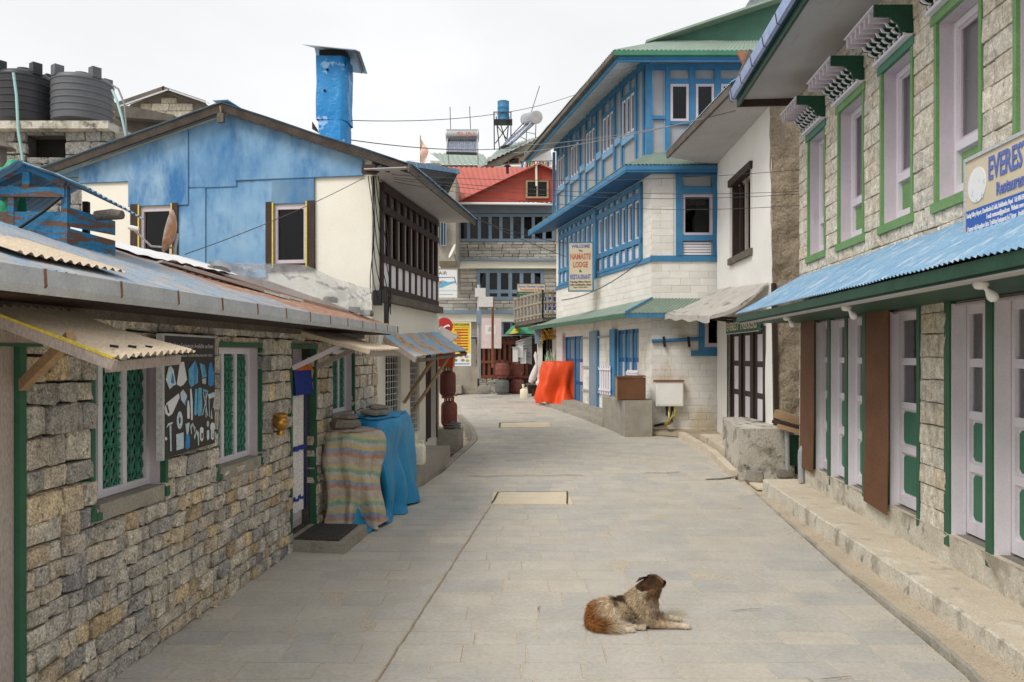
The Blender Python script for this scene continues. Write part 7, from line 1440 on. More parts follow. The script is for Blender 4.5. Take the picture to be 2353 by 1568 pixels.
# doors: recessed leaves, lavender reveals, green posts
def rdoor(a, b, ncol):
    n = -.115 if ncol == 1 else -.15; m = MB(); m.wb(RW, b - .004, b + .012, dz0, dz1, -.24, -.0); part('reveal_board', m, 'lavender', RH); m = MB(); m.wb(RW, a, b, dz1 - .02, dz1 + .0, -.24, -.01); part('head_board', m, 'lavender', RH)
    m = MB(); f = .055; zs = [dz0 + .12, dz0 + .58, dz0 + 1.02, dz0 + 1.46, dz1 - .09]; us = [a + f + .01 + i * (b - a - 2 * f - .02) / ncol for i in range(ncol + 1)]
    m.wb(RW, a + .005, a + f, dz0 + .02, dz1 - .02, n, n + .045); m.wb(RW, b - f, b - .005, dz0 + .02, dz1 - .02, n, n + .045)
    m.wb(RW, a + f, b - f, dz0 + .02, zs[0], n, n + .043); m.wb(RW, a + f, b - f, zs[4], dz1 - .02, n, n + .043)
    for z in zs[1:4]: m.wb(RW, a + f, b - f, z - .035, z + .035, n, n + .041)
    for u in us[1:-1]: m.wb(RW, u - .03, u + .03, zs[0], zs[4], n, n + .039)
    d = part('door', m, 'lavender_pale', RH)
    for c_ in range(ncol):
        p, q = us[c_] + (.03 if c_ else -.012), us[c_ + 1] - (.03 if c_ < ncol - 1 else -.012)
        for r_ in range(4):
            z0, z1 = zs[r_] + (.035 if r_ else 0), zs[r_ + 1] - (.035 if r_ < 3 else 0)
            if r_ < 2:
                k = MB(); k.wb(RW, p, q, z0, z1, n + .005, n + .015); part('panel', k, 'lavender_pale', d)
                k = MB(); e = .025; c2 = .03; P = lambda u, z: RW.P(u, z, n + .015); k.slab([P(p + e + c2, z0 + e), P(q - e - c2, z0 + e), P(q - e, z0 + e + c2), P(q - e, z1 - e - c2), P(q - e - c2, z1 - e), P(p + e + c2, z1 - e), P(p + e, z1 - e - c2), P(p + e, z0 + e + c2)], RW.n * .008); part('green_field', k, 'green_panel', d)
            else: k = MB(); k.wb(RW, p, q, z0, z1, n + .008, n + .014); part('pane', k, 'glass_clear', d)
    part('curtain', cloth(RW, a + .05, b - .05, dz0 + 1.0, dz1 - .1, -.2, .008, 3, 24, 3), 'curtain', RH, smooth=60)
    return d
ds = [rdoor(a, b, 1 if i < 4 else 2) for i, (a, b) in enumerate(doors)]
for a, b in ((ru(1877), ru(1873)), (ru(1912), ru(1906)), (ru(1952), ru(1946)), (ru(1994), ru(1987)), (ru(2048), ru(2040)), (ru(2120), ru(2113)), (ru(2190), ru(2177)), (ru(2289), ru(2273))):
    m = MB(); m.wb(RW, a, b, .36, dz1 + .02, -.03, .03); part('door_post', m, 'green', RH)
    m = MB(); m.wb(RW, a - .012, a, .44, dz1, -.1, .015); part('post_lining', m, 'lavender_pale', RH)
m = MB(); m.wb(RW, ru(2000), ru(1873), dz1 + .02, 2.74, -.03, .035); part('door_head', m, 'green', RH); m = MB(); m.wb(RW, ru(2125), ru(2038), dz1 + .02, 2.6, -.03, .035); part('door_head', m, 'green', RH); m = MB(); m.wb(RW, r0, ru(2172), dz1 + .02, 2.8, -.03, .04); part('door_head', m, 'green', RH)
for i in (1, 3, 5):
    a, b = doors[i]; m = MB(); q = RW.P(a + .06, 1.42, -.13); m.box(q.x - .03, q.x + .01, q.y - .03, q.y + .03, q.z - .03, q.z + .03); m.tube([q, q + Vector((-.03, 0, -.02)), q + Vector((-.035, 0, -.22))], .012, 6); part('padlock', m, 'brass' if i > 1 else 'steel', ds[i])
for i in (0, 1, 2):
    a, b = doors[i]; q = RW.P(a + .03, 1.83, -.12); m = MB(); m.tube([q, q + Vector((-.05, 0, .01))], .02, 6); part('door_catch', m, 'darkmetal', ds[i])
# rusty boards leaning between the doors
def board(px0, px1, ztop, zbot, zsplit, lab):
    t = thing('rusty_panel', lab, 'panel', RW.P(ru((px0 + px1) / 2), zbot, .06)); a, b = ru(px1, .05), ru(px0, .05)
    m = MB(); m.slab([RW.P(a, zsplit + .01, .06), RW.P(b, zsplit + .03, .06), RW.P(b, ztop, .05), RW.P(a, ztop, .05)], RW.n * .012); part('upper_sheet', m, 'plyrust', t)
    m = MB(); m.slab([RW.P(a, zbot, .075), RW.P(b, zbot + .03, .075), RW.P(b, zsplit + .03, .062), RW.P(a, zsplit + .01, .062)], RW.n * .012); part('lower_sheet', m, 'plyrust', t)
board(1842, 1873, 2.62, .42, .98, 'rusty brown sheet panel at the corner next to the three narrow doors'); board(1992, 2045, 2.72, .38, .92, 'wide rusty brown sheet panel between the narrow doors and the single door')
# upper windows
for i, (a, b) in enumerate(wins):
    a2, b2 = a + .03, b - .03
    for p, q in ((a - .015, a2), (b2, b + .015)):
        m = MB(); m.wb(RW, p, q, wz0 - .02, wz1, -.03, .03); part('frame_board', m, 'green_light', RH)
    m = MB(); m.wb(RW, a - .06, b + .06, wz1, wz1 + .085, -.03, .04); part('lintel', m, 'green_light' if i % 2 else 'green_panel', RH); m = MB(); m.wb(RW, a - .05, b + .05, wz0 - .105, wz0 - .018, -.03, .045); part('sill', m, 'green_light', RH)
    n = -.18; m = MB(); m.wb(RW, b2 - .006, b2 - .001, wz0, wz1, -.25, .0); m.wb(RW, a2 + .001, a2 + .006, wz0, wz1, -.25, .0); m.wb(RW, a2, b2, wz1 - .006, wz1 - .001, -.25, 0); m.wb(RW, a2, b2, wz0, wz0 + .005, -.25, .0); part('reveal_board', m, 'lavender', RH)
    m = MB(); f = .05; zt_ = wz0 + .42; um = a2 + (b2 - a2) * .36
    m.wb(RW, a2 + .006, a2 + f, wz0 + .006, wz1 - .01, n, n + .06); m.wb(RW, b2 - f, b2 - .006, wz0 + .006, wz1 - .01, n, n + .06)
    for z, h in ((wz0 + .006, .11), (zt_, .08), (wz1 - .07, .06)): m.wb(RW, a2 + f, b2 - f, z, z + h, n, n + .058)
    m.wb(RW, um - .03, um + .03, wz0 + .066, wz1 - .07, n, n + .056); o = part('window', m, 'lavender_pale', RH)
    for p, q in ((a2 + f, um - .03), (um + .03, b2 - f)):
        k = MB(); k.wb(RW, p + .02, q - .02, wz0 + .136, zt_ - .02, n + .012, n + .025); part('panel', k, 'green_light', o); k = MB(); k.wb(RW, p, q, wz0 + .11, zt_, n, n + .012); part('panel_frame', k, 'lavender_pale', o)
        k = MB(); k.wb(RW, p + .03, q - .03, zt_ + .11, wz1 - .1, n + .012, n + .018); part('pane', k, 'glass_clear', o)
        k = MB(); k.wb(RW, p, p + .03, zt_ + .08, wz1 - .07, n, n + .035); k.wb(RW, q - .03, q, zt_ + .08, wz1 - .07, n, n + .035); k.wb(RW, p + .03, q - .03, zt_ + .08, zt_ + .11, n, n + .034); k.wb(RW, p + .03, q - .03, wz1 - .1, wz1 - .07, n, n + .034); part('casement', k, 'lavender', o)
    part('curtain', cloth(RW, a2 + .05, b2 - .05, zt_ + .05, wz1 - .06, -.21, .008, 4, 30, 3), 'cloth_white', RH, smooth=60)
    # carved hood: scrolled brackets, white rail, row of joists, green end boards
    z1 = wz1 + .105; nb_ = 7; hd = MB(); hd.wb(RW, a - .01, b + .03, z1 - .018, z1 + .012, 0, .10); ho_ = part('hood', hd, 'lavender_pale', RH)
    for k in range(nb_):
        u = a + .03 + (b - a - .05) * k / (nb_ - 1); prof = [(0, 0), (.09, .0), (.10, .03), (.085, .05), (.13, .06), (.16, .085), (.15, .11), (.20, .12), (.22, .16), (0, .16)]
        m = MB(); m.slab([RW.P(u - .02, z1 + .014 + z, n2) for n2, z in prof], RW.t * .04); part('bracket', m, 'green_dark', ho_)
        m = MB(); m.slab([RW.P(u - .006, z1 + .014 + z, n2 + .004) for n2, z in prof[1:-1]] + [RW.P(u - .006, z1 + .014 + z, n2 - .018) for n2, z in reversed(prof[1:-1])], RW.t * .024); m.v = [tuple(Vector(v) - RW.t * .022) for v in m.v]; part('bracket_edge', m, 'lavender_pale', ho_)
    z2 = z1 + .178
    for k in range(7):
        u = a + .02 + (b - a - .03) * k / 6; m = MB(); m.wb(RW, u - .016, u + .016, z2, z2 + .095, 0, .37); part('joist', m, 'lavender', ho_)
    m = MB(); m.wb(RW, a - .01, b + .02, z2 + .097, z2 + .11, 0, .39); part('cover_board', m, 'lavender_pale', ho_)
    m = MB(); m.slab([RW.P(a - .02, z1 + .02, .02), RW.P(a - .02, z1 + .03, .14), RW.P(a - .02, z1 + .10, .16), RW.P(a - .02, z2 - .01, .24), RW.P(a - .02, z2 + .0, .38), RW.P(a - .02, z2 + .112, .38), RW.P(a - .02, z2 + .10, .02)], RW.t * .025); part('end_board', m, 'green_dark', ho_)
# awning: blue tin, green beam, soffit
a_n, a_zw, a_zo = .92, 3.08, 2.55
m = MB(); m.corr(RW.P(r0, a_zw, .02), RW.P(r_end + .02, a_zw + .03, .02), RW.P(r0, a_zo, a_n), RW.P(r_end - .02, a_zo + .03, a_n), .066, .009, 6, .0, .006); part('awning', m, 'rooftin_blue', RH, smooth=60)
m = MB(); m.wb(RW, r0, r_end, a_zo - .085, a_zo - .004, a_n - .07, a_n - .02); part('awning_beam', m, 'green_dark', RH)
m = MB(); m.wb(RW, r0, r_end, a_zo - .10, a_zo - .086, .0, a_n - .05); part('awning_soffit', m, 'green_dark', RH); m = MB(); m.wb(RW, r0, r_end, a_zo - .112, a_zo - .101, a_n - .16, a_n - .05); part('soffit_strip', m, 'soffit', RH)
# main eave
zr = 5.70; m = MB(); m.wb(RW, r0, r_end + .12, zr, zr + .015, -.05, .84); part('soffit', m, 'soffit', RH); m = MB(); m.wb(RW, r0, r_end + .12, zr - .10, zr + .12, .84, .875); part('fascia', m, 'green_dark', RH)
u = r0
while u < r_end + .1:
    v = min(u + .62, r_end + .14); m = MB(); m.slab([RW.P(u, zr + .02, .88), RW.P(u, zr - .02, .93), RW.P(u, zr + .0, .965), RW.P(u, zr + .12, .985), RW.P(u, zr + .125, .97), RW.P(u, zr + .05, .93)], RW.P(v, 0) - RW.P(u, 0)); gs = part('gutter_section', m, 'gutterblue', RH); m = MB(); m.slab([RW.P(v - .015, zr - .024, .925), RW.P(v - .015, zr - .002, .97), RW.P(v - .015, zr + .122, .99), RW.P(v - .015, zr + .04, .95)], RW.t * .014); part('seam', m, 'darkmetal', gs); u = v
m = MB(); m.corr(RW.P(r0, zr + 1.4, -2.5), RW.P(r_end + .15, zr + 1.4, -2.5), RW.P(r0, zr + .12, .95), RW.P(r_end + .15, zr + .12, .95), .08, .01, 3); part('roof', m, 'rooftin_blue', RH, smooth=60)
m = MB(); m.wb(RW, r_end + .08, r_end + .12, zr - .1, zr + .05, -.1, .84); part('verge_board', m, 'woodbrown', RH)
# bulbs under the awning
for i, (px, py, lab) in enumerate(((2250, 650, 'white bulb in a ceiling holder before the two-column doors'), (1942, 704, 'white bulb in a ceiling holder before the three narrow doors'), (1806, 724, 'white bulb in a ceiling holder at the far end of the blue awning'))):
    q = RW.P(ru(px, .75), a_zo - .112, .74); t = thing('light_bulb', lab, 'lamp', q, 'bulbs under the blue awning'); m = MB(); m.lathe(q, [(.042, 0), (.045, -.015), (.034, -.035), (.015, -.042)], 16); part('holder', m, 'bulb', t, smooth=40)
    q2 = q + Vector((.02, -.015, -.035)); m = MB(); m.lathe(q2, [(.013, 0), (.014, .015), (.028, .04), (.034, .06), (.028, .085), (.008, .098)], 16, (.55, -.3, -.9)); part('bulb', m, 'bulb', t, smooth=60)
# restaurant sign standing on the awning
sn = .36; SU0 = ru(2221, sn); z0s, z1s = 2.87, 3.40; sl_n = 1.9
rs_ = thing('restaurant_sign', 'tan and blue restaurant sign with white mountain picture on the blue awning', 'sign', RW.P(SU0 - sl_n / 2, z0s, sn))
m = MB(); m.wb(RW, SU0 - sl_n, SU0, z0s, z1s, sn - .03, sn); part('board', m, 'sign_tan', rs_); m = MB(); m.wb(RW, SU0 - sl_n, SU0, z0s, z0s + .17, sn, sn + .004); part('blue_field', m, 'sign_blue', rs_)
m = MB(); m.wb(RW, SU0 - sl_n - .02, SU0 + .02, z1s, z1s + .025, sn - .04, sn + .012); m.wb(RW, SU0 - sl_n - .02, SU0 + .02, z0s - .025, z0s, sn - .04, sn + .012); m.wb(RW, SU0, SU0 + .02, z0s, z1s, sn - .04, sn + .012); part('rim', m, 'ink_grey', rs_)
uq = lambda cx: ru((2380 + cx / 5.406) * .919, sn)
m = MB(); ce, ra = (uq(225) + uq(470)) / 2, (uq(225) - uq(470)) / 2; m.slab([RW.P(ce + ra * math.cos(k * .314), z0s + .335 + .125 * math.sin(k * .314), sn + .001) for k in range(20)], RW.n * .004); pm = part('mountain_picture', m, 'paper_white', rs_)
for x_, z_, s_ in ((.55, -.06, .03), (-.5, -.10, .028), (.1, -.11, .025), (-.75, .0, .02), (-.2, .02, .015)): m = MB(); m.slab([RW.P(ce + ra * x_, z0s + .335 + z_, sn + .006), RW.P(ce + ra * x_ - s_, z0s + .335 + z_ - s_ * .4, sn + .006), RW.P(ce + ra * x_ - s_ * .6, z0s + .335 + z_ + s_ * 1.4, sn + .006)], RW.n * .002); part('rock', m, 'ink_pale', pm)
LE = lambda s, cx0, cx1, z, h, mt, k: text('lettering', s, RW.P((uq(cx0) + (uq(cx1) - uq(cx0)) * k / 2), z, sn + .004), -RW.t, (0, 0, 1), h, mt, rs_, (uq(cx0) - uq(cx1)) * k, .002, .02)
LE('EVEREST', 505, 975, z0s + .335, .155, 'letter_blue', 7 / 6.0); LE('Restaurant & Bar', 612, 990, z0s + .21, .085, 'letter_blue', 15 / 8.6)
LE('Tenzing Hillary Airport, Chaurikharka-8, Lukla, Solukhumbu, Nepal   Tel: 038-550', 205, 975, z0s + .118, .033, 'paper_white', 1.02); LE('E-mail: restaurant@gmail.com   Website: www', 480, 975, z0s + .07, .033, 'paper_white', 1.02); LE('Oxygen with Regulator Sets, Trekking Equipment A-Z Items   Available', 220, 975, z0s + .02, .033, 'paper_white', 1.05)
# ================================================================ roofs, solar heaters and water drum behind
BR2 = thing('hill_house', 'weathered house with pale green tin roof behind the red roof', 'house', at(1180, 385, 40)); hd_ = 40
m = MB(); m.slab([at(1180, 345, hd_), at(1225, 318, hd_), at(1260, 318, hd_), at(1275, 400, hd_), at(1120, 400, hd_), at(1120, 362, hd_)], (0, 4, 0)); part('wall', m, 'soffit', BR2)
m = MB(); m.corr(at(1150, 338, hd_ + 5), at(1245, 312, hd_ + 5), at(1110, 378, hd_ - .6), at(1235, 318, hd_ - .6), .25, .03, 2); part('roof', m, 'tin_green', BR2, smooth=60)
m = MB(); m.slab([at(1105, 385, hd_ - .5), at(1185, 346, hd_ - .5), at(1205, 345, hd_ - .5), at(1205, 352, hd_ - .5), at(1180, 360, hd_ - .5), at(1150, 380, hd_ - .5)], (0, .5, 0)); part('sagging_eave', m, 'woodgrey', BR2)
HWl = Wall((at(1142, 0, hd_ - .1).x, hd_ - .1), (1, 0), (0, -1)); hz = lambda py: CAMZ + (HY - py) / FPX * (hd_ - .1)
glazed(BR2, HWl, 0, HWl.u(1196), hz(381), hz(361), 'woodtan', .09, (.5,), (), .02, .1); m = MB(); m.wb(HWl, 0, HWl.u(1196), hz(381), hz(361), .002, .01); part('dark_room', m, 'interior', BR2)
m = MB(); m.wb(HWl, -1, 3.4, hz(386), hz(382), 0, .3); part('ledge', m, 'paper_white', BR2)
GR = thing('green_roof_house', 'long house with pale green tin roof left of the solar heater', 'house', at(1040, 380, 44)); m = MB(); m.corr(at(985, 352, 48), at(1110, 354, 48), at(990, 378, 43), at(1130, 380, 43), .3, .04, 2); part('roof', m, 'tin_green', GR, smooth=60); m = MB(); m.slab([at(960, 378, 43.4), at(1120, 380, 43.4), at(1120, 420, 43.4), at(960, 420, 43.4)], (0, 3, 0)); part('wall', m, 'concrete', GR)
PV = thing('white_roof_house', 'house with bright white sloping roof sheets behind the blue house', 'house', at(930, 375, 36))
for k in range(4):
    m = MB(); m.slab([at(880 + 24 * k, 345, 38), at(902 + 24 * k, 345, 38), at(938 + 24 * k, 371, 35), at(916 + 24 * k, 370, 35)], (0, 0, .05)); part('roof_sheet', m, 'paper_white', PV)
m = MB(); m.slab([at(890, 372, 35.2), at(1012, 376, 35.2), at(1012, 400, 35.2), at(890, 400, 35.2)], (0, 2, 0)); part('wall', m, 'grey_panel', PV)
fl = thing('flag', 'ragged pale orange flag on a thin pole above the white roof sheets', 'flag', at(966, 378, 33)); m = MB(); m.tube([at(966, 380, 33), at(966, 312, 33)], .025, 6); part('pole', m, 'bamboo', fl); m = MB(); m.grid(lambda i, j: at(966, 318 + 52 * j, 33) + Vector((.35 * i * (1 - .5 * j) + .03 * math.sin(j * 9), .05 * math.sin(i * 5 + j * 6), -.5 * i * (1 - j * .4))), 6, 12); part('cloth', m, 'flagcloth', fl, smooth=60)
def heater(label, p0, p1, foot0, foot1, d0, d1, fd, text_=None):
    a, b = at(*p0, d0), at(*p1, d1); t = thing('solar_heater', label, 'solar heater', at(*foot0, fd)); ax_ = (b - a).normalized(); r_ = .33
    m = MB(); m.tube([a, b], r_, 18); part('cylinder', m, 'steel', t, smooth=40)
    for e, s_ in ((a, -1), (b, 1)): m = MB(); m.lathe(e, [(r_ * 1.03, 0), (r_ * 1.03, .06), (r_ * .6, .08), (r_ * .2, .06)], 18, ax_ * s_); part('end_cap', m, 'tin_grey', t, smooth=40)
    f0, f1 = at(*foot0, fd), at(*foot1, fd); n_ = 16
    for k in range(n_): m = MB(); m.tube([a.lerp(b, (k + .5) / n_) + Vector((0, 0, -.25)), f0.lerp(f1, (k + .5) / n_)], .045, 6); part('tube', m, 'tube_glass', t, smooth=50)
    m = MB(); m.bar(f0, f1, .12); part('foot_rail', m, 'darkmetal', t)
    for e, f_ in ((a, f0), (b, f1)):
        m = MB(); m.bar(e, f_, .05); part('frame', m, 'tin_grey', t); q = Vector((e.x, max(e.y, f_.y) + 1.0, f_.z)); m = MB(); m.bar(e, q, .05); part('frame', m, 'tin_grey', t); m = MB(); m.bar((e + f_) / 2, (e + q) / 2, .035); part('brace', m, 'tin_grey', t)
    if text_: text('lettering', text_, a.lerp(b, .62) + Vector((0, -r_ - .01, -.12)), (1, 0, 0), (0, 0, 1), .22, 'letter_red', t, .9)
heater('steel solar water heater facing the lane above the pale green roof', (1028, 312), (1097, 312), (1026, 352), (1096, 354), 40, 40, 38.5, 'SUN')
heater('steel solar water heater seen from its round end on the hill house', (1210, 275), (1232, 270), (1150, 340), (1172, 334), 42.5, 40, 41)
DT = thing('drum_tower', 'blue oil drum on a tall thin steel frame behind the red roof', 'water drum', at(1155, 340, 42)); q = at(1156.5, 279, 42); m = MB(); m.lathe(q, [(.32, 0), (.33, .03), (.32, .06), (.32, .34), (.335, .36), (.32, .38), (.32, .7), (.335, .72), (.32, .74), (.32, 1.04), (.33, 1.07), (.30, 1.08), (.28, 1.05)], 20); part('drum', m, 'blue_trim', DT, smooth=40)
lg = [at(1136, 345, 41.6), at(1174, 330, 41.6), at(1148, 345, 42.6), at(1164, 332, 42.6)]; tops = [at(1135, 257, 41.6), at(1174, 257, 41.6), at(1140, 268, 42.6), at(1170, 268, 42.6)]
for a, b in zip(lg, tops): m = MB(); m.bar(a, b, .06); part('leg', m, 'darkmetal', DT)
for a, b in (((1136, 280), (1174, 280)), ((1135, 258), (1174, 258)), ((1137, 282), (1172, 330)), ((1173, 282), (1138, 330)), ((1150, 285), (1164, 330))): m = MB(); m.bar(at(*a, 41.6), at(*b, 41.7), .045); part('brace', m, 'darkmetal', DT)
m = MB(); m.box(q.x - .5, q.x + .5, 41.6, 42.6, q.z - .06, q.z); part('platform', m, 'darkmetal', DT)
for i, (px, y0, y1, tx, lab) in enumerate(((1036, 312, 246, 1034, 'thin antenna rod above the steel heater, nearer the white roof'), (1082, 312, 245, 1079, 'thin antenna rod above the steel heater, nearer the blue drum'), (1217, 270, 198, 1240, 'slanting antenna rod rising from the end-on solar heater'))): m = MB(); m.tube([at(px, y0, 41), at(tx, y1, 41)], .025, 5); solo('antenna', m, 'cable_grey', lab, 'antenna')
pf = thing('prayer_flags', 'string of small coloured prayer flags under the lodge eave', 'prayer flags', at(1245, 380, 38)); m = MB(); m.tube([at(1195, 372, 38), at(1275, 370, 38)], .02, 5); part('string', m, 'cable', pf)
for k in range(13):
    x = 1197 + k * 6; m = MB(); m.grid(lambda i, j: at(x + 5 * i, 372 + 13 * j, 38 + .05 * math.sin(i * 4 + j * 3 + k)), 2, 2); part('flag', m, ['prayer_blue', 'prayer_white', 'prayer_red', 'prayer_green', 'prayer_yellow'][k % 5], pf)
# ================================================================ overhead wires
def wire(a, b, sag, label, r=.008, mt='cable_mid', n=16):
    a, b = Vector(a), Vector(b); m = MB(); m.tube([a.lerp(b, i / n) + Vector((0, 0, -sag * 4 * (i / n) * (1 - i / n))) for i in range(n + 1)], r, 5); return solo('overhead_wire', m, mt, label, 'wire', 'wires over the lane')
wire(at(800, 277, 12.6), at(1330, 215, 22), .25, 'overhead wire from the blue chimney up to the lodge eave', .007)
wire(at(805, 322, 14), at(1240, 330, 26), .2, 'overhead wire passing below the steel heater to the lodge', .010)
wire(at(1180, 352, 24), at(1690, 255, 13), .10, 'pale double wire rising from the lodge eave to the white house roof', .011, 'cable_grey'); wire(at(1170, 335, 26), at(1640, 270, 14), .12, 'pale wire crossing the lodge upper windows', .009, 'cable_grey')
wire(at(900, 402, 11.2), at(1840, 390, 11.5), .12, 'highest of the level wires across the lane to the right-hand stone house', .0042)
wire(at(905, 408, 11.2), at(1838, 440, 11.5), .12, 'sagging wire from the cream house corner across to the mud wall', .0042); wire(at(905, 412, 11.2), at(1838, 446, 11.5), .16, 'lower twin of the wire across to the mud wall', .0042); wire(at(905, 418, 11.2), at(1838, 472, 11.5), .2, 'lowest wire from the cream house corner to the mud wall', .0042)
wire(at(1050, 480, 15), at(1300, 590, 22), .05, 'wire from the blue house eave down to the lodge sign', .008); wire(at(1060, 490, 15), at(1310, 560, 22), .1, 'wire from the blue house eave to the lodge window band', .008)
wire(at(835, 410, 11.0), at(425, 585, 8.0), .05, 'thin wire running from the cream house corner to the satellite dish', .005)
wire(at(1475, 598, 17.1), at(1290, 690, 20.5), .18, 'slack cable along the white lodge wall below the sign', .012)
# ================================================================ mountain far behind
hl = MB(); prof = [(1600, 120), (1660, 62), (1690, 36), (1705, 22), (1716, 10), (1726, -5), (1760, -60), (1850, -150), (2000, -250), (2300, -380), (2700, -300)]
D_ = 900
for (a, ya), (b, yb) in zip(prof, prof[1:]):
    n_ = 8
    for i in range(n_):
        p, q = i / n_, (i + 1) / n_; f = lambda t: at(a + (b - a) * t, ya + (yb - ya) * t + 9 * mnoise.noise(Vector(((a + (b - a) * t) * .05, 1, 0))) + 4 * mnoise.noise(Vector(((a + (b - a) * t) * .2, 5, 0))), D_); P, Q = f(p), f(q); hl.quad(P, Q, (Q.x + 60, D_ - 250, 0), (P.x + 60, D_ - 250, 0)); hl.quad(P, Q, (Q.x, D_ + 300, 0), (P.x, D_ + 300, 0))
struct('hill', hl, 'hazy_rock')
# ================================================================ grit along the foot of the walls
rgp = random.Random(77); gm = MB(); gm.rnd = []
def pebble(x, y, z, r):
    vs = [(x + r * rgp.uniform(.6, 1.2) * a, y + r * rgp.uniform(.6, 1.2) * b, z + r * rgp.uniform(.4, .8) * c_) for a, b, c_ in ((1, 0, 0), (-.5, .87, 0), (-.5, -.87, 0), (0, 0, 1))]; gm.add(vs, [(0, 1, 2), (0, 1, 3), (1, 2, 3), (2, 0, 3)]); gm.rnd += [rgp.random()] * 4
for i in range(1500):
    y = rgp.uniform(3.2, 12); k = i % 4; t = abs(rgp.gauss(0, 1))
    if k < 2: pebble(lx(y) + .03 + t * .06, y, gz(y) + .001, rgp.uniform(.003, .011))
    elif k == 2: y = min(y, 10.8); pebble(stepx(y) - .02 - t * .05, y, interp([(3, .085), (6, .05), (9, .012), (11, .004)], y) + .002, rgp.uniform(.003, .011))
    else: y = min(y, 10.8); pebble(xr(y) - .02 - t * .08, y, gz(y) + .001, rgp.uniform(.003, .010))
for i in range(500): y = rgp.uniform(4, 20); pebble(rgp.uniform(xl(y) + .1, xr(y) - .1), y, gz(y) + .004, rgp.uniform(.002, .006))
part('grit', gm, 'stone_far', None, 'fine pale grit and pebbles along the foot of the walls', None, 'stuff', 'grit')
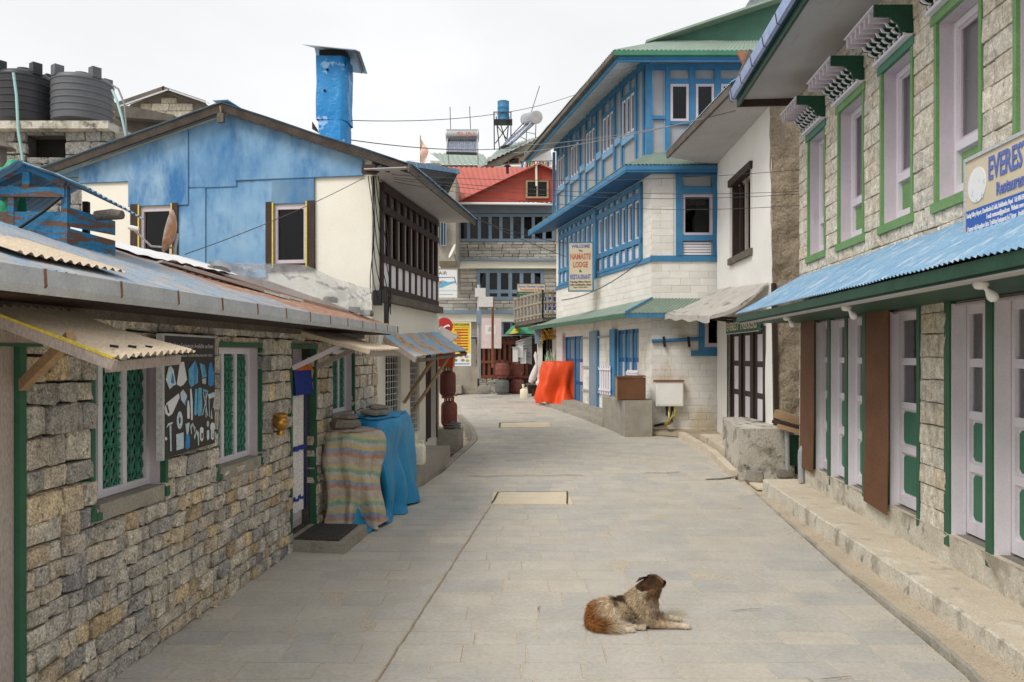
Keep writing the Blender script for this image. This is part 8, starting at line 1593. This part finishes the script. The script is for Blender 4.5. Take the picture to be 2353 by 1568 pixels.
# ================================================================ the dog
DO = gp(1462, 1441); DOX, DOY = DO.x, DO.y
def dog():
    K = 1.0; parts_ = []                                 # (centre, radii, euler)
    def E(x, y, z, a, b, c_, rz=0, ry=0): parts_.append((Vector((x, y, z)), (a, b, c_), rz, ry))
    def limb(pts):
        for (p, r0_), (q, r1_) in zip(pts, pts[1:]):
            p, q = Vector(p), Vector(q); n_ = max(3, int((q - p).length / .012))
            for i in range(n_ + 1): t = i / n_; c_ = p.lerp(q, t); r = r0_ + (r1_ - r0_) * t; E(c_.x, c_.y, c_.z, r, r, r)
    E(-.265, .03, .090, .10, .105, .095); E(-.20, .05, .105, .12, .10, .095); E(-.09, .065, .112, .12, .085, .09, 0, -.25); E(.02, .065, .14, .12, .10, .115, 0, -.4); E(.075, .06, .145, .095, .10, .12)
    E(-.195, -.052, .092, .108, .058, .104, 0, .1)       # near haunch
    E(-.225, .13, .07, .09, .05, .07)                    # far haunch
    E(.07, -.015, .105, .065, .055, .10, 0, .2); E(.11, .11, .10, .06, .05, .09)
    limb([((.05, .06, .19), .095), ((.10, .075, .235), .085), ((.135, .09, .275), .068)])      # neck
    E(.140, .10, .296, .066, .066, .056, .9)             # skull
    E(.165, .12, .290, .052, .046, .044, .7); limb([((.17, .125, .284), .040), ((.222, .158, .272), .026)])          # muzzle
    limb([((.07, -.03, .07), .05), ((.11, -.035, .038), .036), ((.22, -.035, .028), .027), ((.31, -.04, .022), .022), ((.355, -.042, .018), .024), ((.375, -.042, .014), .019)])
    limb([((.13, .12, .07), .045), ((.17, .12, .036), .032), ((.27, .115, .026), .024), ((.325, .11, .02), .022), ((.345, .11, .015), .018)])
    limb([((-.22, -.06, .045), .042), ((-.12, -.085, .028), .027), ((-.03, -.07, .022), .022), ((.025, -.07, .018), .022), ((.045, -.07, .015), .018)])
    limb([((-.335, .02, .07), .036), ((-.345, -.05, .045), .034), ((-.30, -.105, .038), .036), ((-.21, -.125, .034), .036), ((-.12, -.118, .030), .034), ((-.06, -.125, .024), .024), ((-.035, -.13, .016), .012)])
    bm = bmesh.new()
    for c_, r_, rz2, ry2 in parts_:
        M = Matrix.Translation(c_) @ Matrix.Rotation(rz2, 4, 'Z') @ Matrix.Rotation(ry2, 4, 'Y') @ Matrix.Diagonal((*r_, 1)); bmesh.ops.create_icosphere(bm, subdivisions=2, radius=1, matrix=M)
    me = bpy.data.meshes.new('d'); bm.to_mesh(me); bm.free(); ob = bpy.data.objects.new('d', me); C.objects.link(ob)
    r_ = ob.modifiers.new('r', 'REMESH'); r_.mode = 'VOXEL'; r_.voxel_size = .008; s_ = ob.modifiers.new('s', 'SMOOTH'); s_.iterations = 6; s_.factor = .5
    bpy.context.view_layer.update(); em = bpy.data.meshes.new_from_object(ob.evaluated_get(bpy.context.evaluated_depsgraph_get())); bpy.data.objects.remove(ob); bpy.data.meshes.remove(me)
    vs = [v.co.copy() for v in em.vertices]; fs = [tuple(p.vertices) for p in em.polygons]; ns = [v.normal.copy() for v in em.vertices]; bpy.data.meshes.remove(em)
    cream, tan, rust_, dark, white, grey = Vector((.52, .40, .26)), Vector((.34, .20, .09)), Vector((.27, .115, .035)), Vector((.06, .03, .016)), Vector((.60, .51, .39)), Vector((.30, .235, .16))
    def col(p):
        n1, n2 = mnoise.noise(p * 14), mnoise.noise(p * 45); w = p + Vector((.028 * n1, 0, .028 * mnoise.noise(p * 14 + Vector((9, 0, 0))))); x, y, z = w
        sm = lambda a, b, v: max(0, min(1, (v - a) / (b - a)))
        c_ = cream.copy()
        c_ = c_.lerp(rust_, sm(-.255, -.31, x)); c_ = c_.lerp(tan, sm(.13, .08, z) * sm(-.08, -.14, x) * sm(-.30, -.22, x) * (1 if y < .02 else .3))
        if x > -.04: c_ = c_.lerp(grey, sm(-.04, .03, x) * .75 * (.6 + .8 * n1)); c_ = c_.lerp(tan, .35 * max(0, n1))
        if z > .15 and x > .02: c_ = c_.lerp(tan.lerp(dark, .6), sm(.15, .225, z) * sm(.04, .085, x)); c_ = c_.lerp(white, .6 * sm(.07, .04, x) * sm(.20, .23, z) * sm(.10, .07, y))
        sx_ = p.x + .012 * n1; c_ = c_.lerp(dark, sm(.165, .185, p.z) * sm(-.19, -.16, sx_) * sm(-.06, -.085, sx_)); c_ = c_.lerp(dark, .9 * sm(.024, .004, abs(sx_ + .085 - (.195 - p.z) * .85)) * sm(.05, .08, p.z) * sm(.215, .195, p.z) * (1 if p.y < .08 else 0))  # dark saddle patch, then shade painted along the crease before the haunch
        if z > .268: c_ = dark.lerp(tan, .35 * sm(.13, .16, x) * (1 if y < .12 else .2))
        if x > .215 and y > .13: c_ = dark * .4
        if z < .06 and x > .13: c_ = tan.lerp(white, sm(.2, .30, x)); c_ = c_.lerp(white, .35)
        if z < .05 and -.14 < x < .06 and y < -.03: c_ = white.lerp(tan, .15)
        if y < -.075 and z < .085 and x < -.14: c_ = rust_.lerp(cream, sm(-.28, -.17, x))
        if y < -.09 and x > -.17: c_ = white.copy()
        return c_ * max(.3, 1 + .30 * n1 + .35 * n2)
    root = thing('dog', 'brown and cream shaggy dog lying on the paving with its head turned away', 'dog', (DOX, DOY, 0)); o = Vector((DOX, DOY, .002)); G = 1.0
    m = MB(); m.add([o + v for v in vs], fs); m.col = [col(v) for v in vs]; part('body', m, 'fur', root, smooth=180)
    rg_ = random.Random(4); fur = MB(); fur.col = []
    for i in range(26000):
        k = rg_.randrange(len(vs)); p = vs[k] + Vector((rg_.uniform(-.005, .005), rg_.uniform(-.005, .005), rg_.uniform(-.005, .005))); n_ = ns[k]
        legs = p.z < .055 and (p.x > .13 or (p.x > -.13 and p.y < -.03)); tail = p.y < -.085 and p.x < -.03 and p.z < .08; head = p.z > .262
        L_ = .008 if legs else (.05 if tail else (.013 if head else .027)); L_ *= rg_.uniform(.6, 1.3)
        flow = Vector((1, -.25, -.25)) if tail else Vector((-.8, -.2 * (1 if p.y < .06 else -1), -.75)); 
        flow = (flow - n_ * flow.dot(n_)); d_ = (n_ * .55 + flow + Vector((rg_.uniform(-.4, .4), rg_.uniform(-.4, .4), rg_.uniform(-.4, .4)))).normalized()
        q = p + d_ * L_
        if q.z < .003: q.z = .003
        s_ = d_.cross(Vector((rg_.uniform(-1, 1), rg_.uniform(-1, 1), rg_.uniform(-1, 1)))).normalized() * .0016; c_ = col(p) * rg_.uniform(.75, 1.3)
        fur.add([o + p - s_, o + p + s_, o + q], [(0, 1, 2)]); fur.col += [c_ * .85, c_ * .85, c_ * 1.12]
    f_ = part('fur', fur, 'fur', root, kind='stuff')
    for (bx2, by2, bz2), tip, w in (((.095, .11, .335), (.015, .10, .295), .042), ((.155, .065, .345), (.205, .045, .305), .040)):   # folded ears
        b_, t_ = Vector((bx2, by2, bz2)), Vector(tip); m = MB(); mid = b_.lerp(t_, .5) + Vector((0, 0, .018)); dy = Vector((.2, -.8, .3)).normalized() * w
        m.add([o + b_ - dy, o + b_ + dy, o + mid + dy * .9, o + t_ + dy * .25, o + t_ - dy * .25, o + mid - dy * .9, o + b_.lerp(t_, .5) + Vector((0, 0, -.0))], [(0, 1, 2, 5), (5, 2, 3, 4), (0, 6, 1), (1, 6, 3, 2), (0, 5, 4, 6), (6, 4, 3)])
        m.col = [dark * 1.2 if bx2 < .1 else tan * 1.1] * 7; part('ear', m, 'fur', root, smooth=60)
    m = MB(); m.lathe(o + Vector((.240, .170, .274)), [(.004, -.012), (.014, -.006), (.016, .004), (.008, .012)], 10, (.6, .75, 0)); m.col = [Vector((.01, .01, .01))] * len(m.v); part('nose', m, 'fur', root, smooth=60)
    for x_, y_ in ((.155, .165), (.19, .115)): m = MB(); m.lathe(o + Vector((x_, y_, .306)), [(.001, -.008), (.007, -.003), (.007, .003), (.001, .008)], 8, (.6, .75, .1)); m.col = [Vector((.012, .008, .006))] * len(m.v); part('eye', m, 'fur', root, smooth=60)
dog()
